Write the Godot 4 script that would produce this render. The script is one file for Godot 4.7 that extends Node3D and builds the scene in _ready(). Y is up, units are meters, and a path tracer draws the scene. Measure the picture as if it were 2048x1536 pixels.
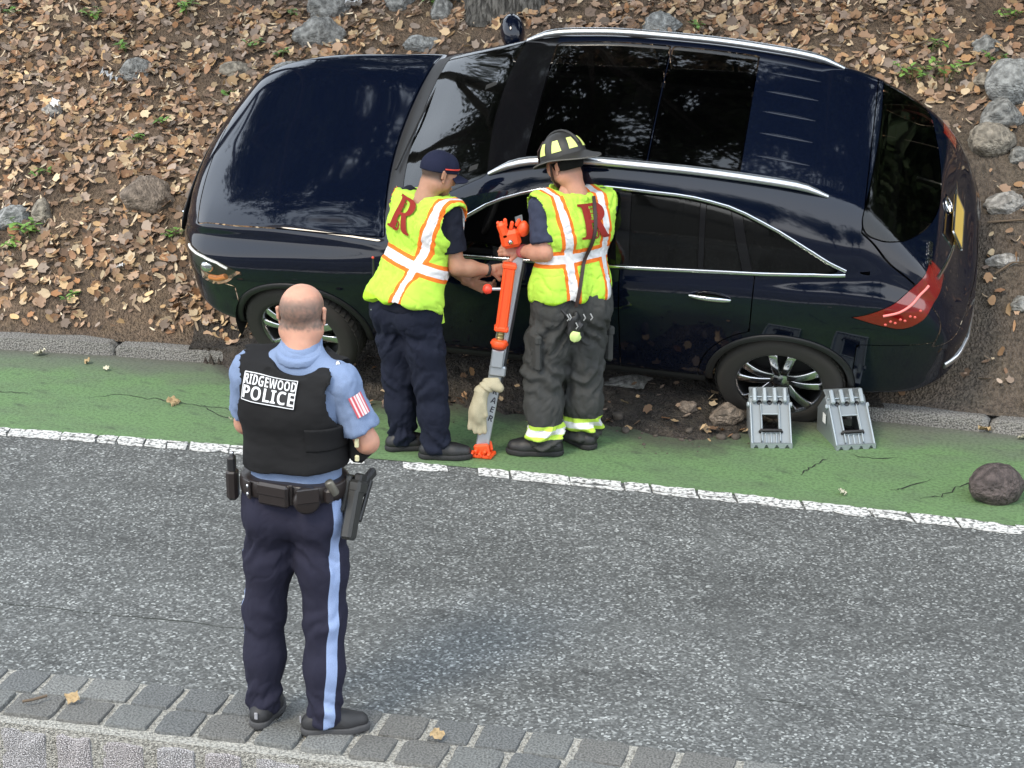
extends Node3D
# A rescue at the kerb: a dark car tilted on a leaf-covered bank, two rescuers with a strut, an officer watching.
# World: x right, y up, z towards the viewer; metres.

var rng := RandomNumberGenerator.new()
var used := {}
var mats := {}
var noise := FastNoiseLite.new()
var noise2 := FastNoiseLite.new()

# ---------------------------------------------------------------- mesh container
class Shape:
	var v := PackedVector3Array()
	var n := PackedVector3Array()
	var uv := PackedVector2Array()
	var c := PackedColorArray()
	var t := PackedInt32Array()

	func vert(p: Vector3, nn := Vector3.ZERO, u := Vector2.ZERO) -> int:
		v.append(p)
		n.append(nn)
		uv.append(u)
		return v.size() - 1

	func tri(a: int, b: int, cc: int) -> void:
		t.append(a)
		t.append(b)
		t.append(cc)

	func quad(a: int, b: int, cc: int, d: int) -> void:
		tri(a, b, cc)
		tri(a, cc, d)

	# flat polygon facing outwards along its own winding (normal given)
	func face(ps: Array, nn: Vector3) -> void:
		var base := v.size()
		for p in ps:
			vert(p, nn)
		for i in range(1, ps.size() - 1):
			tri(base, base + i, base + i + 1)

	func add(o: Shape, x := Transform3D.IDENTITY) -> void:
		var base := v.size()
		var nb := x.basis.inverse().transposed()
		for i in o.v.size():
			v.append(x * o.v[i])
			n.append((nb * o.n[i]).normalized())
		uv.append_array(o.uv)
		if o.c.size() == o.v.size() and c.size() == base:
			c.append_array(o.c)
		for i in o.t:
			t.append(i + base)

	func smooth() -> void:
		n.fill(Vector3.ZERO)
		for i in range(0, t.size(), 3):
			var a := t[i]
			var b := t[i + 1]
			var d := t[i + 2]
			var f := (v[d] - v[a]).cross(v[b] - v[a])
			n[a] += f
			n[b] += f
			n[d] += f
		for i in n.size():
			n[i] = n[i].normalized()

	func mesh() -> ArrayMesh:
		var idx := PackedInt32Array()
		for i in range(0, t.size(), 3):
			var a := t[i]
			var b := t[i + 1]
			var d := t[i + 2]
			if a == b or b == d or a == d:
				continue
			var f := (v[d] - v[a]).cross(v[b] - v[a])
			if f.dot(n[a] + n[b] + n[d]) < 0.0:
				idx.append_array(PackedInt32Array([a, d, b]))
			else:
				idx.append_array(PackedInt32Array([a, b, d]))
		var arr := []
		arr.resize(Mesh.ARRAY_MAX)
		arr[Mesh.ARRAY_VERTEX] = v
		arr[Mesh.ARRAY_NORMAL] = n
		arr[Mesh.ARRAY_TEX_UV] = uv
		if c.size() == v.size():
			arr[Mesh.ARRAY_COLOR] = c
		arr[Mesh.ARRAY_INDEX] = idx
		var m := ArrayMesh.new()
		m.add_surface_from_arrays(Mesh.PRIMITIVE_TRIANGLES, arr)
		return m

# cut a shape where the scalar s (one per vertex) changes sign: [s < 0, s >= 0]
func split(o: Shape, s: PackedFloat32Array) -> Array:
	var out := [Shape.new(), Shape.new()]
	var map := [{}, {}]
	var cuts := {}
	var colored := o.c.size() == o.v.size()
	var put := func(k: int, i: int) -> int:
		if not map[k].has(i):
			map[k][i] = out[k].vert(o.v[i], o.n[i], o.uv[i])
			if colored:
				out[k].c.append(o.c[i])
		return map[k][i]
	for i in range(0, o.t.size(), 3):
		var id := [o.t[i], o.t[i + 1], o.t[i + 2]]
		var neg := int(s[id[0]] < 0.0) + int(s[id[1]] < 0.0) + int(s[id[2]] < 0.0)
		if neg == 3 or neg == 0:
			var k := 0 if neg == 3 else 1
			out[k].tri(put.call(k, id[0]), put.call(k, id[1]), put.call(k, id[2]))
			continue
		# rotate so that the lone vertex comes first
		var lone := 0
		for q in 3:
			var same := 0
			for w in 3:
				if (s[id[w]] < 0.0) == (s[id[q]] < 0.0):
					same += 1
			if same == 1:
				lone = q
		var a: int = id[lone]
		var b: int = id[(lone + 1) % 3]
		var d: int = id[(lone + 2) % 3]
		var ka := 0 if s[a] < 0.0 else 1
		var kb := 1 - ka
		var ends := []
		for q in [b, d]:
			var key := Vector2i(mini(a, q), maxi(a, q))
			if not cuts.has(key):
				var f := clampf(s[a] / (s[a] - s[q]), 0.0, 1.0)
				var pair := []
				for k in 2:
					pair.append(out[k].vert(o.v[a].lerp(o.v[q], f), o.n[a].lerp(o.n[q], f).normalized(), o.uv[a].lerp(o.uv[q], f)))
					if colored:
						out[k].c.append(o.c[a].lerp(o.c[q], f))
				cuts[key] = pair
			ends.append(cuts[key])
		out[ka].tri(put.call(ka, a), ends[0][ka], ends[1][ka])
		var ib: int = put.call(kb, b)
		var idd: int = put.call(kb, d)
		out[kb].tri(ends[0][kb], ib, idd)
		out[kb].tri(ends[0][kb], idd, ends[1][kb])
	return out

# cut by a function of (position, uv)
func carve(o: Shape, fn: Callable) -> Array:
	var s := PackedFloat32Array()
	s.resize(o.v.size())
	for i in o.v.size():
		s[i] = fn.call(o.v[i], o.uv[i])
	return split(o, s)

# cut with a gap of width g: [inside, outside]
func carve_gap(o: Shape, g: float, fn: Callable) -> Array:
	var s := PackedFloat32Array()
	s.resize(o.v.size())
	for i in o.v.size():
		s[i] = fn.call(o.v[i], o.uv[i])
	var a := PackedFloat32Array(s)
	for i in s.size():
		a[i] += g * 0.5
	var r := split(o, a)
	var inner: Shape = r[0]
	for i in s.size():
		s[i] -= g * 0.5
	var r2 := split(o, s)
	return [inner, r2[1]]

# ---------------------------------------------------------------- naming and placing
func numbered(called: String) -> String:
	if not used.has(called):
		used[called] = 0
		return called
	used[called] += 1
	return "%s_%03d" % [called, used[called]]

func tag(o: Node3D, label: String, category: String, group := "", kind := "") -> Node3D:
	if label:
		o.set_meta("label", label)
	if category:
		o.set_meta("category", category)
	if group:
		o.set_meta("group", group)
	if kind:
		o.set_meta("kind", kind)
	return o

func thing(called: String, label: String, category: String, x := Transform3D.IDENTITY, group := "") -> Node3D:
	var o := Node3D.new()
	o.name = numbered(called)
	add_child(o)
	o.transform = x
	tag(o, label, category, group)
	return o

func put(called: String, what, m: Material, parent: Node = self, x := Transform3D.IDENTITY) -> MeshInstance3D:
	var o := MeshInstance3D.new()
	o.mesh = what.mesh() if what is Shape else what
	o.material_override = m
	if parent == self:
		o.name = numbered(called)
	else:
		var nm := called
		var k := 0
		while parent.has_node(NodePath(nm)):
			k += 1
			nm = "%s_%03d" % [called, k]
		o.name = nm
	parent.add_child(o)
	o.transform = x
	return o

func structure(called: String, what, m: Material, x := Transform3D.IDENTITY) -> MeshInstance3D:
	var o := put(called, what, m, self, x)
	o.set_meta("kind", "structure")
	return o

# ---------------------------------------------------------------- small curves
func cv(tab: Array, x: float) -> float:
	# monotone-ish cubic through [x0, y0, x1, y1, ...]
	var n := tab.size() / 2
	if x <= tab[0]:
		return tab[1]
	if x >= tab[2 * n - 2]:
		return tab[2 * n - 1]
	var i := 0
	while x > tab[2 * i + 2]:
		i += 1
	var x0: float = tab[2 * i]
	var x1: float = tab[2 * i + 2]
	var y0: float = tab[2 * i + 1]
	var y1: float = tab[2 * i + 3]
	var d := (y1 - y0) / (x1 - x0)
	var m0 := d
	var m1 := d
	if i > 0:
		var dp: float = (y0 - tab[2 * i - 1]) / (x0 - tab[2 * i - 2])
		m0 = 0.0 if dp * d <= 0.0 else 2.0 * dp * d / (dp + d)
	if i < n - 2:
		var dn: float = (tab[2 * i + 5] - y1) / (tab[2 * i + 4] - x1)
		m1 = 0.0 if dn * d <= 0.0 else 2.0 * dn * d / (dn + d)
	var h := x1 - x0
	var t := (x - x0) / h
	return y0 * (1.0 + 2.0 * t) * (1.0 - t) * (1.0 - t) + m0 * h * t * (1.0 - t) * (1.0 - t) + y1 * t * t * (3.0 - 2.0 * t) + m1 * h * t * t * (t - 1.0)

func smax(a: float, b: float, k: float) -> float:
	var h := maxf(k - absf(a - b), 0.0) / k
	return maxf(a, b) + h * h * k * 0.25

func frame(o: Vector3, y: Vector3, z := Vector3(0, 0, 1)) -> Transform3D:
	# a basis whose y runs along y and whose z is as near to z as it can be
	var b := y.normalized()
	var a := b.cross(z)
	if a.length() < 1e-4:
		a = b.cross(Vector3(1, 0, 0.3))
	a = a.normalized()
	return Transform3D(Basis(a, b, a.cross(b)), o)

# ---------------------------------------------------------------- primitive shapes
func box(size: Vector3, bev := 0.004) -> Shape:
	var s := Shape.new()
	var h := size * 0.5
	var b := minf(bev, minf(h.x, minf(h.y, h.z)) * 0.9)
	var ax := [Vector3(1, 0, 0), Vector3(0, 1, 0), Vector3(0, 0, 1)]
	for k in 3:
		for sg in [-1.0, 1.0]:
			var nn: Vector3 = ax[k] * sg
			var p1: Vector3 = ax[(k + 1) % 3]
			var p2: Vector3 = ax[(k + 2) % 3]
			var e1: float = h[(k + 1) % 3] - b
			var e2: float = h[(k + 2) % 3] - b
			var o: Vector3 = nn * h[k]
			s.face([o - p1 * e1 - p2 * e2, o + p1 * e1 - p2 * e2, o + p1 * e1 + p2 * e2, o - p1 * e1 + p2 * e2], nn)
	if b <= 0.0:
		return s
	for k in 3:
		var i := (k + 1) % 3
		var j := (k + 2) % 3
		for si in [-1.0, 1.0]:
			for sj in [-1.0, 1.0]:
				var a1: Vector3 = ax[i] * si * h[i] + ax[j] * sj * (h[j] - b)
				var a2: Vector3 = ax[i] * si * (h[i] - b) + ax[j] * sj * h[j]
				var e: Vector3 = ax[k] * (h[k] - b)
				s.face([a1 - e, a1 + e, a2 + e, a2 - e], (ax[i] * si + ax[j] * sj).normalized())
	for sx in [-1.0, 1.0]:
		for sy in [-1.0, 1.0]:
			for sz in [-1.0, 1.0]:
				s.face([Vector3(sx * h.x, sy * (h.y - b), sz * (h.z - b)), Vector3(sx * (h.x - b), sy * h.y, sz * (h.z - b)), Vector3(sx * (h.x - b), sy * (h.y - b), sz * h.z)], Vector3(sx, sy, sz).normalized())
	return s

func at(p: Vector3, deg := Vector3.ZERO) -> Transform3D:
	return Transform3D(Basis.from_euler(deg * PI / 180.0), p)

func bx(s: Shape, p: Vector3, size: Vector3, deg := Vector3.ZERO, bev := 0.004) -> void:
	s.add(box(size, bev), at(p, deg))

# a tube along points with radii (one number or one per point), optionally flattened
func tube(ps: PackedVector3Array, r, sides := 10, flat := 1.0, up := Vector3(0, 1, 0.13), caps := true) -> Shape:
	var s := Shape.new()
	var m := ps.size()
	for i in m:
		var d := (ps[mini(i + 1, m - 1)] - ps[maxi(i - 1, 0)]).normalized()
		var a := d.cross(up)
		if a.length() < 0.05:
			a = d.cross(Vector3(1, 0, 0))
		a = a.normalized()
		var b := a.cross(d).normalized()
		var rr: float = r if (r is float or r is int) else r[i]
		for k in sides:
			var w := TAU * k / sides
			var q := a * cos(w) + b * sin(w) * flat
			s.vert(ps[i] + q * rr, (a * cos(w) * flat + b * sin(w)).normalized(), Vector2(float(k) / sides, i))
	for i in m - 1:
		for k in sides:
			var k2 := (k + 1) % sides
			s.quad(i * sides + k, i * sides + k2, (i + 1) * sides + k2, (i + 1) * sides + k)
	if caps:
		for e in [0, m - 1]:
			var d := (ps[0] - ps[1]).normalized() if e == 0 else (ps[m - 1] - ps[m - 2]).normalized()
			var ring := []
			for k in sides:
				ring.append(s.v[e * sides + k])
			s.face(ring, d)
	return s

# turn a profile of (radius, height) about y
func lathe(prof: Array, sides := 24, x := Transform3D.IDENTITY) -> Shape:
	var s := Shape.new()
	for i in prof.size():
		for k in sides:
			var w := TAU * k / sides
			s.vert(Vector3(prof[i].x * cos(w), prof[i].y, prof[i].x * sin(w)), Vector3.ZERO, Vector2(float(k) / sides, float(i) / prof.size()))
	for i in prof.size() - 1:
		for k in sides:
			var k2 := (k + 1) % sides
			s.quad(i * sides + k, (i + 1) * sides + k, (i + 1) * sides + k2, i * sides + k2)
	s.smooth()
	var o := Shape.new()
	o.add(s, x)
	return o

# extrude a 2D outline (x, y) by depth along z, flat sided
func prism(poly: PackedVector2Array, depth: float) -> Shape:
	var s := Shape.new()
	var id := Geometry2D.triangulate_polygon(poly)
	for sg in [-1.0, 1.0]:
		var base := s.v.size()
		for p in poly:
			s.vert(Vector3(p.x, p.y, sg * depth * 0.5), Vector3(0, 0, sg))
		for i in id:
			s.t.append(base + i)
	var area := 0.0
	for i in poly.size():
		area += poly[i].cross(poly[(i + 1) % poly.size()])
	for i in poly.size():
		var p := poly[i]
		var q := poly[(i + 1) % poly.size()]
		var e := (q - p).normalized()
		var nn := Vector3(e.y, -e.x, 0) * signf(area)
		s.face([Vector3(p.x, p.y, -depth * 0.5), Vector3(q.x, q.y, -depth * 0.5), Vector3(q.x, q.y, depth * 0.5), Vector3(p.x, p.y, depth * 0.5)], nn)
	return s

# smooth closed hull of rings (each an array of equal count), capped at both ends
func loft(rings: Array, caps := true) -> Shape:
	var s := Shape.new()
	var k: int = rings[0].size()
	for i in rings.size():
		for j in k:
			s.vert(rings[i][j], Vector3.ZERO, Vector2(float(j) / k, i))
	for i in rings.size() - 1:
		for j in k:
			var j2 := (j + 1) % k
			s.quad(i * k + j, (i + 1) * k + j, (i + 1) * k + j2, i * k + j2)
	if caps:
		for e in [0, rings.size() - 1]:
			var mid := Vector3.ZERO
			for p in rings[e]:
				mid += p
			var cc := s.vert(mid / k)
			for j in k:
				if e == 0:
					s.tri(cc, e * k + j, e * k + (j + 1) % k)
				else:
					s.tri(cc, e * k + (j + 1) % k, e * k + j)
	s.smooth()
	return s

# a lump: a sphere pushed about by noise
func lump(r: Vector3, rough: float, sd: int, rings := 14, sides := 20, facet := 0.0) -> Shape:
	var s := Shape.new()
	var fn := FastNoiseLite.new()
	fn.seed = sd
	fn.frequency = 0.9
	fn.fractal_octaves = 4
	for i in rings + 1:
		var a := PI * i / rings
		for k in sides:
			var w := TAU * k / sides
			var d := Vector3(sin(a) * cos(w), cos(a), sin(a) * sin(w))
			var q := 1.0 + rough * fn.get_noise_3d(d.x * 1.1 + sd, d.y * 1.1, d.z * 1.1) * 1.6
			if facet > 0.0:
				for e in 5:
					var g := Vector3(sin(sd * 1.7 + e * 2.1), cos(sd * 2.3 + e * 1.3), sin(sd * 0.7 + e * 3.7)).normalized()
					var dd := d.dot(g)
					if dd > 0.2:
						q = minf(q, (1.0 - facet) / dd * 1.02)
			s.vert(d * r * q)
	for i in rings:
		for k in sides:
			var k2 := (k + 1) % sides
			s.quad(i * sides + k, i * sides + k2, (i + 1) * sides + k2, (i + 1) * sides + k)
	s.smooth()
	for i in s.v.size():
		if s.n[i].dot(s.v[i]) < 0.0:
			s.n[i] = -s.n[i]
	for k in sides:
		s.n[k] = Vector3.UP
		s.n[rings * sides + k] = Vector3.DOWN
	return s

# ---------------------------------------------------------------- smooth bodies from tapered capsules (surface nets)
class Blob:
	var a := PackedVector3Array()
	var b := PackedVector3Array()
	var ra := PackedFloat32Array()
	var rb := PackedFloat32Array()
	var k := 0.03
	var planes := []          # [point, normal]: keep where normal . (p - point) < 0
	var minus := []           # [a, b, ra, rb]: tapered capsules taken away

	func bone(p: Vector3, q: Vector3, r0: float, r1 := -1.0) -> Blob:
		a.append(p)
		b.append(q)
		ra.append(r0)
		rb.append(r0 if r1 < 0.0 else r1)
		return self

	func grown(g: float) -> Blob:
		var o := Blob.new()
		o.a = a.duplicate()
		o.b = b.duplicate()
		o.ra = ra.duplicate()
		o.rb = rb.duplicate()
		o.k = k
		for i in ra.size():
			o.ra[i] += g
			o.rb[i] += g
		return o

	func cap(p: Vector3, i: int) -> float:
		var ab := b[i] - a[i]
		var l := ab.length_squared()
		var t := clampf((p - a[i]).dot(ab) / l, 0.0, 1.0) if l > 1e-9 else 0.0
		return p.distance_to(a[i] + ab * t) - lerpf(ra[i], rb[i], t)

	func dist(p: Vector3, ids: PackedInt32Array) -> float:
		var d := 1e3
		for i in ids:
			var ab := b[i] - a[i]
			var l := ab.length_squared()
			var t := clampf((p - a[i]).dot(ab) / l, 0.0, 1.0) if l > 1e-9 else 0.0
			var e := p.distance_to(a[i] + ab * t) - lerpf(ra[i], rb[i], t)
			var h := maxf(k - absf(d - e), 0.0) / k
			d = minf(d, e) - h * h * k * 0.25
		for q in planes:
			d = maxf(d, q[1].dot(p - q[0]))
		for q in minus:
			var ab: Vector3 = q[1] - q[0]
			var t := clampf((p - q[0]).dot(ab) / maxf(ab.length_squared(), 1e-9), 0.0, 1.0)
			d = maxf(d, lerpf(q[2], q[3], t) - p.distance_to(q[0] + ab * t))
		return d

	func all() -> PackedInt32Array:
		return PackedInt32Array(range(a.size()))

	func at(p: Vector3) -> float:
		return dist(p, all())

	func net(cell: float) -> Shape:
		var lo := Vector3(1e9, 1e9, 1e9)
		var hi := -lo
		for i in a.size():
			var r := maxf(ra[i], rb[i]) + cell * 2.0 + k * 0.3
			lo = lo.min(a[i] - Vector3(r, r, r)).min(b[i] - Vector3(r, r, r))
			hi = hi.max(a[i] + Vector3(r, r, r)).max(b[i] + Vector3(r, r, r))
		var nx := int((hi.x - lo.x) / cell) + 2
		var ny := int((hi.y - lo.y) / cell) + 2
		var nz := int((hi.z - lo.z) / cell) + 2
		var val := PackedFloat32Array()
		val.resize(nx * ny * nz)
		val.fill(9.0)
		var B := 6
		var half := Vector3(B, B, B) * cell * 0.5
		var reach := half.length() + cell * 1.5
		for bz in range(0, nz, B):
			for by in range(0, ny, B):
				for bxx in range(0, nx, B):
					var c := lo + Vector3(bxx, by, bz) * cell + half
					var ids := PackedInt32Array()
					var near := 1e3
					for i in a.size():
						var e := cap(c, i)
						if e < reach + k:
							ids.append(i)
						near = minf(near, e)
					if near > reach:
						continue
					for z in range(bz, mini(bz + B, nz)):
						for y in range(by, mini(by + B, ny)):
							var row := (z * ny + y) * nx
							for x in range(bxx, mini(bxx + B, nx)):
								val[row + x] = dist(lo + Vector3(x, y, z) * cell, ids)
		var s := Shape.new()
		var where := {}
		var off := [0, 1, nx, nx + 1, nx * ny, nx * ny + 1, nx * ny + nx, nx * ny + nx + 1]
		var corner := [Vector3(0, 0, 0), Vector3(1, 0, 0), Vector3(0, 1, 0), Vector3(1, 1, 0), Vector3(0, 0, 1), Vector3(1, 0, 1), Vector3(0, 1, 1), Vector3(1, 1, 1)]
		var edges := [[0, 1], [2, 3], [4, 5], [6, 7], [0, 2], [1, 3], [4, 6], [5, 7], [0, 4], [1, 5], [2, 6], [3, 7]]
		for z in nz - 1:
			for y in ny - 1:
				var row := (z * ny + y) * nx
				for x in nx - 1:
					var o := row + x
					var s0 := val[o] < 0.0
					if s0 == (val[o + 1] < 0.0) and s0 == (val[o + nx] < 0.0) and s0 == (val[o + nx + 1] < 0.0) and s0 == (val[o + off[4]] < 0.0) and s0 == (val[o + off[5]] < 0.0) and s0 == (val[o + off[6]] < 0.0) and s0 == (val[o + off[7]] < 0.0):
						continue
					var sum := Vector3.ZERO
					var m := 0
					for e in edges:
						var u := val[o + off[e[0]]]
						var w := val[o + off[e[1]]]
						if (u < 0.0) != (w < 0.0):
							sum += corner[e[0]].lerp(corner[e[1]], clampf(u / (u - w), 0.0, 1.0))
							m += 1
					where[o] = s.vert(lo + (Vector3(x, y, z) + sum / m) * cell)
		for o in where:
			var s0 := val[o] < 0.0
			for ax in 3:
				var d: int = [1, nx, nx * ny][ax]
				var u: int = [nx, nx * ny, 1][ax]
				var w: int = [nx * ny, 1, nx][ax]
				if s0 == (val[o + d] < 0.0):
					continue
				if not (where.has(o - u) and where.has(o - w) and where.has(o - u - w)):
					continue
				if s0:
					s.quad(where[o], where[o - w], where[o - u - w], where[o - u])
				else:
					s.quad(where[o], where[o - u], where[o - u - w], where[o - w])
		s.smooth()
		return s

func relax(s: Shape, times := 1, amount := 0.5) -> void:
	var nb := []
	nb.resize(s.v.size())
	for i in nb.size():
		nb[i] = PackedInt32Array()
	for i in range(0, s.t.size(), 3):
		for q in 3:
			nb[s.t[i + q]].append(s.t[i + (q + 1) % 3])
	for r in times:
		var w := s.v.duplicate()
		for i in w.size():
			if nb[i].size() > 2:
				var m := Vector3.ZERO
				for j in nb[i]:
					m += w[j]
				s.v[i] = w[i].lerp(m / nb[i].size(), amount)
	s.smooth()

# push each vertex along its normal by fn(p, n)
func push(s: Shape, fn: Callable) -> void:
	for i in s.v.size():
		s.v[i] += s.n[i] * float(fn.call(s.v[i], s.n[i]))
	s.smooth()

# folds of cloth: noise stretched along a direction
func folds(s: Shape, amp: float, freq: float, stretch: Vector3, sd := 0) -> void:
	push(s, func(p: Vector3, _n: Vector3) -> float:
		var q := p * stretch * freq + Vector3(sd * 13.1, sd * 7.7, 0)
		return amp * (noise.get_noise_3d(q.x, q.y, q.z) + 0.45 * noise.get_noise_3d(q.x * 2.3, q.y * 2.3, q.z * 2.3 + 31.0)))
# ---------------------------------------------------------------- materials
func lin(r: float, g: float, b: float) -> Color:
	return Color(r, g, b).linear_to_srgb()

func mat(called: String, col: Color, rough := 0.8, metal := 0.0) -> StandardMaterial3D:
	if mats.has(called):
		return mats[called]
	var m := StandardMaterial3D.new()
	m.resource_name = called
	m.albedo_color = col
	m.roughness = rough
	m.metallic = metal
	mats[called] = m
	return m

func noise_tex(sd: int, freq: float, type: int, ramp: Array, size := 1024, octaves := 3, normal := false, strength := 4.0) -> NoiseTexture2D:
	var f := FastNoiseLite.new()
	f.seed = sd
	f.noise_type = type
	f.frequency = freq
	f.fractal_octaves = octaves
	f.cellular_return_type = FastNoiseLite.RETURN_CELL_VALUE
	var t := NoiseTexture2D.new()
	t.width = size
	t.height = size
	t.seamless = true
	t.noise = f
	if normal:
		t.as_normal_map = true
		t.bump_strength = strength
	elif ramp.size():
		var g := Gradient.new()
		g.offsets = PackedFloat32Array(ramp[0])
		g.colors = PackedColorArray(ramp[1])
		t.color_ramp = g
	return t

func triplanar(m: StandardMaterial3D, scale: float, world := true) -> StandardMaterial3D:
	m.uv1_triplanar = true
	m.uv1_world_triplanar = world
	m.uv1_scale = Vector3(scale, scale, scale)
	return m

func grey(a: float) -> Color:
	return Color(a, a, a)

const SX := FastNoiseLite.TYPE_SIMPLEX_SMOOTH
const CE := FastNoiseLite.TYPE_CELLULAR

func make_materials() -> void:
	# asphalt: grey binder with pale chips, a fine relief, vertex colours for stains
	var m := triplanar(mat("asphalt", lin(0.56, 0.582, 0.562), 0.9), 0.55)
	m.albedo_texture = noise_tex(3, 0.085, CE, [[0.0, 0.3, 0.62, 0.80, 0.93, 1.0], [grey(0.40), grey(0.46), grey(0.54), grey(0.62), grey(0.76), grey(0.95)]], 2048, 1)
	m.vertex_color_use_as_albedo = true
	m.heightmap_enabled = true
	m.heightmap_texture = noise_tex(3, 0.085, CE, [], 2048, 1)
	m.heightmap_scale = 0.5
	m = triplanar(mat("lane_paint", lin(0.9, 0.9, 0.9), 0.85), 0.7)
	m.albedo_texture = noise_tex(8, 0.05, SX, [[0.0, 0.38, 0.55, 1.0], [grey(0.78), grey(0.90), grey(0.97), grey(1.0)]], 1024, 5)
	m.vertex_color_use_as_albedo = true
	m.heightmap_enabled = true
	m.heightmap_texture = noise_tex(9, 0.2, SX, [], 1024, 3)
	m.heightmap_scale = 0.3
	m = triplanar(mat("line_paint", lin(0.72, 0.72, 0.70), 0.75), 2.0)
	m.albedo_texture = noise_tex(12, 0.03, SX, [[0.0, 0.36, 0.46, 1.0], [grey(0.3), grey(0.62), grey(0.93), grey(1.0)]], 512, 6)
	m = triplanar(mat("crack", lin(0.02, 0.024, 0.018), 0.95), 1.0)
	m = triplanar(mat("soil", lin(1, 1, 1), 0.95), 0.8)
	m.albedo_texture = noise_tex(21, 0.03, SX, [[0.0, 0.4, 0.6, 1.0], [grey(0.45), grey(0.75), grey(0.95), grey(1.0)]], 1024, 6)
	m.vertex_color_use_as_albedo = true
	m.heightmap_enabled = true
	m.heightmap_texture = noise_tex(22, 0.06, SX, [], 1024, 6)
	m.heightmap_scale = 4.0
	m = triplanar(mat("kerb_granite", lin(0.36, 0.345, 0.32), 0.9), 2.2)
	m.albedo_texture = noise_tex(31, 0.06, SX, [[0.0, 0.38, 0.55, 1.0], [grey(0.3), grey(0.62), grey(0.86), grey(1.0)]], 512, 5)
	m.heightmap_enabled = true
	m.heightmap_texture = noise_tex(31, 0.06, SX, [], 512, 5)
	m.heightmap_scale = 1.2
	for k in 4:
		m = triplanar(mat("sett%d" % k, lin([0.16, 0.19, 0.225, 0.175][k], [0.166, 0.195, 0.228, 0.173][k], [0.165, 0.188, 0.218, 0.163][k]), 0.8), 3.0)
		m.albedo_texture = noise_tex(41, 0.05, SX, [[0.0, 0.4, 0.6, 0.75, 1.0], [grey(0.55), grey(0.8), grey(0.95), grey(1.0), grey(1.0)]], 512, 5)
		m.heightmap_enabled = true
		m.heightmap_texture = mats["sett0"].albedo_texture
		m.heightmap_scale = 0.8
	for k in 3:
		m = triplanar(mat("block%d" % k, lin([0.72, 0.70, 0.66][k], [0.675, 0.68, 0.65][k], [0.68, 0.69, 0.66][k]), 0.85), 3.5)
		m.albedo_texture = noise_tex(45, 0.075, SX, [[0.0, 0.36, 0.46, 0.58, 0.7, 1.0], [grey(0.40), grey(0.55), grey(0.72), grey(0.92), grey(1.0), grey(1.0)]], 512, 4)
		m.heightmap_enabled = true
		m.heightmap_texture = mats["block0"].albedo_texture
		m.heightmap_scale = 1.5
	m = triplanar(mat("mortar", lin(0.60, 0.58, 0.52), 0.95), 2.5)
	m.albedo_texture = noise_tex(48, 0.04, SX, [[0.0, 0.4, 0.6, 1.0], [grey(0.5), grey(0.8), grey(0.95), grey(1.0)]], 512, 6)
	m.heightmap_enabled = true
	m.heightmap_texture = noise_tex(49, 0.08, SX, [], 512, 5)
	m.heightmap_scale = 1.5
	var stones := {"stone_grey": [0.31, 0.31, 0.295], "stone_blue": [0.37, 0.38, 0.372], "stone_brown": [0.27, 0.215, 0.17], "stone_pale": [0.44, 0.42, 0.39], "stone_purple": [0.115, 0.09, 0.085], "stone_tan": [0.36, 0.32, 0.26]}
	for s in stones:
		var c = stones[s]
		m = triplanar(mat(s, lin(c[0], c[1], c[2]), 0.85), 1.7, false)
		m.albedo_texture = noise_tex(51, 0.02, SX, [[0.0, 0.35, 0.55, 0.7, 1.0], [grey(0.45), grey(0.68), grey(0.85), grey(1.0), grey(1.0)]], 512, 6)
		m.heightmap_enabled = true
		m.heightmap_texture = noise_tex(52, 0.05, SX, [], 512, 6)
		m.heightmap_scale = 1.5
	m = mat("dead_leaf", lin(1, 1, 1), 0.75)
	m.vertex_color_use_as_albedo = true
	m.cull_mode = BaseMaterial3D.CULL_DISABLED
	m.backlight_enabled = true
	m.backlight = Color(0.2, 0.2, 0.2)
	m = mat("green_leaf", lin(0.085, 0.19, 0.035), 0.55)
	m.cull_mode = BaseMaterial3D.CULL_DISABLED
	m.backlight_enabled = true
	m.backlight = Color(0.5, 0.5, 0.5)
	m = mat("stem", lin(0.10, 0.13, 0.04), 0.7)
	m = mat("crown_leaf", lin(0.05, 0.085, 0.025), 0.6)
	m.cull_mode = BaseMaterial3D.CULL_DISABLED
	m.backlight_enabled = true
	m.backlight = Color(0.35, 0.35, 0.35)
	m = triplanar(mat("bark", lin(0.24, 0.225, 0.20), 0.95), 1.4, false)
	m.uv1_scale = Vector3(2.2, 0.45, 2.2)
	m.albedo_texture = noise_tex(61, 0.03, SX, [[0.0, 0.4, 0.55, 1.0], [grey(0.3), grey(0.62), grey(0.9), grey(1.0)]], 512, 5)
	m.heightmap_enabled = true
	m.heightmap_texture = mats["bark"].albedo_texture
	m.heightmap_scale = 4.0
	mat("paper", lin(0.8, 0.8, 0.8), 0.7)
	mat("twig", lin(0.13, 0.095, 0.065), 0.9)

# ---------------------------------------------------------------- the lie of the land
func zl(x: float) -> float:      # centre of the white line
	var q := clampf(x, -5.0, 5.0)
	return -10.036 + 0.278 * q + 0.0118 * q * q + (x - q) * (0.278 + 0.0236 * q)

func zk(x: float) -> float:      # foot of the kerb
	return zl(x) - 1.58

func sst(a: float, b: float, x: float) -> float:
	var t := clampf((x - a) / (b - a), 0.0, 1.0)
	return t * t * (3.0 - 2.0 * t)

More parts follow.
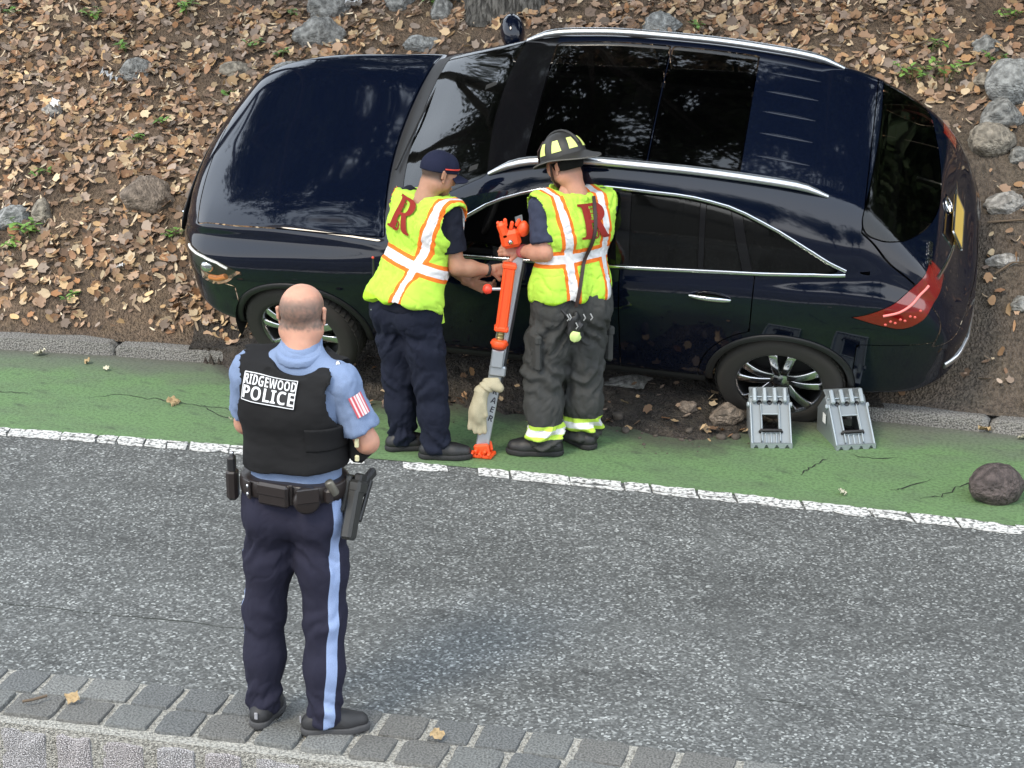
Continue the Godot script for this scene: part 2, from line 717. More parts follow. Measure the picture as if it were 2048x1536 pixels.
func bank(x: float, z: float) -> float:
	var d := (zk(x) - z) * 0.96
	var s := d - 0.15
	if s < 0.0:
		return 0.085
	var h := 0.085 + 0.72 * minf(s, 1.6) + 0.58 * clampf(s - 1.6, 0.0, 5.4) + 0.12 * maxf(s - 7.0, 0.0)
	var k := clampf(s * 2.0, 0.0, 1.0)
	h += k * (0.055 * noise2.get_noise_2d(x * 1.0, z * 1.0) + 0.02 * noise2.get_noise_2d(x * 4.0 + 40.0, z * 4.0))
	return h

func dirt_edge(x: float) -> float:
	return cv([-2.0, -12.25, -1.5, -11.55, -1.0, -11.28, -0.4, -11.2, 0.1, -10.98, 0.5, -10.86, 0.8, -10.62, 1.08, -10.54, 1.33, -10.68, 1.6, -10.95, 2.1, -11.05], x)

func dirt(x: float, z: float) -> float:
	var e := dirt_edge(x) + 0.10 * noise2.get_noise_2d(x * 5.0, z * 5.0 + 90.0) + 0.05 * noise2.get_noise_2d(x * 17.0, z * 17.0)
	var top := cv([-2.1, 0.02, -1.4, 0.17, -0.4, 0.17, 0.5, 0.13, 1.1, 0.10, 1.7, 0.07, 2.2, 0.03], x)
	var t := (e - z) / maxf(e - zk(x), 0.15)
	return -0.012 + top * sst(0.0, 1.0, t) + 0.028 * sst(0.0, 0.25, t) * (1.0 + noise2.get_noise_2d(x * 9.0, z * 9.0))

func ramp_list(inner: float, step: float, outer: Array) -> Array:
	var l := []
	for i in range(outer.size() - 1, -1, -1):
		l.append(-outer[i])
	var k := int(2.0 * inner / step)
	for i in k + 1:
		l.append(-inner + 2.0 * inner * i / k)
	l.append_array(outer)
	return l

# a sheet over (x, across) with heights and vertex colours
func sheet(xs: Array, ts: Array, pos: Callable, col: Callable) -> Shape:
	var s := Shape.new()
	for x in xs:
		for t in ts:
			var p: Vector3 = pos.call(x, t)
			s.vert(p)
			s.c.append(col.call(p, t))
	var k := ts.size()
	for i in xs.size() - 1:
		for j in k - 1:
			s.quad(i * k + j, i * k + j + 1, (i + 1) * k + j + 1, (i + 1) * k + j)
	s.smooth()
	for i in s.n.size():
		if s.n[i].y < 0.0:
			s.n[i] = -s.n[i]
	return s

func build_ground() -> void:
	var far := [7.5, 10.0, 15.0, 25.0, 45.0, 90.0]
	var xs := ramp_list(6.0, 0.08, far)
	var ts := []
	for i in 78:
		ts.append(i / 77.0)
	# road: one sheet from the kerb to the setts
	var road := sheet(xs, ts, func(x: float, t: float) -> Vector3: return Vector3(x, 0.0, zk(x) - 0.1 + t * (1.58 + 2.985 + 0.1)),
		func(p: Vector3, t: float) -> Color:
			var w := 0.88 + 0.16 * noise2.get_noise_2d(p.x * 0.7, p.z * 2.2) + 0.10 * noise2.get_noise_2d(p.x * 3.0 + 9.0, p.z * 3.0)
			w *= 1.0 - 0.20 * exp(-pow((p.z - zl(p.x) - 1.25) / 0.48, 2.0)) * (0.9 + 0.5 * noise2.get_noise_2d(p.x * 0.9, 3.0))
			w *= 1.0 - 0.10 * sst(0.15, 0.5, noise2.get_noise_2d(p.x * 1.1 + 70.0, p.z * 5.0))
			w *= 1.0 - 0.35 * sst(0.42, 0.62, noise2.get_noise_2d(p.x * 5.0 + 20.0, p.z * 6.0))
			w *= 1.0 - 0.08 * exp(-pow((p.z - zl(p.x) - 2.45) / 0.25, 2.0))
			return Color(w, w, w * 1.01))
	structure("road", road, mats.asphalt)
	# tar seams along the road
	for q in [[-6.0, -0.9, 2.28, 0.006, 5], [0.9, 6.0, 2.35, 0.003, 8]]:
		var ps := PackedVector3Array()
		var x: float = q[0]
		while x < q[1]:
			ps.append(Vector3(x, 0.001, zl(x) + q[2] + 0.03 * noise2.get_noise_2d(x * 2.5, q[4] * 10.0)))
			x += 0.06
		structure("road_crack", ribbon(ps, q[3]), mats.crack)
	# bicycle lane
	xs = ramp_list(6.0, 0.05, far)
	ts = []
	for i in 44:
		ts.append(i / 43.0)
	var lane := sheet(xs, ts, func(x: float, t: float) -> Vector3: return Vector3(x, 0.004, zk(x) - 0.05 + t * 1.57),
		func(p: Vector3, _t: float) -> Color:
			var green := Color(0.155, 0.272, 0.112)
			var n1 := noise2.get_noise_2d(p.x * 1.6, p.z * 3.0)
			var n2 := noise2.get_noise_2d(p.x * 9.0, p.z * 9.0 + 50.0)
			var n3 := noise2.get_noise_2d(p.x * 26.0, p.z * 26.0 + 20.0)
			var c := green.lerp(Color(0.14, 0.215, 0.108), clampf(0.2 + n1 * 0.8 + n2 * 0.25, 0.0, 1.0))
			c = c.lerp(Color(0.05, 0.062, 0.045), clampf(n2 * 1.2 + n3 * 1.1 - 0.62, 0.0, 0.65))
			# dust and worn paint along the kerb and at the line
			var d := p.z - zk(p.x)
			c = c.lerp(Color(0.15, 0.15, 0.13), clampf(1.0 - d / (0.55 + 0.3 * n1), 0.0, 1.0) * 0.95)
			c = c.lerp(Color(0.10, 0.10, 0.085), clampf(1.0 - (zl(p.x) - p.z) / 0.16 - 0.4 + n2 * 0.6, 0.0, 1.0) * 0.6)
			var m := clampf(1.0 - (dirt_edge(p.x) + 0.28 - p.z) / -0.30, 0.0, 1.0)
			if p.x > -1.9 and p.x < 2.1:
				c = c.lerp(Color(0.07, 0.065, 0.055), clampf(1.0 - (p.z - dirt_edge(p.x)) / (0.30 + 0.25 * n2), 0.0, 1.0) * 0.8)
			return c * (1.0 + 0.0 * m))
	structure("bicycle_lane", lane, mats.lane_paint)
	# cracks in the lane: pixel-free, along measured paths
	var cr := [
		[Vector2(-2.62, -11.42), Vector2(-2.40, -11.44), Vector2(-2.15, -11.35), Vector2(-1.95, -11.26), Vector2(-1.78, -11.2), Vector2(-1.5, -11.06)],
		[Vector2(-3.4, -11.6), Vector2(-3.1, -11.5), Vector2(-2.95, -11.48)],
		[Vector2(1.78, -10.32), Vector2(1.70, -10.22), Vector2(1.62, -10.1), Vector2(1.56, -10.02)],
		[Vector2(2.55, -10.0), Vector2(2.42, -9.86), Vector2(2.28, -9.72), Vector2(2.15, -9.68)],
		[Vector2(1.9, -10.36), Vector2(2.05, -10.3), Vector2(2.2, -10.33)],
		[Vector2(2.3, -9.98), Vector2(2.1, -9.83), Vector2(2.02, -9.8)],
		[Vector2(-1.9, -11.28), Vector2(-1.76, -11.05), Vector2(-1.5, -10.92), Vector2(-1.28, -10.9)]]
	for q in cr:
		var ps := PackedVector3Array()
		for i in q.size() - 1:
			for j in 6:
				var f: Vector2 = q[i].lerp(q[i + 1], j / 6.0)
				ps.append(Vector3(f.x + 0.02 * noise2.get_noise_2d(f.x * 22.0, 5.0), 0.0065, f.y + 0.035 * noise2.get_noise_2d(f.x * 22.0, 77.0)))
		structure("lane_crack", ribbon(ps, 0.0055), mats.crack)
	build_line()
	build_kerb()
	build_wall()
	# the bank
	xs = ramp_list(6.0, 0.075, [7.0, 9.0, 13.0, 20.0, 35.0, 60.0, 90.0])
	ts = []
	for i in 80:
		ts.append(0.105 + i * 0.085)
	ts.append_array([8.0, 9.5, 12.0, 18.0, 30.0, 60.0, 120.0])
	var hill := sheet(xs, ts, func(x: float, t: float) -> Vector3:
			var z := zk(x) - t / 0.96
			return Vector3(x, bank(x, z) if t > 0.11 else 0.075, z),
		func(p: Vector3, t: float) -> Color:
			var n1 := noise2.get_noise_2d(p.x * 1.3, p.z * 1.3)
			var c := Color(0.25, 0.175, 0.115).lerp(Color(0.15, 0.108, 0.076), clampf(0.5 + n1, 0.0, 1.0))
			return c.lerp(Color(0.15, 0.125, 0.10), sst(1.4, 2.6, p.x + n1 * 0.5) * (1.0 - sst(1.8, 2.6, t)) * 0.75))
	structure("bank_slope", hill, mats.soil)
	# earth pushed over the kerb and the lane
	var loose := Shape.new()
	var n := 96
	var mz := 40
	for i in n + 1:
		var x := -2.1 + 4.3 * i / n
		for j in mz + 1:
			var z := lerpf(zk(x) - 0.32, dirt_edge(x) + 0.22, float(j) / mz)
			var y := dirt(x, z)
			if z < zk(x):
				y = maxf(y, bank(x, z) + 0.012) if j > 0 else 0.0
			loose.vert(Vector3(x, y, z))
			var g := 0.8 + 0.5 * noise2.get_noise_2d(x * 7.0, z * 7.0)
			loose.c.append(Color(0.088 * g, 0.072 * g, 0.058 * g))
	for i in n:
		for j in mz:
			loose.quad(i * (mz + 1) + j, i * (mz + 1) + j + 1, (i + 1) * (mz + 1) + j + 1, (i + 1) * (mz + 1) + j)
	loose.smooth()
	structure("loose_earth", loose, mats.soil)
	# ground below the wall, on the viewer's side, and everything far away
	var low := Shape.new()
	low.face([Vector3(-400, -0.9, 400), Vector3(400, -0.9, 400), Vector3(400, -0.9, -400), Vector3(-400, -0.9, -400)], Vector3.UP)
	for i in 4:
		low.c.append(Color(0.16, 0.155, 0.145))
	structure("ground", low, mats.soil)

func ribbon(ps: PackedVector3Array, w: float) -> Shape:
	var s := Shape.new()
	var m := ps.size()
	for i in m:
		var d := (ps[mini(i + 1, m - 1)] - ps[maxi(i - 1, 0)]).normalized()
		var a := Vector3(-d.z, 0, d.x) * w * (0.35 + 0.65 * absf(noise2.get_noise_2d(ps[i].x * 30.0, ps[i].z * 30.0)) * 2.0) * clampf(minf(i, m - 1 - i) / 3.0, 0.1, 1.0)
		s.vert(ps[i] - a, Vector3.UP)
		s.vert(ps[i] + a, Vector3.UP)
	for i in m - 1:
		s.quad(i * 2, i * 2 + 1, i * 2 + 3, i * 2 + 2)
	return s

func build_line() -> void:
	var root := Node3D.new()
	root.name = numbered("white_line")
	add_child(root)
	root.set_meta("kind", "structure")
	var x := -6.5
	var hw := 0.069
	while x < 6.5:
		var l := rng.randf_range(0.05, 0.34)
		var x2: float = x + l
		var skip := (x > -1.35 and x < -0.45 and rng.randf() < 0.45) or (x > 0.5 and rng.randf() < 0.02)
		if not skip:
			# sometimes a piece is split lengthwise by a crack
			var rows := [[-1.0, 1.0]]
			if rng.randf() < 0.55:
				var c := rng.randf_range(-0.5, 0.5)
				rows = [[-1.0, c - 0.05], [c + 0.05, 1.0]]
			for r in rows:
				var w0: float = r[0] * hw
				var w1: float = r[1] * hw
				var worn: float = 0.035 if (x > -1.4 and x < -0.2) else 0.007 + 0.022 * absf(noise2.get_noise_2d(x * 3.0, 8.0))
				var top := PackedVector2Array()
				var steps := maxi(3, int(l / 0.045))
				for i in steps + 1:
					var u: float = lerpf(x + 0.006, x2 - 0.004, float(i) / steps)
					top.append(Vector2(u + rng.randf_range(-0.004, 0.004), zl(u) + w0 + absf(rng.randfn(0.0, worn))))
				for i in steps + 1:
					var u: float = lerpf(x2 - 0.004, x + 0.006, float(i) / steps) + 0.016 * (r[1] - 0.5)
					top.append(Vector2(u + rng.randf_range(-0.004, 0.004), maxf(zl(u) + w1 - absf(rng.randfn(0.0, worn)), zl(u) + w0 + 0.012)))
				var poly := PackedVector2Array()
				for p in top:
					poly.append(Vector2(p.x, -p.y))
				if Geometry2D.triangulate_polygon(poly).is_empty():
					continue
				put("paint_piece", prism(poly, 0.006), mats.line_paint, root, Transform3D(Basis(Vector3(1, 0, 0), -PI / 2), Vector3(0, 0.007, 0)))
		x = x2 + rng.randf_range(0.0, 0.008)

func rough_block(size: Vector3, sd: int, rough: float) -> Shape:
	# a split stone: a box whose faces bulge and wander, edges worn
	var s := Shape.new()
	var k := 6
	var f := FastNoiseLite.new()
	f.seed = sd
	f.frequency = 9.0
	f.fractal_octaves = 3
	var ax := [Vector3(1, 0, 0), Vector3(0, 1, 0), Vector3(0, 0, 1)]
	for a in 3:
		for sg in [-1.0, 1.0]:
			var base := s.v.size()
			for i in k + 1:
				for j in k + 1:
					var d: Vector3 = ax[a] * sg + ax[(a + 1) % 3] * (2.0 * i / k - 1.0) + ax[(a + 2) % 3] * (2.0 * j / k - 1.0)
					var e := d
					# round the edges: pull the cube towards a superellipsoid
					var q := pow(pow(absf(d.x), 14.0) + pow(absf(d.y), 14.0) + pow(absf(d.z), 14.0), 1.0 / 14.0)
					e = d / q
					var p := e * size * 0.5
					p += Vector3(f.get_noise_3dv(p), f.get_noise_3dv(p + Vector3(3, 0, 0)), f.get_noise_3dv(p + Vector3(0, 5, 0))) * rough
					s.vert(p)
			for i in k:
				for j in k:
					s.quad(base + i * (k + 1) + j, base + i * (k + 1) + j + 1, base + (i + 1) * (k + 1) + j + 1, base + (i + 1) * (k + 1) + j)
	s.smooth()
	for i in s.v.size():
		if s.n[i].dot(s.v[i]) < 0.0:
			s.n[i] = -s.n[i]
	return s

func build_kerb() -> void:
	var root := Node3D.new()
	root.name = numbered("kerb")
	add_child(root)
	root.set_meta("kind", "structure")
	var meshes := []
	for i in 4:
		meshes.append(rough_block(Vector3(1.0, 0.20, 0.13), 200 + i, 0.014).mesh())
	for side in [[-1.42, -1.0], [1.72, 1.0]]:
		var x: float = side[0]
		var k := 0
		while absf(x) < 9.0:
			var l := rng.randf_range(0.9, 1.5)
			var mid: float = x + side[1] * l * 0.5
			var slope := (zk(mid + 0.2) - zk(mid - 0.2)) / 0.4
			var b := Basis(Vector3.UP, -atan(slope)) * Basis.from_scale(Vector3(l / cos(atan(slope)) - 0.012, 1, 1))
			put("kerb_stone", meshes[k % 4], mats.kerb_granite, root, Transform3D(b, Vector3(mid, -0.012 + rng.randf_range(-0.008, 0.008), zk(mid) - 0.058 + rng.randf_range(-0.008, 0.008))))
			x += side[1] * l
			k += 1

func build_wall() -> void:
	# the low granite wall whose set top the officer stands on
	var root := Node3D.new()
	root.name = numbered("cobbled_wall_top")
	add_child(root)
	root.set_meta("kind", "structure")
	var o := 2.985        # from the line to the inner edge
	var xs := ramp_list(6.0, 0.25, [9.0, 15.0, 30.0, 60.0, 90.0])
	var bed := Shape.new()
	for x in xs:
		for q in [Vector2(-0.034, -0.3), Vector2(-0.034, 0.013), Vector2(0.415, 0.006), Vector2(0.418, -0.9)]:
			bed.vert(Vector3(x, q.y, zl(x) + o + q.x))
	var e := Shape.new()
	for i in xs.size() - 1:
		for j in 3:
			var a := bed.v[i * 4 + j]
			var b := bed.v[i * 4 + j + 1]
			var c := bed.v[i * 4 + 5 + j]
			var d := bed.v[i * 4 + 4 + j]
			e.face([a, b, c, d], [Vector3(0, 0, -1), Vector3.UP, Vector3(0, 0, 1)][j])
	put("mortar_bed", e, mats.mortar, root)
	var tops := []
	var faces := []
	for i in 5:
		tops.append(rough_block(Vector3(0.2, 0.10, 0.15), 300 + i, 0.007).mesh())
		faces.append(rough_block(Vector3(0.2, 0.22, 0.16), 330 + i, 0.016).mesh())
	var ang := func(x: float) -> float: return -atan((zl(x + 0.1) - zl(x - 0.1)) / 0.2)
	for row in 2:
		var x := -6.0 + row * 0.09
		while x < 6.0:
			var l := rng.randf_range(0.155, 0.215)
			var w := 0.188
			var z := zl(x) + o + 0.086 + row * 0.202 + rng.randf_range(-0.004, 0.004)
			var sc := Basis.from_scale(Vector3(l / 0.2, 1.0, w / 0.15))
			put("sett", tops[rng.randi() % 5], mats["sett%d" % (rng.randi() % 4)], root, Transform3D(Basis(Vector3.UP, ang.call(x) + rng.randf_range(-0.03, 0.03)) * sc, Vector3(x + l * 0.5, -0.026 + rng.randf_range(-0.003, 0.004), z)))
			x += l + rng.randf_range(0.014, 0.024)
	var x := -6.0
	while x < 6.0:
		var l := rng.randf_range(0.14, 0.20)
		for lay in 3:
			put("granite_block", faces[rng.randi() % 5], mats["block%d" % (rng.randi() % 3)], root, Transform3D(Basis(Vector3.UP, ang.call(x) + rng.randf_range(-0.02, 0.02)) * Basis.from_scale(Vector3(l / 0.2, 1, 1)), Vector3(x + l * 0.5 + lay * 0.07, -0.128 - lay * 0.25, zl(x) + o + 0.366 + rng.randf_range(-0.004, 0.006))))
		x += l + rng.randf_range(0.035, 0.055)

# ---------------------------------------------------------------- leaves, weeds, stones, trees
func leaf_mesh(kind: int) -> Shape:
	var s := Shape.new()
	var pts := []
	if kind == 0:      # lobed
		pts = [Vector2(0, -0.5), Vector2(0.22, -0.40), Vector2(0.40, -0.22), Vector2(0.33, -0.04), Vector2(0.46, 0.17), Vector2(0.22, 0.22), Vector2(0.04, 0.55), Vector2(-0.17, 0.26), Vector2(-0.34, 0.28), Vector2(-0.36, -0.02), Vector2(-0.31, -0.30), Vector2(-0.14, -0.40)]
	elif kind == 1:    # oval
		for i in 9:
			var w := TAU * i / 9
			pts.append(Vector2(0.27 * sin(w) * (1.0 + 0.15 * cos(w * 3.0)), -0.5 * cos(w)))
	else:              # curled sliver
		for i in 7:
			var w := TAU * i / 7
			pts.append(Vector2(0.11 * sin(w), -0.5 * cos(w)))
	var curl: float = [1.1, 1.5, 2.4][kind]
	var mid := s.vert(Vector3(0, -0.02, 0))
	for p in pts:
		s.vert(Vector3(p.x, curl * 0.35 * p.x * p.x + 0.22 * p.y * p.y * curl + 0.10 * sin(p.x * 9.0 + p.y * 5.0) * 0.5, p.y))
	for i in pts.size():
		s.tri(mid, mid + 1 + i, mid + 1 + (i + 1) % pts.size())
	s.smooth()
	return s

func scatter(called: String, kind: int, count: int, size: Vector2, cols: Array, place: Callable) -> void:
	var mm := MultiMesh.new()
	mm.transform_format = MultiMesh.TRANSFORM_3D
	mm.use_colors = true
	mm.mesh = leaf_mesh(kind).mesh()
	var xf := []
	var cl := []
	for i in count:
		var p = place.call()
		if p == null:
			continue
		var q: Vector3 = p
		var up := Vector3(bank(q.x - 0.08, q.z) - bank(q.x + 0.08, q.z), 0.16, bank(q.x, q.z - 0.08) - bank(q.x, q.z + 0.08)).normalized() if q.z < zk(q.x) else Vector3.UP
		var tilt := Basis(Vector3(1, 0, 0), rng.randfn(0.0, 0.40)) * Basis(Vector3(0, 0, 1), rng.randfn(0.0, 0.40))
		var b := Basis(Quaternion(Vector3.UP, up)) * tilt * Basis(Vector3.UP, rng.randf() * TAU)
		var sz := rng.randf_range(size.x, size.y)
		b = b * Basis.from_scale(Vector3(sz * rng.randf_range(0.8, 1.2), sz * rng.randf_range(0.4, 1.5), sz))
		xf.append(Transform3D(b, q + up * rng.randf_range(0.002, 0.035)))
		var c: Color = (cols[rng.randi() % cols.size()] as Color).lerp(Color(0.24, 0.20, 0.17), rng.randf_range(0.0, 0.32))
		cl.append(c * rng.randf_range(0.6, 1.5))
	mm.instance_count = xf.size()
	for i in xf.size():
		mm.set_instance_transform(i, xf[i])
		mm.set_instance_color(i, cl[i])
	var o := MultiMeshInstance3D.new()
	o.multimesh = mm
	o.material_override = mats.dead_leaf
	o.name = numbered(called)
	add_child(o)
	tag(o, "", "", "", "stuff")
	if called == "leaf_litter":
		tag(o, "brown fallen leaves covering the bank behind the car", "leaves")
	elif called == "leaf_scraps":
		tag(o, "pale curled leaf scraps and husks strewn over the bank", "leaf scraps")
	else:
		tag(o, "small brown leaves scattered on the loose earth at the kerb", "leaves")

func build_litter() -> void:
	var browns := [Color(0.35, 0.20, 0.095), Color(0.28, 0.155, 0.075), Color(0.42, 0.27, 0.13), Color(0.21, 0.12, 0.065), Color(0.50, 0.35, 0.19), Color(0.34, 0.22, 0.14), Color(0.29, 0.185, 0.12), Color(0.27, 0.13, 0.055), Color(0.52, 0.40, 0.25), Color(0.16, 0.09, 0.05), Color(0.24, 0.17, 0.125), Color(0.30, 0.23, 0.18), Color(0.20, 0.15, 0.115)]
	var pales := [Color(0.55, 0.44, 0.30), Color(0.62, 0.52, 0.38), Color(0.42, 0.30, 0.19), Color(0.5, 0.36, 0.22), Color(0.34, 0.2, 0.11)]
	var on_bank := func(bare: float):
		var x := rng.randf_range(-8.5, 7.5)
		var d := rng.randf_range(0.2, 6.8)
		if d > 4.6 and rng.randf() < 0.6:
			return null
		var z := zk(x) - d / 0.96
		# the earth is bare in patches, near the kerb at the left, and behind the car at the right
		var k := noise2.get_noise_2d(x * 1.1 + 30.0, z * 1.1) * 1.5
		var keep := 1.0 - sst(1.7, 2.5, x) * (1.0 - sst(1.9, 2.7, d)) * 0.93
		keep *= 0.35 + 0.65 * sst(0.15, 1.0, d + k * 0.3) if x < -2.4 else 1.0
		keep *= 1.0 - bare * sst(0.25, 0.5, k)
		# in the lee of the car the slope was swept bare
		if x > -0.9 and x < 0.6 and d > 2.0 and d < 2.75 and rng.randf() < 0.7:
			return null
		if rng.randf() > keep:
			return null
		return Vector3(x, bank(x, z), z)
	scatter("leaf_litter", 0, 37000, Vector2(0.04, 0.10), browns, on_bank.bind(0.7))
	scatter("leaf_litter", 1, 33000, Vector2(0.035, 0.09), browns, on_bank.bind(0.7))
	scatter("leaf_scraps", 2, 18000, Vector2(0.03, 0.09), pales, on_bank.bind(0.3))
	scatter("kerbside_leaves", 0, 210, Vector2(0.025, 0.07), browns, func():
		var x := rng.randf_range(-1.9, 2.1)
		var z := dirt_edge(x) - rng.randf_range(-0.02, 0.75)
		return Vector3(x, maxf(dirt(x, z), bank(x, z) if z < zk(x) else 0.0) + 0.004, z))

func build_weeds() -> void:
	var spots := [[-2.5, -15.18, 0.10, "broad leaved light green seedling near the top left edge"], [-2.91, -14.87, 0.075, "low green weed above the white scrap on the left bank"], [-1.65, -15.01, 0.06, "dark little weed left of the grey boulder pair at the top"],
		[-3.24, -15.26, 0.10, "bushy green weed high on the far left of the bank"], [-3.34, -13.26, 0.13, "bright green weed tuft below the pale stones at the left edge"], [-2.32, -13.12, 0.08, "dark green weed left of the front bumper of the dark car"],
		[-1.72, -14.53, 0.08, "green weed behind the bonnet of the dark car"], [-1.92, -14.67, 0.07, "feathery weed up the slope behind the bonnet"], [-2.1, -14.26, 0.085, "small green weed beside the front corner of the bonnet"],
		[-2.53, -14.06, 0.05, "single little weed on the leaves left of the bonnet"], [-3.39, -13.74, 0.065, "lone weed near the left edge among brown leaves"], [-2.71, -13.93, 0.05, "tiny green sprout above the brown boulder"],
		[-0.58, -14.89, 0.12, "green weed clump at the top edge left of the tree trunk"], [2.75, -13.33, 0.15, "leafy green weed patch behind the tailgate"], [2.95, -13.24, 0.14, "green weed patch right of the tailgate spoiler"], [3.28, -13.31, 0.08, "green weed beside the blue boulder at the upper right"],
		[3.5, -13.73, 0.09, "green weed in the top right corner"], [1.32, -14.2, 0.07, "small weed above the roof rail of the dark car"], [2.88, -13.54, 0.09, "weed up the slope above the green patch"], [-3.46, -13.2, 0.09, "green sprig at the left edge below the pale stones"],
		[-3.9, -15.4, 0.08, "green weed in the top left corner"], [-3.0, -12.75, 0.05, "tuft of yellowed weed low on the left bank"]]
	var lf := Shape.new()
	var pr := [Vector2(0, 0), Vector2(0.2, 0.25), Vector2(0.26, 0.5), Vector2(0.17, 0.8), Vector2(0, 1), Vector2(-0.17, 0.8), Vector2(-0.26, 0.5), Vector2(-0.2, 0.25)]
	lf.vert(Vector3(0, 0.02, 0.5))
	for p in pr:
		lf.vert(Vector3(p.x, 0.12 * absf(p.x) * 4.0 * 0.3 - 0.25 * p.y * p.y, p.y))
	for i in pr.size():
		lf.tri(0, 1 + i, 1 + (i + 1) % pr.size())
	lf.smooth()
	var lm := lf.mesh()
	for k in 3:
		var m := mat("weed_leaf%d" % k, lin([0.10, 0.14, 0.20][k], [0.22, 0.29, 0.36][k], [0.04, 0.05, 0.07][k]), 0.55)
		m.cull_mode = BaseMaterial3D.CULL_DISABLED
		m.backlight_enabled = true
		m.backlight = Color(0.4, 0.4, 0.4)
	var idx := 0
	for sp in spots:
		var y := bank(sp[0], sp[1])
		var o := thing("weed", sp[3], "weed", Transform3D(Basis(), Vector3(sp[0], y, sp[1])), "weeds on the bank")
		var st := Shape.new()
		var stems := 2 + int(sp[2] * 34.0)
		var pick := 0 if sp[2] < 0.09 else 1
		for q in stems:
			var w := rng.randf() * TAU
			var r: float = sp[2] * rng.randf_range(0.2, 1.3)
			var top := Vector3(cos(w) * r, sp[2] * rng.randf_range(0.35, 1.0), sin(w) * r * 0.8 + 0.03)
			st.add(tube(PackedVector3Array([Vector3(cos(w) * r * 0.3, -0.03, sin(w) * r * 0.3), top * 0.6, top]), 0.0025, 5))
			for l in 4 + rng.randi() % 3:
				var bl := rng.randf_range(0.034, 0.062) * (1.35 if sp[2] >= 0.10 else 1.0)
				var b := Basis(Vector3.UP, rng.randf() * TAU) * Basis(Vector3(1, 0, 0), rng.randf_range(-0.75, 0.2)) * Basis.from_scale(Vector3(bl, bl, bl))
				put("leaf", lm, mats["weed_leaf%d" % mini(2, pick + rng.randi() % 2)], o, Transform3D(b, top * rng.randf_range(0.65, 1.05)))
		put("stems", st, mats.stem, o)
		idx += 1

func stone(called: String, label: String, p: Vector3, r: Vector3, m: String, sd: int, yaw := 0.0, facet := 0.0, rough := 0.22, tilt := 0.0) -> void:
	var s := lump(r, rough, sd, 22, 32, facet)
	var o := put(called, s, mats[m], self, Transform3D(Basis.from_euler(Vector3(tilt, yaw, 0)), p))
	tag(o, label, "stone" if called == "stone" else "boulder", "stones on the bank" if called == "stone" or p.y > 0.3 else "")

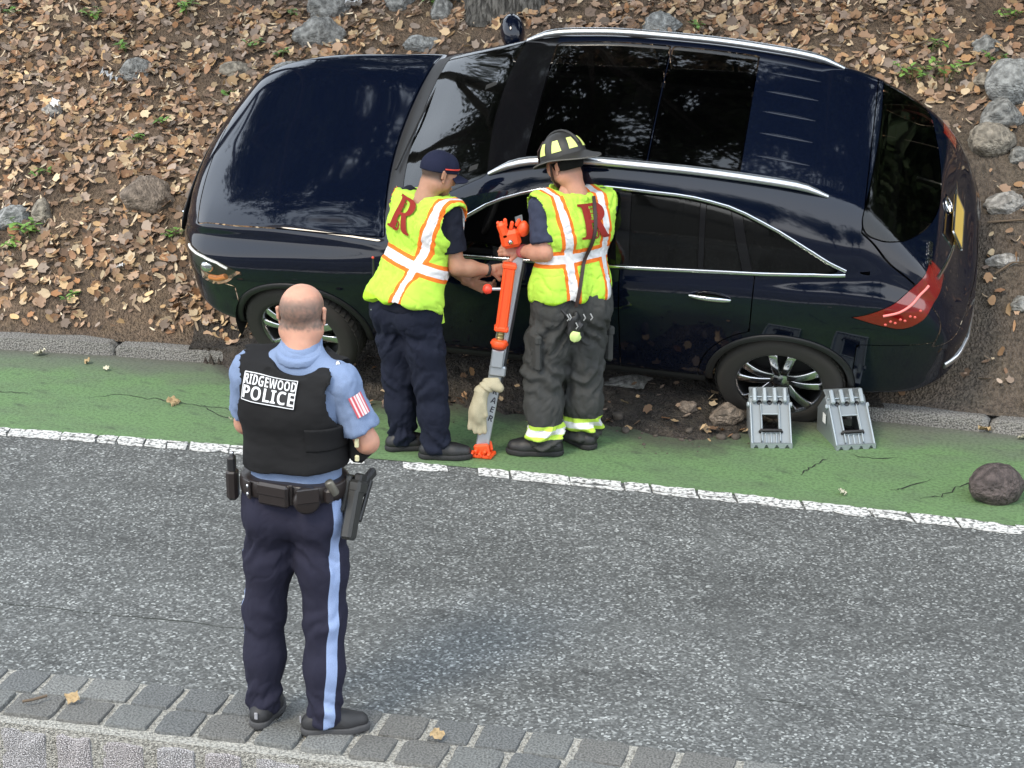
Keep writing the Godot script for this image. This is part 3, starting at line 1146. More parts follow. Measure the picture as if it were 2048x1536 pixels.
func build_stones() -> void:
	var b := func(x: float, z: float, dy := 0.0) -> Vector3: return Vector3(x, bank(x, z) + dy, z)
	stone("boulder", "brown wedge shaped boulder half buried left of the car", b.call(-2.55, -13.42, 0.0), Vector3(0.19, 0.15, 0.17), "stone_brown", 11, 0.5, 0.22, 0.16)
	stone("boulder", "grey half buried boulder next to the white paper scrap", b.call(-2.80, -14.62, -0.03), Vector3(0.14, 0.12, 0.12), "stone_grey", 12, 0.2, 0.1)
	stone("stone", "pale upright stone at the left edge of the bank", b.call(-3.30, -13.42, 0.0), Vector3(0.07, 0.13, 0.08), "stone_tan", 13, 0.3, 0.15)
	stone("stone", "bluish white stone cut off by the left edge", b.call(-3.50, -13.42, 0.0), Vector3(0.14, 0.10, 0.11), "stone_blue", 14, 0.9, 0.2)
	stone("stone", "light grey cobble among leaves high at the left", b.call(-3.37, -14.26, 0.0), Vector3(0.075, 0.06, 0.065), "stone_pale", 15)
	stone("boulder", "large rounded grey boulder, lower of the pair at the top", b.call(-1.44, -14.72, 0.0), Vector3(0.19, 0.15, 0.15), "stone_grey", 16, 0.1, 0.1)
	stone("boulder", "flat topped grey boulder, upper of the pair at the top", b.call(-1.38, -15.05, 0.02), Vector3(0.18, 0.15, 0.15), "stone_grey", 17, 0.4, 0.18)
	stone("boulder", "grey boulder at the top edge between boulder pair and tree", b.call(-0.86, -14.95, 0.02), Vector3(0.11, 0.13, 0.11), "stone_grey", 18, 0.4, 0.1)
	stone("boulder", "long flat pale slab lying left of the tree roots", b.call(-0.66, -14.52, 0.0), Vector3(0.15, 0.07, 0.09), "stone_blue", 19, 0.1, 0.2)
	stone("boulder", "dark grey boulder just left of the tree trunk", b.call(-0.52, -14.78, 0.0), Vector3(0.09, 0.11, 0.09), "stone_grey", 20, 0.6, 0.1)
	stone("boulder", "grey blocky boulder above the roof of the car", b.call(1.09, -14.26, 0.0), Vector3(0.14, 0.11, 0.11), "stone_blue", 21, 0.2, 0.22)
	stone("boulder", "big smooth bluish boulder at the right edge", b.call(3.33, -13.0, 0.04), Vector3(0.19, 0.17, 0.17), "stone_blue", 22, 0.3, 0.05, 0.12)
	stone("boulder", "grey angular boulder below the bluish one", b.call(3.22, -12.8, 0.02), Vector3(0.19, 0.12, 0.14), "stone_grey", 23, 0.8, 0.2)
	stone("boulder", "pale tan rounded boulder behind the rear bumper", b.call(3.12, -12.6, 0.03), Vector3(0.16, 0.12, 0.13), "stone_tan", 24, 0.5, 0.1, 0.14)
	stone("stone", "small round stone up left of the bluish boulder", b.call(3.17, -13.14, 0.02), Vector3(0.065, 0.055, 0.06), "stone_tan", 25)
	stone("stone", "pale flat stone under the roots at the right edge", b.call(3.15, -12.2, 0.0), Vector3(0.15, 0.08, 0.1), "stone_pale", 26, 0.4, 0.15)
	stone("stone", "half buried pale stone in the bare earth right of the bumper", b.call(3.07, -11.82, -0.01), Vector3(0.12, 0.05, 0.07), "stone_pale", 27, 0.1, 0.1)
	stone("stone", "small grey stone low in the bare earth at the right edge", b.call(3.12, -11.5, -0.01), Vector3(0.08, 0.06, 0.06), "stone_grey", 28)
	stone("stone", "flat grey stone between tan boulder and right edge", b.call(3.32, -12.5, 0.0), Vector3(0.12, 0.07, 0.09), "stone_grey", 29, 0.3, 0.2)
	stone("stone", "round grey stone by the weeds at the top right", b.call(3.25, -13.47, 0.0), Vector3(0.10, 0.08, 0.09), "stone_grey", 30)
	stone("stone", "dull stone among the leaves behind the bonnet", b.call(-2.05, -14.5, -0.02), Vector3(0.13, 0.07, 0.1), "stone_tan", 31, 0.3, 0.15)
	stone("stone", "grey stone resting under the bonnet edge, upper side", b.call(-1.62, -14.36, 0.0), Vector3(0.17, 0.09, 0.1), "stone_blue", 32, 0.2, 0.15)
	stone("boulder", "round purplish brown boulder lying on the green lane", Vector3(2.56, 0.085, -9.68), Vector3(0.152, 0.115, 0.13), "stone_purple", 33, 0.3, 0.06, 0.10)
	stone("stone", "earthy brown stone on the dirt beside the left step chock", Vector3(1.26, 0.075, -10.84), Vector3(0.10, 0.075, 0.08), "stone_brown", 34, 0.2, 0.2)
	stone("stone", "flat dark slab in the dirt under the car", Vector3(0.72, 0.12, -11.32), Vector3(0.17, 0.05, 0.09), "stone_grey", 35, 0.1, 0.3)
	stone("stone", "small dirt covered stone left of the flat kerb slab", Vector3(1.04, 0.09, -10.95), Vector3(0.06, 0.04, 0.05), "stone_brown", 36)
	# crumbs of earth
	var mm := MultiMesh.new()
	mm.transform_format = MultiMesh.TRANSFORM_3D
	mm.mesh = lump(Vector3(1.3, 1, 1), 0.35, 401, 7, 9).mesh()
	mm.instance_count = 140
	for i in 140:
		var x := rng.randf_range(-1.4, 1.9)
		var z := dirt_edge(x) - rng.randfn(0.08, 0.16)
		var r := 0.004 + 0.022 * pow(rng.randf(), 3.0)
		mm.set_instance_transform(i, Transform3D(Basis(Vector3.UP, rng.randf() * TAU) * Basis.from_scale(Vector3(r, r, r)), Vector3(x, maxf(dirt(x, z), 0.004) + r * 0.3, z)))
	var mi := MultiMeshInstance3D.new()
	mi.multimesh = mm
	mi.material_override = mat("clod", lin(0.08, 0.066, 0.054), 0.95)
	mi.name = "earth_crumbs"
	add_child(mi)
	tag(mi, "crumbs of dark earth along the dirt spilled over the lane", "earth", "", "stuff")

func crumpled(called: String, label: String, p: Vector3, size: float, sd: int, m: Material, flat := 0.35) -> void:
	var s := Shape.new()
	var k := 7
	var f := FastNoiseLite.new()
	f.seed = sd
	f.frequency = 2.2
	for i in k + 1:
		for j in k + 1:
			var u := Vector2(float(i) / k - 0.5, float(j) / k - 0.5)
			s.vert(Vector3(u.x * (1.0 + 0.2 * f.get_noise_2d(u.x * 3.0, u.y)), flat * (f.get_noise_2d(u.x * 2.0, u.y * 2.0) + 0.3), u.y * (0.8 + 0.2 * f.get_noise_2d(u.y * 4.0, 9.0))) * size)
	for i in k:
		for j in k:
			s.quad(i * (k + 1) + j, i * (k + 1) + j + 1, (i + 1) * (k + 1) + j + 1, (i + 1) * (k + 1) + j)
	s.smooth()
	var o := put(called, s, m, self, at(p, Vector3(28, sd * 37.0, 0)))
	tag(o, label, "litter" if called != "fallen_leaf" else "leaf")

func build_litter_bits() -> void:
	var b := func(x: float, z: float, dy := 0.03) -> Vector3: return Vector3(x, bank(x, z) + dy, z)
	crumpled("paper_scrap", "crumpled white paper beside the half buried grey boulder", b.call(-3.0, -14.5, 0.05), 0.13, 3, mats.paper, 0.5)
	crumpled("paper_scrap", "white paper scrap at the top right of the boulder pair", b.call(-1.2, -14.95, 0.06), 0.12, 5, mats.paper, 0.4)
	crumpled("paper_scrap", "small white scrap low on the bank left of the bumper", b.call(-2.66, -12.9, 0.03), 0.06, 7, mats.paper, 0.5)
	crumpled("paper_scrap", "whitish wad in the leaves high on the left bank", b.call(-3.33, -14.2, 0.09), 0.08, 9, mats.paper, 0.8)
	var tan1 := mat("leaf_tan", lin(0.42, 0.30, 0.16), 0.8)
	var pale := mat("leaf_pale", lin(0.62, 0.58, 0.44), 0.8)
	for m in [tan1, pale]:
		m.cull_mode = BaseMaterial3D.CULL_DISABLED
	var lv := [[-2.06, -11.26, 0.08, 0, "tan curled leaf lying across the crack in the green lane"], [1.76, -9.74, 0.05, 1, "pale leaf on the green lane by the white line"], [-1.66, -10.93, 0.035, 1, "tiny pale leaf on the lane left of the officer"],
		[2.75, -10.75, 0.07, 0, "tan leaf on the lane below the right kerb"], [2.95, -10.62, 0.06, 1, "pale leaf at the right kerb near the frame edge"], [-3.1, -12.28, 0.07, 1, "pale leaf at the foot of the left kerb"], [-2.75, -12.1, 0.05, 0, "tan leaf in the gutter at the left"], [-2.6, -11.95, 0.045, 1, "small pale leaf below the left kerb"],
		[2.52, -10.86, 0.05, 1, "pale leaf in the gutter behind the right chock"], [-1.82, -7.30, 0.055, 0, "tan leaf on the setts left of the officer"], [-0.30, -6.98, 0.06, 0, "tan leaf on the setts right of the officer"]]
	var i := 0
	for q in lv:
		i += 1
		var y := 0.02 if q[1] < -8.0 else 0.045
		crumpled("fallen_leaf", q[4], Vector3(q[0], y, q[1]), q[2], 20 + i, pale if q[3] else tan1, 0.45)
	# thin roots and twigs
	var tw := [[[Vector2(3.0, -12.05), Vector2(3.25, -12.0), Vector2(3.5, -11.85)], "bare root sticking out of the earth at the right edge"], [[Vector2(2.98, -11.7), Vector2(3.1, -11.75), Vector2(3.3, -11.68)], "thin pale twig on the bare earth right of the bumper"], [[Vector2(2.6, -13.55), Vector2(2.9, -13.6), Vector2(3.1, -13.72)], "long thin twig above the green weed patch"],
		[[Vector2(-3.4, -13.9), Vector2(-3.55, -13.7), Vector2(-3.6, -13.5)], "grey twig at the left edge of the bank"], [[Vector2(-1.3, -14.7), Vector2(-1.1, -14.8), Vector2(-0.95, -14.75)], "twig in the leaves right of the boulder pair"]]
	for q in tw:
		var ps := PackedVector3Array()
		for p in q[0]:
			ps.append(Vector3(p.x, bank(p.x, p.y) + 0.035, p.y))
		tag(put("twig", tube(ps, [0.008, 0.006, 0.003], 6), mats.twig), q[1], "twig")
	var sp := PackedVector3Array([Vector3(-2.02, 0.045, -7.27), Vector3(-1.98, 0.048, -7.28), Vector3(-1.93, 0.046, -7.32)])
	tag(put("twig", tube(sp, 0.006, 6), mats.twig), "short dark twig on the setts at the lower left", "twig")

func build_tree(called: String, label: String, p: Vector3, h: float, r: float, crown: Vector3, clumps: int, sd: int, reach := 0.0, gap := 0.0) -> void:
	var o := thing(called, label, called, Transform3D(Basis(), p), "trees on the bank" if called == "tree" else "shrubs on the bank")
	var rg := RandomNumberGenerator.new()
	rg.seed = sd
	var rings := []
	for i in 15:
		var t := i / 14.0
		var y := -0.25 + t * h
		var rr := r * (1.0 - 0.55 * t) + r * 0.75 * exp(-maxf(y, 0.0) / 0.22)
		var ring := []
		for k in 28:
			var w := TAU * k / 28
			var e := 1.0 + 0.10 * sin(w * 5.0 + sd) * exp(-maxf(y, 0.0) / 0.5) + 0.05 * sin(w * 9.0 + y * 1.5)
			ring.append(Vector3(cos(w) * rr * e + 0.04 * y * sin(sd), y, sin(w) * rr * e))
		rings.append(ring)
	put("trunk", loft(rings), mats.bark, o)
	var limbs := Shape.new()
	for i in 9:
		var w := TAU * i / 9 + rg.randf()
		var y0 := h * rg.randf_range(0.45, 0.95)
		var e := Vector3(cos(w) * crown.x * 0.8, h * 0.9 + rg.randf_range(-0.2, 1.0) * crown.y * 0.7, sin(w) * crown.z * 0.8 + reach * 0.8)
		var s0 := Vector3(0.04 * y0 * sin(sd), y0, 0)
		limbs.add(tube(PackedVector3Array([s0, s0.lerp(e, 0.35) + Vector3(0, 0.4, 0), s0.lerp(e, 0.7) + Vector3(0, 0.35, 0), e]), [r * 0.4, r * 0.28, r * 0.16, r * 0.05], 8))
	put("limbs", limbs, mats.bark, o)
	var cl := Shape.new()
	for i in 16:
		var a := Vector3(rg.randfn(0, 0.16), rg.randfn(0, 0.10), rg.randfn(0, 0.16))
		var b := Basis.from_euler(Vector3(rg.randfn(0, 0.6), rg.randf() * TAU, rg.randfn(0, 0.5)))
		var base := cl.v.size()
		for q in [Vector3(0, 0, -0.07), Vector3(0.045, 0.01, 0), Vector3(0, 0, 0.08), Vector3(-0.045, 0.01, 0)]:
			cl.vert(a + b * q, b * Vector3.UP)
		cl.quad(base, base + 1, base + 2, base + 3)
	var mm := MultiMesh.new()
	mm.transform_format = MultiMesh.TRANSFORM_3D
	mm.mesh = cl.mesh()
	var spots := []
	var tries := 0
	while spots.size() < clumps and tries < clumps * 6:
		tries += 1
		var d := Vector3(rg.randfn(0, 1), rg.randfn(0, 1), rg.randfn(0, 1)).normalized() * pow(rg.randf(), 0.45)
		d *= 0.75 + 0.35 * noise2.get_noise_3d(d.x * 3.0 + sd, d.y * 3.0, d.z * 3.0) * 2.0
		# leaves hang in boughs with open sky between them
		var wp: Vector3 = p + d * crown
		if noise2.get_noise_3d(wp.x * 0.75, wp.y * 0.75, wp.z * 0.75) < gap:
			continue
		var sc := rg.randf_range(0.8, 1.5)
		spots.append(Transform3D(Basis.from_euler(Vector3(rg.randf() * TAU, rg.randf() * TAU, 0)) * Basis.from_scale(Vector3(sc, sc, sc)), Vector3(0.04 * h * sin(sd), h + crown.y * 0.25, reach) + d * crown))
	mm.instance_count = spots.size()
	for i in spots.size():
		mm.set_instance_transform(i, spots[i])
	var mi := MultiMeshInstance3D.new()
	mi.multimesh = mm
	mi.material_override = mats.crown_leaf
	mi.name = "crown"
	mi.set_meta("kind", "stuff")
	o.add_child(mi)

func build_trees() -> void:
	var y := func(x: float, z: float) -> Vector3: return Vector3(x, bank(x, z), z)
	build_tree("tree", "thick grey trunk of a tree standing behind the car at the top", y.call(-0.07, -14.95), 6.5, 0.235, Vector3(5.2, 2.4, 4.4), 1700, 4, 1.8, 0.25)
	build_tree("tree", "tree up the bank out of view on the left", y.call(-6.4, -17.5), 7.5, 0.26, Vector3(4.2, 3.2, 4.0), 2300, 7)
	build_tree("tree", "tree up the bank out of view on the right", y.call(6.6, -15.5), 7.5, 0.28, Vector3(4.2, 3.2, 4.0), 2300, 9)
	build_tree("tree", "tree on the bank further along the road to the right", y.call(8.6, -11.6), 7.0, 0.26, Vector3(4.3, 3.0, 3.6), 2600, 21)
	build_tree("tree", "tree up the bank above the bonnet, crown over the lane", y.call(-3.6, -16.7), 6.0, 0.22, Vector3(4.6, 2.2, 5.0), 1250, 41, 3.6, 0.26)
	build_tree("tree", "tree up the bank above the tailgate, crown over the lane", y.call(3.7, -15.9), 6.2, 0.22, Vector3(4.6, 2.2, 5.0), 1250, 44, 3.0, 0.26)
	for q in [[-15.0, 15.0, 51], [-8.5, 19.0, 52], [-2.0, 16.5, 53], [5.0, 18.5, 54], [11.5, 15.5, 55], [18.0, 19.0, 56]]:
		build_tree("tree", "tree behind the viewer, %s in the row across the low ground" % ["first", "second", "third", "fourth", "fifth", "last"][q[2] - 51], Vector3(q[0], -0.9, q[1]), 5.0, 0.24, Vector3(4.6, 3.4, 3.6), 1300, q[2], 0.0, -0.3)
	for q in [[6.3, -13.2, 1.9, 31], [7.8, -15.2, 2.3, 32], [5.6, -17.6, 2.2, 33], [9.8, -13.0, 2.2, 34]]:
		build_tree("shrub", ["dense shrub on the bank right of the view, nearest the road", "large shrub behind the nearest one on the right", "shrub highest on the bank at the right", "farthest shrub along the road to the right"][q[3] - 31], y.call(q[0], q[1]), 1.0, 0.07, Vector3(q[2], 1.7, q[2]), 900, q[3], 0.0, -1.0)
	build_tree("tree", "tree far up the bank behind the trunk", y.call(1.6, -21.5), 8.0, 0.25, Vector3(4.5, 4.0, 4.0), 2000, 12)
	build_tree("tree", "tree far up the bank at the left", y.call(-4.6, -23.0), 8.0, 0.25, Vector3(4.5, 4.2, 4.0), 2000, 15)
	build_tree("tree", "tree far up the bank at the right", y.call(8.6, -23.0), 8.0, 0.25, Vector3(4.5, 4.2, 4.0), 2000, 18)
# ---------------------------------------------------------------- the car
# Car axes: x to the rear from the front axle, y up, z to its left (the side the viewer sees).
const C_LOW := [-0.86, 0.40, -0.80, 0.30, -0.70, 0.23, -0.5, 0.20, 0.0, 0.21, 0.6, 0.215, 2.4, 0.25, 2.9, 0.25, 3.3, 0.23, 3.6, 0.23, 3.8, 0.30, 3.90, 0.41, 3.93, 0.47]
const C_WIDE := [-0.86, 0.34, -0.83, 0.50, -0.78, 0.62, -0.70, 0.76, -0.55, 0.85, -0.35, 0.895, -0.1, 0.915, 0.3, 0.925, 1.2, 0.93, 2.3, 0.935, 2.9, 0.935, 3.2, 0.915, 3.45, 0.88, 3.62, 0.835, 3.75, 0.775, 3.84, 0.69, 3.90, 0.56, 3.92, 0.45, 3.93, 0.36]
const C_TOP := [-0.86, 0.70, -0.82, 0.79, -0.76, 0.855, -0.68, 0.905, -0.5, 0.98, -0.2, 1.06, 0.1, 1.105, 0.35, 1.122, 0.47, 1.125, 0.56, 1.18, 0.75, 1.305, 0.95, 1.42, 1.08, 1.487, 1.2, 1.535, 1.4, 1.585, 1.7, 1.622, 2.1, 1.632, 2.5, 1.622, 2.9, 1.585, 3.15, 1.53, 3.255, 1.485, 3.30, 1.445, 3.45, 1.315, 3.6, 1.175, 3.66, 1.12, 3.71, 1.04, 3.76, 0.95, 3.80, 0.86, 3.86, 0.78, 3.90, 0.74, 3.93, 0.69]
const C_BELT := [-0.86, 0.62, -0.80, 0.70, -0.72, 0.76, -0.6, 0.82, -0.4, 0.885, -0.1, 0.945, 0.3, 0.99, 0.6, 1.02, 1.0, 1.05, 1.85, 1.105, 2.65, 1.165, 3.1, 1.185, 3.3, 1.165, 3.5, 1.09, 3.66, 0.97, 3.76, 0.86, 3.86, 0.70, 3.93, 0.62]
const C_BELTZ := [-0.86, 0.30, -0.80, 0.50, -0.72, 0.62, -0.6, 0.70, -0.4, 0.765, -0.1, 0.81, 0.3, 0.84, 0.6, 0.86, 1.0, 0.868, 1.85, 0.872, 2.65, 0.86, 3.0, 0.835, 3.3, 0.79, 3.5, 0.755, 3.66, 0.715, 3.76, 0.665, 3.86, 0.56, 3.93, 0.33]
const C_EDGE := [-0.86, 0.66, -0.80, 0.745, -0.72, 0.81, -0.6, 0.89, -0.4, 0.965, -0.1, 1.03, 0.3, 1.06, 0.5, 1.07, 0.65, 1.16, 0.8, 1.255, 1.0, 1.375, 1.15, 1.455, 1.4, 1.535, 1.8, 1.578, 2.2, 1.583, 2.7, 1.558, 3.0, 1.515, 3.2, 1.455, 3.3, 1.39, 3.45, 1.27, 3.6, 1.125, 3.70, 1.0, 3.78, 0.87, 3.86, 0.74, 3.93, 0.66]
const C_EDGEZ := [-0.86, 0.24, -0.80, 0.42, -0.72, 0.56, -0.6, 0.64, -0.4, 0.695, -0.1, 0.72, 0.3, 0.73, 0.5, 0.745, 0.65, 0.72, 0.8, 0.695, 1.0, 0.66, 1.15, 0.635, 1.4, 0.61, 1.8, 0.60, 2.2, 0.598, 2.7, 0.595, 3.0, 0.59, 3.2, 0.59, 3.3, 0.60, 3.45, 0.62, 3.6, 0.635, 3.70, 0.625, 3.78, 0.585, 3.86, 0.48, 3.93, 0.26]
const C_DLO := [0.80, 1.06, 0.9, 1.165, 1.0, 1.245, 1.21, 1.375, 1.5, 1.465, 1.86, 1.508, 2.2, 1.508, 2.45, 1.485, 2.73, 1.405, 2.96, 1.305, 3.15, 1.205]
const FRONT_Y := 0.272
const REAR_X := 2.872
const REAR_Y := 0.34

func car_section(x: float) -> PackedVector2Array:    # (z, y) from the sill up to the middle of the roof
	var l := cv(C_LOW, x)
	var w := cv(C_WIDE, x)
	var t := cv(C_TOP, x)
	var yb := cv(C_BELT, x)
	var zb := cv(C_BELTZ, x)
	var ye := cv(C_EDGE, x)
	var ze := cv(C_EDGEZ, x)
	var g := sst(0.55, 1.0, x) * (1.0 - sst(3.15, 3.4, x))
	var h := yb - l
	var pts := [Vector2(maxf(w - 0.13, 0.05), l), Vector2(w - 0.05, l + 0.065 * h / 0.8), Vector2(w - 0.030, l + 0.26 * h), Vector2(w - 0.012, l + 0.52 * h), Vector2(w, l + 0.74 * h), Vector2(lerpf(w, zb, 0.28), l + 0.90 * h), Vector2(zb, yb),
		Vector2(lerpf(zb, ze, 0.5) + 0.012 + 0.022 * g, lerpf(yb, ye, 0.5) + 0.016 * (1.0 - sst(0.4, 0.9, x)) * sst(-0.86, -0.6, x)), Vector2(ze, ye), Vector2(ze * 0.80, lerpf(ye, t, 0.50) + 0.006 * (1.0 - sst(0.25, 0.5, x)) * sst(-0.72, -0.3, x)), Vector2(ze * 0.42, lerpf(ye, t, 0.87)), Vector2(0, t)]
	var out := PackedVector2Array()
	var n := pts.size()
	var sub := 7
	for i in n - 1:
		var p0: Vector2 = pts[i - 1] if i > 0 else pts[0] * 2.0 - pts[1]
		var p3: Vector2 = pts[i + 2] if i < n - 2 else Vector2(-pts[n - 2].x, pts[n - 2].y)
		for k in sub:
			out.append(pts[i].cubic_interpolate(pts[i + 1], p0, p3, float(k) / sub))
	out.append(pts[n - 1])
	return out

const SIDE_ROWS := 56      # rows of the section from the sill to the roof edge

# a point of the near side at (x, y), pushed out by off
func side(x: float, y: float, off := 0.0) -> Vector3:
	var s := car_section(x)
	for i in range(1, mini(SIDE_ROWS + 3, s.size()) - 1):
		if s[i].y <= y and s[i + 1].y >= y:
			var f := (y - s[i].y) / maxf(s[i + 1].y - s[i].y, 1e-5)
			var p := s[i].lerp(s[i + 1], f)
			var d := (s[i + 1] - s[i]).normalized()
			return Vector3(x, y - d.x * off, p.x + d.y * off)
	return Vector3(x, y, s[SIDE_ROWS].x)

func over(x: float, z: float, off := 0.0) -> Vector3:
	var s := car_section(x)
	var az := absf(z)
	for i in range(s.size() - 1, 30, -1):
		if s[i].x <= az and s[i - 1].x >= az:
			var f := (az - s[i].x) / maxf(s[i - 1].x - s[i].x, 1e-5)
			return Vector3(x, lerpf(s[i].y, s[i - 1].y, f) + off, z)
	return Vector3(x, s[30].y + off, z)

func flip(s: Shape) -> Shape:
	var o := Shape.new()
	for i in s.v.size():
		o.vert(s.v[i] * Vector3(1, 1, -1), s.n[i] * Vector3(1, 1, -1), s.uv[i])
	o.t = s.t.duplicate()
	return o

func both(s: Shape) -> Shape:
	var o := Shape.new()
	o.add(s)
	o.add(flip(s))
	return o

func shell(o: Shape, th: float) -> Shape:
	# a sheet given thickness inwards
	var s := Shape.new()
	s.add(o)
	var base := s.v.size()
	for i in o.v.size():
		s.vert(o.v[i] - o.n[i] * th, -o.n[i], o.uv[i])
	for i in o.t:
		s.t.append(base + i)
	var edge := {}
	for i in range(0, o.t.size(), 3):
		for q in 3:
			var a := o.t[i + q]
			var b := o.t[i + (q + 1) % 3]
			var key := Vector2i(mini(a, b), maxi(a, b))
			edge[key] = 0 if edge.has(key) else 1
	for key in edge:
		if edge[key]:
			s.quad(key.x, key.y, base + key.y, base + key.x)
	return s

func side_tube(pts: Array, r: float, off: float, flat := 1.0) -> Shape:
	var ps := PackedVector3Array()
	for i in pts.size() - 1:
		for k in 10:
			var p: Vector2 = pts[i].lerp(pts[i + 1], k / 10.0)
			ps.append(side(p.x, p.y, off))
	var e: Vector2 = pts[pts.size() - 1]
	ps.append(side(e.x, e.y, off))
	return tube(ps, r, 8, flat, Vector3(0, 0, 1))

func build_car() -> void:
	var paint := mat("car_paint", lin(0.0026, 0.0046, 0.0125), 0.5)
	paint.metallic_specular = 0.0
	paint.clearcoat_enabled = true
	paint.clearcoat = 1.0
	paint.clearcoat_roughness = 0.05
	var trim := mat("black_trim", lin(0.012, 0.012, 0.013), 0.55)
	var gloss := mat("gloss_black", lin(0.004, 0.004, 0.005), 0.08)
	var chrome := mat("chrome", lin(0.72, 0.73, 0.75), 0.14, 1.0)
	var satin := mat("satin_rail", lin(0.62, 0.63, 0.64), 0.32, 1.0)
	var glass := mat("tinted_glass", Color(0.006, 0.008, 0.008, 0.78), 0.03)
	glass.transparency = BaseMaterial3D.TRANSPARENCY_ALPHA
	var dark_glass := mat("roof_glass", Color(0.004, 0.004, 0.005, 0.93), 0.03)
	dark_glass.transparency = BaseMaterial3D.TRANSPARENCY_ALPHA
	var rubber := mat("tyre_rubber", lin(0.030, 0.027, 0.024), 0.9)
	var cabin := mat("cabin_dark", lin(0.016, 0.016, 0.017), 0.85)
	var lining := mat("cabin_seat", lin(0.10, 0.10, 0.095), 0.8)
	var lamp := mat("tail_lamp_red", lin(0.18, 0.004, 0.004), 0.12)
	lamp.clearcoat_enabled = true
	lamp.clearcoat_roughness = 0.02
	var car := thing("car", "dark blue estate suv tilted against the bank with its left wheels at the kerb", "car",
		Transform3D(Basis(Vector3(0.98123, -0.07084, 0.17936), Vector3(-0.03186, 0.85775, 0.51308), Vector3(-0.1902, -0.50916, 0.83939)), Vector3(-1.0801, 0.6411, -12.2811)))
	# --- the skin, as one sheet from sill to sill
	var xs := []
	var x := -0.86
	while x < 3.93:
		xs.append(x)
		var st := 0.026
		if x < -0.6 or x > 3.6:
			st = 0.012
		elif (x > 0.4 and x < 0.75) or (x > 3.15 and x < 3.4):
			st = 0.014
		if x < -0.80 or x > 3.88:
			st = 0.006
		x += st
	xs.append(3.93)
	var skin := Shape.new()
	var k := 0
	for xx in xs:
		var s := car_section(xx)
		var ring := PackedVector3Array()
		var lift := 0.06 * (1.0 - sst(0.45, 1.1, xx)) * sst(-0.86, -0.55, xx)
		for i in s.size():
			ring.append(Vector3(xx, s[i].y, s[i].x))
		for i in range(s.size() - 2, -1, -1):
			ring.append(Vector3(xx + 0.05 * sst(0.1, 0.8, s[i].x) * sst(2.9, 3.6, xx), s[i].y + lift * sst(0.0, 0.8, s[i].x) * sst(0.5, 0.8, s[i].y), -s[i].x))
		k = ring.size()
		for i in k:
			skin.vert(ring[i], Vector3.ZERO, Vector2(minf(i, k - 1 - i), xx))
	for i in xs.size() - 1:
		for j in k - 1:
			skin.quad(i * k + j, (i + 1) * k + j, (i + 1) * k + j + 1, i * k + j + 1)
	# close nose and tail
	for e in [0, xs.size() - 1]:
		var mid := Vector3.ZERO
		for j in k:
			mid += skin.v[e * k + j]
		mid /= k
		var c := skin.vert(mid + Vector3(-0.004 if e == 0 else 0.004, 0, 0), Vector3.ZERO, Vector2(20, xs[e]))
		for j in k:
			var j2 := (j + 1) % k
			if e == 0:
				skin.tri(c, e * k + j, e * k + j2)
			else:
				skin.tri(c, e * k + j2, e * k + j)
	skin.smooth()
	for i in skin.n.size():
		var out := skin.v[i] - Vector3(clampf(skin.v[i].x, 0.0, 3.2), 0.75, 0)
		if skin.n[i].dot(out) < 0.0:
			skin.n[i] = -skin.n[i]
	# --- cut the openings and panels
	var r: Array
	var parts := {}
	var wheels := [Vector2(0.0, 0.29), Vector2(REAR_X, 0.355)]
	r = carve(skin, func(p: Vector3, _u: Vector2) -> float: return maxf(minf(Vector2(p.x, p.y).distance_to(wheels[0]), Vector2(p.x, p.y).distance_to(wheels[1])) - 0.405, 0.5 - absf(p.z)))
	skin = r[1]
	r = carve_gap(skin, 0.004, func(p: Vector3, _u: Vector2) -> float: return smax(smax(0.55 + 0.15 * p.z * p.z - p.x, p.x - 1.075 - 0.13 * p.z * p.z, 0.03), absf(p.z) - (cv(C_EDGEZ, p.x) - 0.035), 0.03))
	parts.windscreen = r[0]
	skin = r[1]
	r = carve(skin, func(p: Vector3, _u: Vector2) -> float: return maxf(maxf(0.455 + 0.15 * p.z * p.z - p.x, p.x - 0.70), absf(p.z) - (cv(C_EDGEZ, p.x) - 0.005)) if p.x < 0.74 else 1.0)
	parts.cowl = r[0]
	skin = r[1]
	for q in [[1.33, 2.005, "front_roof_glass"], [2.02, 2.525, "rear_roof_glass"]]:
		r = carve_gap(skin, 0.010, func(p: Vector3, _u: Vector2) -> float: return smax(maxf(q[0] - p.x, p.x - q[1]), maxf(absf(p.z) - 0.508, 1.3 - p.y), 0.02))
		parts[q[2]] = r[0]
		skin = r[1]
	r = carve(skin, func(p: Vector3, _u: Vector2) -> float: return maxf(maxf(1.075 + 0.13 * p.z * p.z - p.x, p.x - 1.33), absf(p.z) - (cv(C_EDGEZ, p.x) - 0.035)) if p.y > 1.2 else 1.0)
	parts.roof_front = r[0]
	skin = r[1]
	r = carve_gap(skin, 0.006, func(p: Vector3, _u: Vector2) -> float: return smax(smax(3.262 - 0.07 * p.z * p.z - 0.03 * p.z - p.x, p.x - (3.655 - (0.60 if p.z > 0.0 else 0.30) * p.z * p.z), 0.06), absf(p.z) - (0.655 - 0.16 * (p.x - 3.27)), 0.08) if p.y > 0.98 else 1.0)
	parts.rear_window = r[0]
	skin = r[1]
	# side windows: the opening, then the panes between the pillars
	var dlo := func(p: Vector3, _u: Vector2) -> float:
		if absf(p.z) < 0.5 or p.x < 0.7 or p.x > 3.3:
			return 1.0
		return smax(smax(cv(C_BELT, p.x) + 0.022 - p.y, (p.y - cv(C_DLO, p.x)) * 0.8, 0.02), 0.86 - p.x, 0.02)
	r = carve_gap(skin, 0.006, dlo)
	var opening: Shape = r[0]
	skin = r[1]
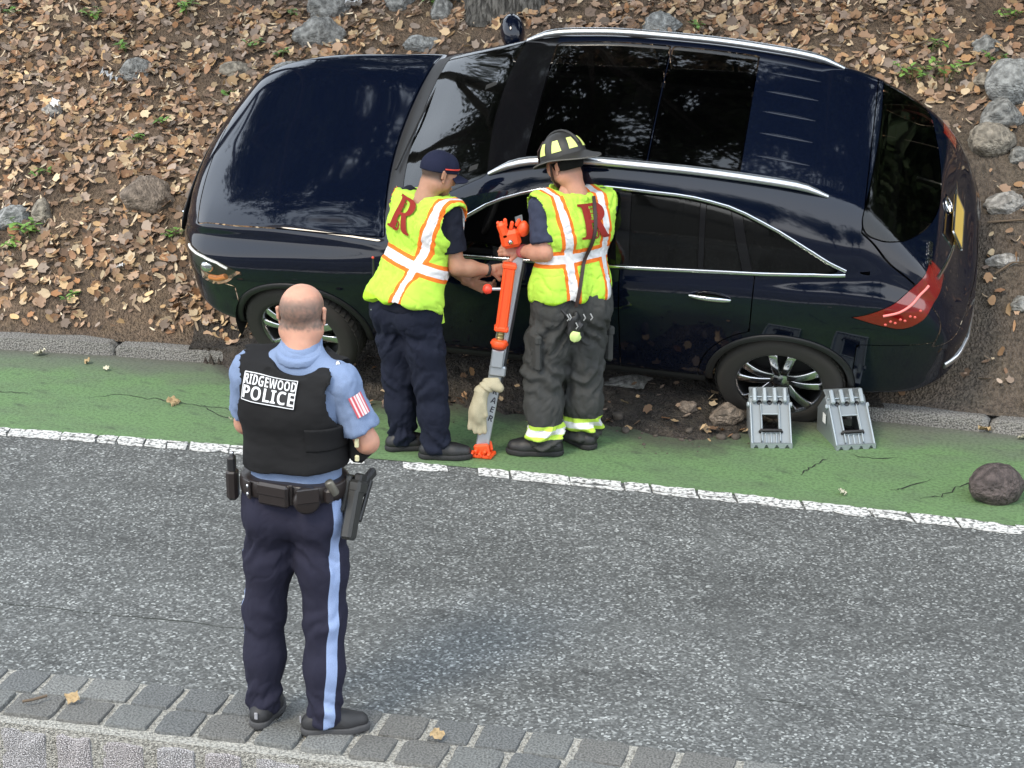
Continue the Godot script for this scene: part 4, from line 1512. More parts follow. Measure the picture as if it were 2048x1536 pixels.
	for q in [["front_side_window", 0.98, 0.98, 1.90, 1.865], ["rear_side_window", 1.975, 1.955, 2.36, 2.335], ["fixed_side_window", 2.395, 2.37, 2.63, 2.50], ["quarter_window", 2.69, 2.56, 3.3, 3.3]]:
		# left and right ends given at the belt and at the roof
		r = carve_gap(opening, 0.004, func(p: Vector3, _u: Vector2) -> float:
			var t := clampf((p.y - 1.1) / 0.4, 0.0, 1.0)
			return maxf(lerpf(q[1], q[2], t) - p.x, p.x - lerpf(q[3], q[4], t)))
		parts[q[0]] = r[0]
		opening = r[1]
	parts.window_pillar = opening
	# lamps
	var in_tail := func(p: Vector3, _u: Vector2) -> float:
		if p.x < 3.2 or absf(p.z) < 0.52:
			return 1.0
		var lo := cv([3.2, 0.985, 3.26, 0.966, 3.40, 0.915, 3.52, 0.885, 3.62, 0.915, 3.70, 0.99, 3.8, 1.1], p.x)
		var hi := cv([3.2, 0.975, 3.26, 0.984, 3.40, 1.03, 3.52, 1.075, 3.62, 1.125, 3.70, 1.15, 3.8, 1.15], p.x)
		return maxf(lo - p.y, p.y - hi)
	r = carve_gap(skin, 0.004, in_tail)
	parts.tail = r[0]
	skin = r[1]
	var in_head := func(p: Vector3, _u: Vector2) -> float:
		if p.x > -0.33 or absf(p.z) < 0.40:
			return 1.0
		var lo := cv([-0.80, 0.64, -0.7, 0.58, -0.55, 0.56, -0.44, 0.63, -0.37, 0.72], p.x)
		var hi := cv([-0.80, 0.69, -0.72, 0.725, -0.6, 0.755, -0.48, 0.765, -0.36, 0.74], p.x)
		return maxf(lo - p.y, p.y - hi)
	r = carve_gap(skin, 0.004, in_head)
	parts.head = r[0]
	skin = r[1]
	# panels
	r = carve_gap(skin, 0.007, func(p: Vector3, _u: Vector2) -> float:
		if p.y < 0.6 or p.x > 0.7:
			return 1.0
		return smax(maxf(p.x - (0.447 + 0.15 * p.z * p.z), absf(p.z) - cv([-0.8, 0.58, -0.6, 0.66, -0.4, 0.725, -0.1, 0.765, 0.3, 0.785, 0.6, 0.79], p.x)), -0.735 + 0.16 * p.z * p.z - p.x, 0.03))
	parts.bonnet = r[0]
	skin = r[1]
	r = carve_gap(skin, 0.007, func(p: Vector3, _u: Vector2) -> float:
		if absf(p.z) < 0.5:
			return 1.0
		return maxf(maxf(0.60 + 0.10 * sst(0.9, 0.3, p.y) - p.x, p.x - 1.93 + 0.02 * (p.y - 0.7)), maxf(0.30 - p.y, p.y - cv(C_BELT, p.x) - 0.012)))
	parts.front_door = r[0]
	skin = r[1]
	r = carve_gap(skin, 0.007, func(p: Vector3, _u: Vector2) -> float:
		if absf(p.z) < 0.5:
			return 1.0
		return maxf(maxf(1.93 - 0.02 * (p.y - 0.7) - p.x, p.x - 2.675), maxf(maxf(0.31 - p.y, p.y - cv(C_BELT, p.x) - 0.012), 0.475 - Vector2(p.x, p.y).distance_to(wheels[1])))
	)
	parts.rear_door = r[0]
	skin = r[1]
	r = carve_gap(skin, 0.007, func(p: Vector3, _u: Vector2) -> float:
		var edge := cv([0.5, 0.80, 0.72, 0.80, 0.9, 0.735, 1.06, 0.72, 1.2, 0.71, 1.35, 0.665, 1.5, 0.63], p.y)
		return maxf(maxf(3.225 + 0.25 * sst(1.15, 0.95, p.y) - p.x, absf(p.z) - edge), 0.70 - p.y))
	parts.tailgate = r[0]
	skin = r[1]
	r = carve_gap(skin, 0.006, func(p: Vector3, _u: Vector2) -> float: return maxf(p.y - 0.74 + 0.02 * (p.x - 3.8), 3.28 - p.x))
	parts.rear_bumper = r[0]
	skin = r[1]
	r = carve_gap(skin, 0.006, func(p: Vector3, _u: Vector2) -> float: return maxf(p.y - 0.60, p.x + 0.40))
	parts.front_bumper = r[0]
	parts.body = r[1]
	put("body", parts.body, paint, car)
	put("bonnet", parts.bonnet, paint, car)
	put("cowl", parts.cowl, trim, car)
	put("windscreen", parts.windscreen, glass, car)
	put("roof_front", parts.roof_front, gloss, car)
	put("sunroof_glass", parts.front_roof_glass, dark_glass, car)
	put("sunroof_glass", parts.rear_roof_glass, dark_glass, car)
	put("front_bumper", parts.front_bumper, paint, car)
	put("rear_bumper", parts.rear_bumper, paint, car)
	var tg := put("tailgate", parts.tailgate, paint, car)
	put("rear_window", parts.rear_window, mat("rear_glass", Color(0.004, 0.005, 0.005, 0.86), 0.03), car)
	mats.rear_glass.transparency = BaseMaterial3D.TRANSPARENCY_ALPHA
	for sg in [1.0, -1.0]:
		var half := func(s: Shape) -> Shape: return carve(s, func(p: Vector3, _u: Vector2) -> float: return -p.z * sg)[0]
		var fd := put("front_door", half.call(parts.front_door), paint, car)
		var rd := put("rear_door", half.call(parts.rear_door), paint, car)
		for q in ["front_side_window", "rear_side_window", "fixed_side_window", "quarter_window"]:
			var w: Shape = half.call(parts[q])
			if q == "front_side_window" and sg > 0.0:
				# the driver's pane is wound down most of the way
				w = carve(w, func(p: Vector3, _u: Vector2) -> float: return p.y - 1.16)[0]
			put(q, w, glass, car)
		var left: Shape = half.call(parts.window_pillar)
		for cutx in [1.4, 2.16, 2.45, 9.0]:
			var two := carve(left, func(p: Vector3, _u: Vector2) -> float: return p.x - cutx - (0.9 - (p.y - 1.1) * 0.3 if cutx > 5.0 else 0.0))
			if two[0].t.size():
				put("window_pillar", two[0], gloss, car)
			left = two[1]
		var hl := put("headlight", half.call(parts.head), mat("lamp_lens", Color(0.3, 0.3, 0.3, 0.15), 0.04), car)
		mats.lamp_lens.transparency = BaseMaterial3D.TRANSPARENCY_ALPHA
		var tl := put("tail_light", half.call(parts.tail), lamp, car)
		var fix := func(s: Shape) -> Shape: return s if sg > 0.0 else flip(s)
		# inside the headlight: a dark bowl, a bright brow and the amber corner
		var bowl := Shape.new()
		var n := 14
		for i in n + 1:
			var xx := lerpf(-0.74, -0.38, float(i) / n)
			bowl.vert(side(xx, cv([-0.80, 0.64, -0.7, 0.585, -0.55, 0.565, -0.44, 0.635, -0.37, 0.72], xx), -0.045))
			bowl.vert(side(xx, cv([-0.80, 0.69, -0.72, 0.72, -0.6, 0.75, -0.48, 0.76, -0.36, 0.735], xx), -0.035))
		for i in n:
			bowl.quad(i * 2, i * 2 + 1, i * 2 + 3, i * 2 + 2)
		bowl.smooth()
		put("reflector_bowl", fix.call(bowl), mat("lamp_inside", lin(0.07, 0.07, 0.065), 0.3, 0.5), hl)
		put("light_strip", fix.call(side_tube([Vector2(-0.73, 0.708), Vector2(-0.6, 0.742), Vector2(-0.5, 0.750), Vector2(-0.43, 0.735)], 0.009, -0.008)), mat("lamp_white", lin(0.8, 0.8, 0.78), 0.2), hl)
		put("turn_lens", fix.call(side_tube([Vector2(-0.57, 0.60), Vector2(-0.51, 0.615), Vector2(-0.45, 0.66)], 0.022, -0.012, 0.7)), mat("amber", lin(0.62, 0.22, 0.07), 0.2), hl)
		put("projector", fix.call(lump(Vector3(0.045, 0.04, 0.03), 0.0, 1, 8, 12)), mat("chrome", Color.WHITE), hl, Transform3D(Basis(), side(-0.58, 0.67, -0.03) * Vector3(1, 1, sg)))
		# tail light: light guides
		put("light_guide", fix.call(side_tube([Vector2(3.40, 0.985), Vector2(3.48, 0.995), Vector2(3.56, 1.02), Vector2(3.63, 1.06)], 0.008, 0.0)), mat("lamp_pink", lin(0.85, 0.22, 0.2), 0.2), tl)
		for i in 8:
			var q := side(3.42 + i * 0.026, 0.925 + 0.004 * i + 0.016 * (i % 2), 0.002)
			put("light_dot", lump(Vector3(0.009, 0.009, 0.006), 0.0, 1, 6, 8), mat("lamp_dots", lin(0.75, 0.12, 0.10), 0.2), tl, Transform3D(Basis(), q * Vector3(1, 1, sg)))
		# handles
		for q in [[fd, 1.63, 0.985], [rd, 2.44, 1.035]]:
			var c := Shape.new()
			var cup := lump(Vector3(0.085, 0.032, 0.008), 0.0, 1, 8, 18)
			c.add(cup, Transform3D(Basis(), side(q[1], q[2], -0.001)))
			put("handle_cup", fix.call(c), gloss, q[0])
			var ps := PackedVector3Array()
			for i in 13:
				var t := i / 12.0
				ps.append(side(q[1] - 0.115 + 0.23 * t, q[2] - 0.012 + 0.012 * sin(t * PI), 0.008 + 0.028 * sin(PI * t)))
			put("handle", fix.call(tube(ps, [0.009, 0.013, 0.015, 0.016, 0.016, 0.016, 0.016, 0.016, 0.016, 0.016, 0.015, 0.013, 0.009], 10, 0.7, Vector3(0, 0, 1))), chrome, q[0])
		# bright strips round the side windows
		var low := []
		var high := []
		for i in 15:
			var xx := lerpf(0.80, 3.165, i / 14.0)
			low.append(Vector2(xx, cv(C_BELT, xx) + 0.012))
		for i in 25:
			var xx := lerpf(0.845, 3.165, i / 24.0)
			high.append(Vector2(xx, cv(C_DLO, xx) + 0.012))
		put("window_trim", fix.call(side_tube(low, 0.014, 0.004, 0.55)), chrome, car)
		put("window_trim", fix.call(side_tube(high, 0.013, 0.004, 0.55)), chrome, car)
		# roof rails
		var rail := PackedVector3Array()
		var rr := PackedFloat32Array()
		for i in 33:
			var t := i / 32.0
			var xx := lerpf(1.13, 3.02, t)
			var e := clampf(minf(t, 1.0 - t) * 14.0, 0.0, 1.0)
			var p := over(xx, cv(C_EDGEZ, xx) - 0.040 + 0.01 * sin(t * PI), 0.002 + 0.030 * e)
			rail.append(p)
			rr.append(lerpf(0.012, 0.027, e))
		put("roof_rail", fix.call(tube(rail, rr, 10, 0.8)), satin, car)
		# arch lips and sill
		for wi in 2:
			var ps := PackedVector3Array()
			for i in 33:
				var w := lerpf(-0.16, PI + 0.16, i / 32.0)
				var p: Vector2 = wheels[wi] + Vector2(cos(w), sin(w)) * 0.412
				ps.append(side(p.x, maxf(p.y, cv(C_LOW, p.x) + 0.02), 0.003))
			put("arch_lip", fix.call(tube(ps, 0.022, 8, 0.5, Vector3(0, 0, 1))), trim, car)
			# dark liner behind the wheel
			var liner := Shape.new()
			for i in 25:
				var w := lerpf(-0.3, PI + 0.3, i / 24.0)
				for z in [0.42, 0.885]:
					liner.vert(Vector3(wheels[wi].x + cos(w) * 0.435, wheels[wi].y + sin(w) * 0.435, z))
			for i in 24:
				liner.quad(i * 2, i * 2 + 1, i * 2 + 3, i * 2 + 2)
			var lc := liner.vert(Vector3(wheels[wi].x, wheels[wi].y, 0.42))
			for i in 24:
				liner.tri(lc, i * 2, i * 2 + 2)
			liner.smooth()
			put("wheel_liner", fix.call(liner), trim, car)
		var sl := PackedVector3Array()
		for i in 21:
			var xx := lerpf(0.44, 2.44, i / 20.0)
			sl.append(side(xx, cv(C_LOW, xx) + 0.035, 0.006))
		put("sill_trim", fix.call(tube(sl, 0.036, 8, 0.5, Vector3(0, 0, 1))), trim, car)
		# mirror
		var mr := Shape.new()
		mr.add(lump(Vector3(0.08, 0.10, 0.13), 0.0, 1, 14, 20), Transform3D(Basis(Vector3.UP, 0.25 * sg), Vector3(0.95, 1.20, 1.0)))
		mr.add(box(Vector3(0.07, 0.04, 0.14), 0.012), Transform3D(Basis(), Vector3(0.90, 1.09, 0.90)))
		var mirror := put("door_mirror", fix.call(mr), paint, car)
		put("mirror_base", fix.call(lump(Vector3(0.05, 0.012, 0.10), 0.0, 1, 8, 12)), trim, mirror, Transform3D(Basis(), Vector3(0.95, 1.075, 0.99 * sg)))
		# wheels
		for wi in 2:
			var y: float = [FRONT_Y, REAR_Y][wi]
			var tr := Transform3D(Basis(Vector3.UP, -0.16 if wi == 0 else 0.0), Vector3(wheels[wi].x + (-0.01 if wi == 0 else 0.0), y, 0.80 * sg))
			build_wheel(car, tr, sg, rubber, chrome)
	# tailgate fittings
	put("gate_strip", gate_strip(), chrome, tg)
	var em := Shape.new()
	var ring := PackedVector3Array()
	for i in 29:
		var w := TAU * i / 28
		ring.append(Vector3(0, sin(w), cos(w)) * 0.046)
	em.add(tube(ring, 0.006, 6, 1.0, Vector3(1, 0, 0), false))
	for i in 3:
		var w := PI / 2 + TAU * i / 3
		em.add(tube(PackedVector3Array([Vector3.ZERO, Vector3(0, sin(w), cos(w)) * 0.045]), [0.012, 0.004], 6, 0.6))
	put("round_emblem", em, chrome, tg, gate_frame(3.705, 0.0, 0.008))
	put("model_badge", flat_text("GLC300", 0.034, 0.006, "Droid Sans", true), chrome, tg, gate_frame(3.615, 0.50, 0.006) * Transform3D(Basis(Vector3.UP, PI / 2), Vector3.ZERO))
	var pl := put("number_plate", box(Vector3(0.012, 0.145, 0.32), 0.003), mat("plate_yellow", lin(0.72, 0.48, 0.10), 0.5), tg, at(Vector3(3.775, 0.965, 0.03), Vector3(0, 0, 25)))
	put("plate_frame", rim_frame(0.155, 0.33, 0.012), chrome, pl)
	# bumper trims
	var bs := PackedVector3Array()
	for i in 41:
		var z := lerpf(-0.84, 0.72, i / 40.0)
		bs.append(Vector3(tail_x(0.47, z) + 0.006 + 0.05 * sst(0.1, 0.8, -z), 0.47, z))
	put("bumper_strip", tube(bs, 0.024, 8, 0.6, Vector3(1, 0, 0)), satin, car)
	# nose: grille with two bars and lower intake
	var gr := put("grille", lump(Vector3(0.02, 0.115, 0.44), 0.0, 1, 10, 26), trim, car, at(Vector3(-0.872, 0.585, 0)))
	for yy in [-0.03, 0.03]:
		put("grille_bar", box(Vector3(0.02, 0.022, 0.66), 0.006), chrome, gr, at(Vector3(-0.018, yy, 0)))
	# wipers
	for q in [[0.50, 0.30, 0.60, -0.42], [0.50, -0.34, 0.64, -0.72]]:
		var ps := PackedVector3Array()
		for i in 9:
			var t := i / 8.0
			ps.append(over(lerpf(q[0], q[2], t), lerpf(q[1], q[3], t), 0.018))
		put("wiper", tube(ps, 0.007, 6), trim, car)
	# pressed ribs in the roof behind the glass
	for i in 5:
		var z := -0.36 + 0.18 * i
		var ps := PackedVector3Array()
		for j in 9:
			ps.append(over(2.60 + 0.30 * j / 8.0, z, 0.0))
		put("roof_rib", tube(ps, [0.001, 0.006, 0.009, 0.010, 0.010, 0.010, 0.009, 0.006, 0.001], 8, 0.55), paint, car)
	# cabin
	var tub := Shape.new()
	bx(tub, Vector3(1.9, 0.33, 0), Vector3(3.4, 0.05, 1.55))
	bx(tub, Vector3(0.62, 0.72, 0), Vector3(0.08, 0.75, 1.5))
	bx(tub, Vector3(3.40, 0.7, 0), Vector3(0.05, 0.7, 1.3))
	for sg in [-1.0, 1.0]:
		bx(tub, Vector3(1.95, 0.70, sg * 0.80), Vector3(2.7, 0.72, 0.05))
	put("cabin_floor", tub, cabin, car)
	var dash := Shape.new()
	dash.add(lump(Vector3(0.22, 0.10, 0.70), 0.0, 1, 12, 24), Transform3D(Basis(), Vector3(0.82, 1.02, 0)))
	put("dashboard", dash, cabin, car)
	put("floor_pan", box(Vector3(3.9, 0.06, 1.5), 0.02), trim, car, at(Vector3(1.5, 0.24, 0), Vector3(0, 0, 1)))
	var steer := PackedVector3Array()
	for i in 29:
		var w := TAU * i / 28
		steer.append(Vector3(0.06 * sin(w), 0.17 * sin(w), 0.18 * cos(w)))
	put("steering_wheel", tube(steer, 0.014, 8, 1.0, Vector3(1, 0, 0), false), cabin, car, at(Vector3(1.10, 1.02, 0.37)))
	for q in [[1.50, 0.37], [1.50, -0.37], [2.42, 0.40], [2.42, -0.40], [2.42, 0.0]]:
		var seat := Shape.new()
		bx(seat, Vector3(q[0] - 0.05, 0.62, q[1]), Vector3(0.5, 0.16, 0.46), Vector3(0, 0, 5), 0.05)
		bx(seat, Vector3(q[0] + 0.24, 0.92, q[1]), Vector3(0.15, 0.58, 0.46), Vector3(0, 0, -14), 0.06)
		var so := put("seat", seat, cabin, car)
		put("headrest", box(Vector3(0.10, 0.16, 0.25), 0.045), lining, so, at(Vector3(q[0] + 0.36, 1.27, q[1]), Vector3(0, 0, -10)))
	put("rear_mirror", box(Vector3(0.03, 0.06, 0.22), 0.012), cabin, car, at(Vector3(1.02, 1.37, 0)))
	# papers and stickers inside the windscreen
	put("windscreen_sticker", box(Vector3(0.06, 0.002, 0.045), 0.0), mats.paper, car, Transform3D(Basis(Vector3(0, 0, 1), 0.55), over(1.02, 0.50, -0.012)))
	put("windscreen_sticker", box(Vector3(0.085, 0.002, 0.04), 0.0), mats.paper, car, Transform3D(Basis(Vector3(0, 0, 1), 0.58), over(0.98, -0.22, -0.012)))
	var sun_card := put("loose_paper", box(Vector3(0.05, 0.004, 0.05), 0.0), mats.paper, car, at(Vector3(1.30, 1.16, 0.62), Vector3(30, 20, 40)))
	sun_card.set_meta("label", "white paper inside the front window")

func tail_x(y: float, z: float) -> float:
	# rear face of the skin at height y, width z
	var best := 3.2
	var x := 3.2
	while x <= 3.93:
		var s := car_section(x)
		var top := over(x, z).y if absf(z) < s[40].x else 0.0
		var w := 0.0
		for i in 60:
			if s[i].y <= y and s[i + 1].y >= y:
				w = maxf(w, s[i].x)
		if w >= absf(z) and (s[s.size() - 1].y >= y or top >= y):
			best = x
		x += 0.006
	return best

func gate_frame(x: float, z: float, off: float) -> Transform3D:
	# on the tailgate: local x outwards, y up the slope, z to the left
	var a := over(x - 0.02, z)
	var b := over(x + 0.02, z)
	var up := (a - b).normalized()
	var left := (over(x, z + 0.02) - over(x, z - 0.02)).normalized()
	var out := up.cross(left).normalized()
	return Transform3D(Basis(out, left.cross(out).normalized(), left), over(x, z) + out * off)

func gate_strip() -> Shape:
	var ps := PackedVector3Array()
	for i in 31:
		var z := lerpf(-0.60, 0.60, i / 30.0)
		var x := 3.775 - 0.10 * z * z / 0.36
		ps.append(over(x, z, 0.004))
	return tube(ps, 0.013, 8, 0.6, Vector3(1, 0.6, 0))

func rim_frame(h: float, w: float, t: float) -> Shape:
	var s := Shape.new()
	for sg in [-1.0, 1.0]:
		bx(s, Vector3(0.006, sg * h * 0.5, 0), Vector3(0.012, t, w + t), Vector3.ZERO, 0.002)
		bx(s, Vector3(0.006, 0, sg * w * 0.5), Vector3(0.0118, h - t, t), Vector3.ZERO, 0.002)
	return s

func build_wheel(car: Node3D, tr: Transform3D, sg: float, rubber: Material, chrome: Material) -> void:
	var w := Node3D.new()
	var nm := "wheel"
	var kk := 0
	while car.has_node(NodePath(nm)):
		kk += 1
		nm = "wheel_%03d" % kk
	w.name = nm
	car.add_child(w)
	w.transform = tr * Transform3D(Basis(Vector3(1, 0, 0), PI / 2 * sg), Vector3.ZERO)
	# wheel axis is local y, outer face at +y
	var prof := []
	for i in 25:
		var a := lerpf(-2.55, 2.55, i / 24.0)
		var c := Vector2(cos(a), sin(a))
		var e := Vector2(signf(c.x) * pow(absf(c.x), 0.55), signf(c.y) * pow(absf(c.y), 0.6))
		prof.append(Vector2(0.305 + e.x * 0.068, e.y * 0.122))
	put("tyre", lathe(prof, 56), rubber, w)
	var tread := Shape.new()
	for i in 56:
		var t := TAU * i / 56
		for q in [-0.062, 0.0, 0.062]:
			tread.add(box(Vector3(0.006, 0.048, 0.030), 0.002), Transform3D(Basis(Vector3.UP, -t + 0.25 * signf(q)), Vector3(cos(t) * 0.3735, q, sin(t) * 0.3735)))
	put("tread_blocks", tread, rubber, w).set_meta("kind", "stuff")
	put("rim", lathe([Vector2(0.222, -0.09), Vector2(0.228, 0.03), Vector2(0.236, 0.085), Vector2(0.250, 0.103), Vector2(0.257, 0.108), Vector2(0.259, 0.100), Vector2(0.250, 0.09)], 48), mat("rim_grey", lin(0.30, 0.30, 0.31), 0.3, 1.0), w)
	put("brake_disc", lathe([Vector2(0.0, 0.0), Vector2(0.165, 0.0), Vector2(0.165, -0.02), Vector2(0.0, -0.02)], 36), mat("brake_iron", lin(0.09, 0.085, 0.08), 0.5, 0.8), w)
	put("wheel_back", lathe([Vector2(0.0, -0.05), Vector2(0.223, -0.05)], 36), mat("black_trim", Color.BLACK), w)
	# five forked spokes
	for i in 5:
		var a := TAU * i / 5 + 0.31
		var s := Shape.new()
		for f in [-1.0, 1.0]:
			var rings := []
			for j in 9:
				var t := j / 8.0
				var rr := lerpf(0.035, 0.245, t)
				var off: float = f * lerpf(0.018, 0.058, pow(t, 1.3))
				var y := 0.066 + 0.030 * t + 0.018 * sin(t * PI)
				var hw := lerpf(0.024, 0.031, t)
				rings.append([Vector3(rr, y, off - hw), Vector3(rr, y + 0.006, off - hw * 0.6), Vector3(rr, y + 0.010 * (1.0 - f * 0.2), off + hw * 0.6), Vector3(rr, y, off + hw), Vector3(rr, y - 0.035, off + hw * 0.7), Vector3(rr, y - 0.035, off - hw * 0.7)])
			s.add(loft(rings))
		put("spoke", s, mat("spoke_alloy", lin(0.60, 0.60, 0.62), 0.18, 1.0), w, Transform3D(Basis(Vector3.UP, a), Vector3.ZERO))
	put("hub_cap", lathe([Vector2(0.0, 0.098), Vector2(0.03, 0.095), Vector2(0.037, 0.085), Vector2(0.060, 0.080), Vector2(0.072, 0.06), Vector2(0.074, 0.03)], 24), mat("spoke_alloy", Color.WHITE), w)

# lettering as flat solid letters facing +z, centred
func flat_text(text: String, height: float, depth: float, font := "Droid Sans", bold := true) -> ArrayMesh:
	var tm := TextMesh.new()
	var f := SystemFont.new()
	f.font_names = PackedStringArray([font])
	if bold:
		f.font_weight = 700
	tm.font = f
	tm.text = text
	tm.font_size = 64
	tm.pixel_size = height / 46.0
	tm.depth = depth
	tm.curve_step = 2.0
	var a := tm.get_mesh_arrays()
	var m := ArrayMesh.new()
	m.add_surface_from_arrays(Mesh.PRIMITIVE_TRIANGLES, a)
	return m
# ---------------------------------------------------------------- people
func face_frame(o: Vector3, f: Vector3) -> Transform3D:    # z where the face looks, y up
	var z := f.normalized()
	var x := Vector3.UP.cross(z).normalized()
	return Transform3D(Basis(x, z.cross(x).normalized(), z), o)

func tint(s: Shape, fn: Callable) -> void:
	s.c.resize(s.v.size())
	for i in s.v.size():
		s.c[i] = fn.call(s.v[i])

func head_shape(fr: Transform3D, skin: Color, hair: Color, hair_fn: Callable) -> Shape:
	var b := Blob.new()
	b.k = 0.022
	b.bone(Vector3(0, 0.030, -0.022), Vector3(0, 0.035, 0.022), 0.0775, 0.072)
	b.bone(Vector3(0, 0.055, -0.01), Vector3(0, 0.05, 0.03), 0.062, 0.055)
	b.bone(Vector3(-0.034, -0.045, 0.035), Vector3(0, -0.082, 0.062), 0.034, 0.024)
	b.bone(Vector3(0.034, -0.045, 0.035), Vector3(0, -0.082, 0.062), 0.034, 0.024)
	b.bone(Vector3(-0.035, -0.008, 0.058), Vector3(0.035, -0.008, 0.058), 0.034)
	b.bone(Vector3(-0.03, 0.025, 0.07), Vector3(0.03, 0.025, 0.07), 0.022)
	b.bone(Vector3(0, -0.04, 0.065), Vector3(0, -0.052, 0.07), 0.028)
	b.bone(Vector3(0, -0.05, -0.025), Vector3(0, -0.17, -0.045), 0.058, 0.064)
	b.bone(Vector3(-0.03, -0.05, -0.02), Vector3(0.03, -0.05, -0.02), 0.052)
	var f := Blob.new()
	f.k = 0.006
	f.bone(Vector3(0, 0.012, 0.094), Vector3(0, -0.026, 0.113), 0.008, 0.011)
	f.bone(Vector3(-0.012, -0.028, 0.1), Vector3(0.012, -0.028, 0.1), 0.009)
	f.bone(Vector3(-0.018, -0.052, 0.094), Vector3(0.018, -0.052, 0.094), 0.006)
	f.bone(Vector3(-0.016, -0.060, 0.092), Vector3(0.016, -0.060, 0.092), 0.007)
	for sg in [-1.0, 1.0]:
		f.bone(Vector3(sg * 0.080, 0.022, -0.016), Vector3(sg * 0.083, 0.028, -0.022), 0.010, 0.008)
		f.bone(Vector3(sg * 0.083, 0.028, -0.022), Vector3(sg * 0.082, -0.008, -0.020), 0.008, 0.007)
		f.bone(Vector3(sg * 0.079, 0.018, -0.008), Vector3(sg * 0.076, -0.028, -0.004), 0.010, 0.009)
	var s := b.net(0.005)
	relax(s, 1, 0.4)
	s.add(f.net(0.003))
	tint(s, func(p: Vector3) -> Color: return skin.lerp(hair, hair_fn.call(p)) * (1.0 + 0.10 * noise.get_noise_3d(p.x * 30.0, p.y * 30.0, p.z * 30.0)))
	var o := Shape.new()
	o.add(s, fr)
	return o

func hand_shape(wr: Vector3, dir: Vector3, palm: Vector3, thumb: float, curl: float, spread := 0.0) -> Shape:
	var d := dir.normalized()
	var pn := (palm - d * palm.dot(d)).normalized()
	var sd := d.cross(pn).normalized() * thumb
	var b := Blob.new()
	b.k = 0.007
	var offs := [0.027, 0.009, -0.009, -0.026]
	var lens := [0.92, 1.0, 0.94, 0.76]
	for i in 4:
		var k: Vector3 = wr + d * (0.088 - 0.004 * absf(i - 1.0)) + sd * offs[i]
		b.bone(wr + sd * offs[i] * 0.6 + d * 0.01, k, 0.0145, 0.0115)
		var p := k
		var a := 0.0
		for j in 3:
			a += curl * [0.95, 1.25, 0.8][j]
			var dd: Vector3 = (d * cos(a) + pn * sin(a) + sd * offs[i] * spread * 8.0).normalized()
			var q: Vector3 = p + dd * [0.043, 0.027, 0.022][j] * lens[i]
			b.bone(p, q, [0.0098, 0.0088, 0.0080][j], [0.0088, 0.0080, 0.0072][j])
			p = q
	var t0 := wr + d * 0.022 + sd * 0.022
	var t1 := t0 + (d * 0.6 + sd * 0.75 + pn * 0.25).normalized() * 0.042
	var t2 := t1 + (d * 0.85 + sd * 0.25 + pn * (0.3 + 0.5 * curl)).normalized() * 0.033
	var t3 := t2 + (d * 0.8 - sd * 0.15 * curl + pn * (0.3 + 0.6 * curl)).normalized() * 0.026
	b.bone(t0, t1, 0.0155, 0.0115)
	b.bone(t1, t2, 0.0108, 0.0096)
	b.bone(t2, t3, 0.0094, 0.0080)
	b.bone(wr - d * 0.03, wr + d * 0.012, 0.0255, 0.0245)
	return b.net(0.0035)

func arm_blob(sh: Vector3, el: Vector3, wr: Vector3, g := 1.0) -> Blob:
	var b := Blob.new()
	b.k = 0.03
	b.bone(sh, sh.lerp(el, 0.5), 0.060 * g, 0.052 * g)
	b.bone(sh.lerp(el, 0.45), el, 0.052 * g, 0.041 * g)
	b.bone(el, el.lerp(wr, 0.35), 0.042 * g, 0.045 * g)
	b.bone(el.lerp(wr, 0.35), wr, 0.045 * g, 0.027 * g)
	return b

func torso_blob(hip: Vector3, chest: Vector3, neck: Vector3, sl: Vector3, sr: Vector3, lat: Vector3, f: Vector3, w := 1.0, belly := 1.0) -> Blob:
	var b := Blob.new()
	b.k = 0.06
	b.bone(hip - lat * 0.075 * w, hip + lat * 0.075 * w, 0.112 * w)
	var mid := hip.lerp(chest, 0.45)
	b.bone(mid - lat * 0.068 * w + f * 0.01, mid + lat * 0.068 * w + f * 0.01, 0.110 * w * belly)
	b.bone(chest - lat * 0.085 * w, chest + lat * 0.085 * w, 0.118 * w)
	b.bone(chest.lerp(sl, 0.6), sl, 0.085 * w, 0.058)
	b.bone(chest.lerp(sr, 0.6), sr, 0.085 * w, 0.058)
	b.bone(neck - (neck - chest) * 0.25, sl, 0.055, 0.05)
	b.bone(neck - (neck - chest) * 0.25, sr, 0.055, 0.05)
	b.bone(chest, neck, 0.10 * w, 0.058)
	return b

func leg_blob(hl: Vector3, kl: Vector3, al: Vector3, hr: Vector3, kr: Vector3, ar: Vector3, radii: Array, hip: Vector3, f: Vector3) -> Blob:
	# radii: hip, mid thigh, knee, shin, cuff
	var b := Blob.new()
	b.k = 0.045
	for q in [[hl, kl, al], [hr, kr, ar]]:
		b.bone(q[0], q[0].lerp(q[1], 0.5), radii[0], radii[1])
		b.bone(q[0].lerp(q[1], 0.5), q[1], radii[1], radii[2])
		b.bone(q[1], q[1].lerp(q[2], 0.5), radii[2], radii[3])
		b.bone(q[1].lerp(q[2], 0.5), q[2] + Vector3(0, -0.01, 0), radii[3], radii[4])
	b.bone(hl + Vector3(0, 0.03, 0), hr + Vector3(0, 0.03, 0), radii[0] * 1.06)
	for q in [hl, hr]:      # the seat
		b.bone(q - f * 0.045 + Vector3(0, -0.01, 0), q.lerp(hip, 0.3) - f * 0.04 + Vector3(0, -0.03, 0), radii[0] * 0.86)
	b.bone(hl + Vector3(0, 0.10, 0), hr + Vector3(0, 0.10, 0), radii[0] * 0.98)
	return b

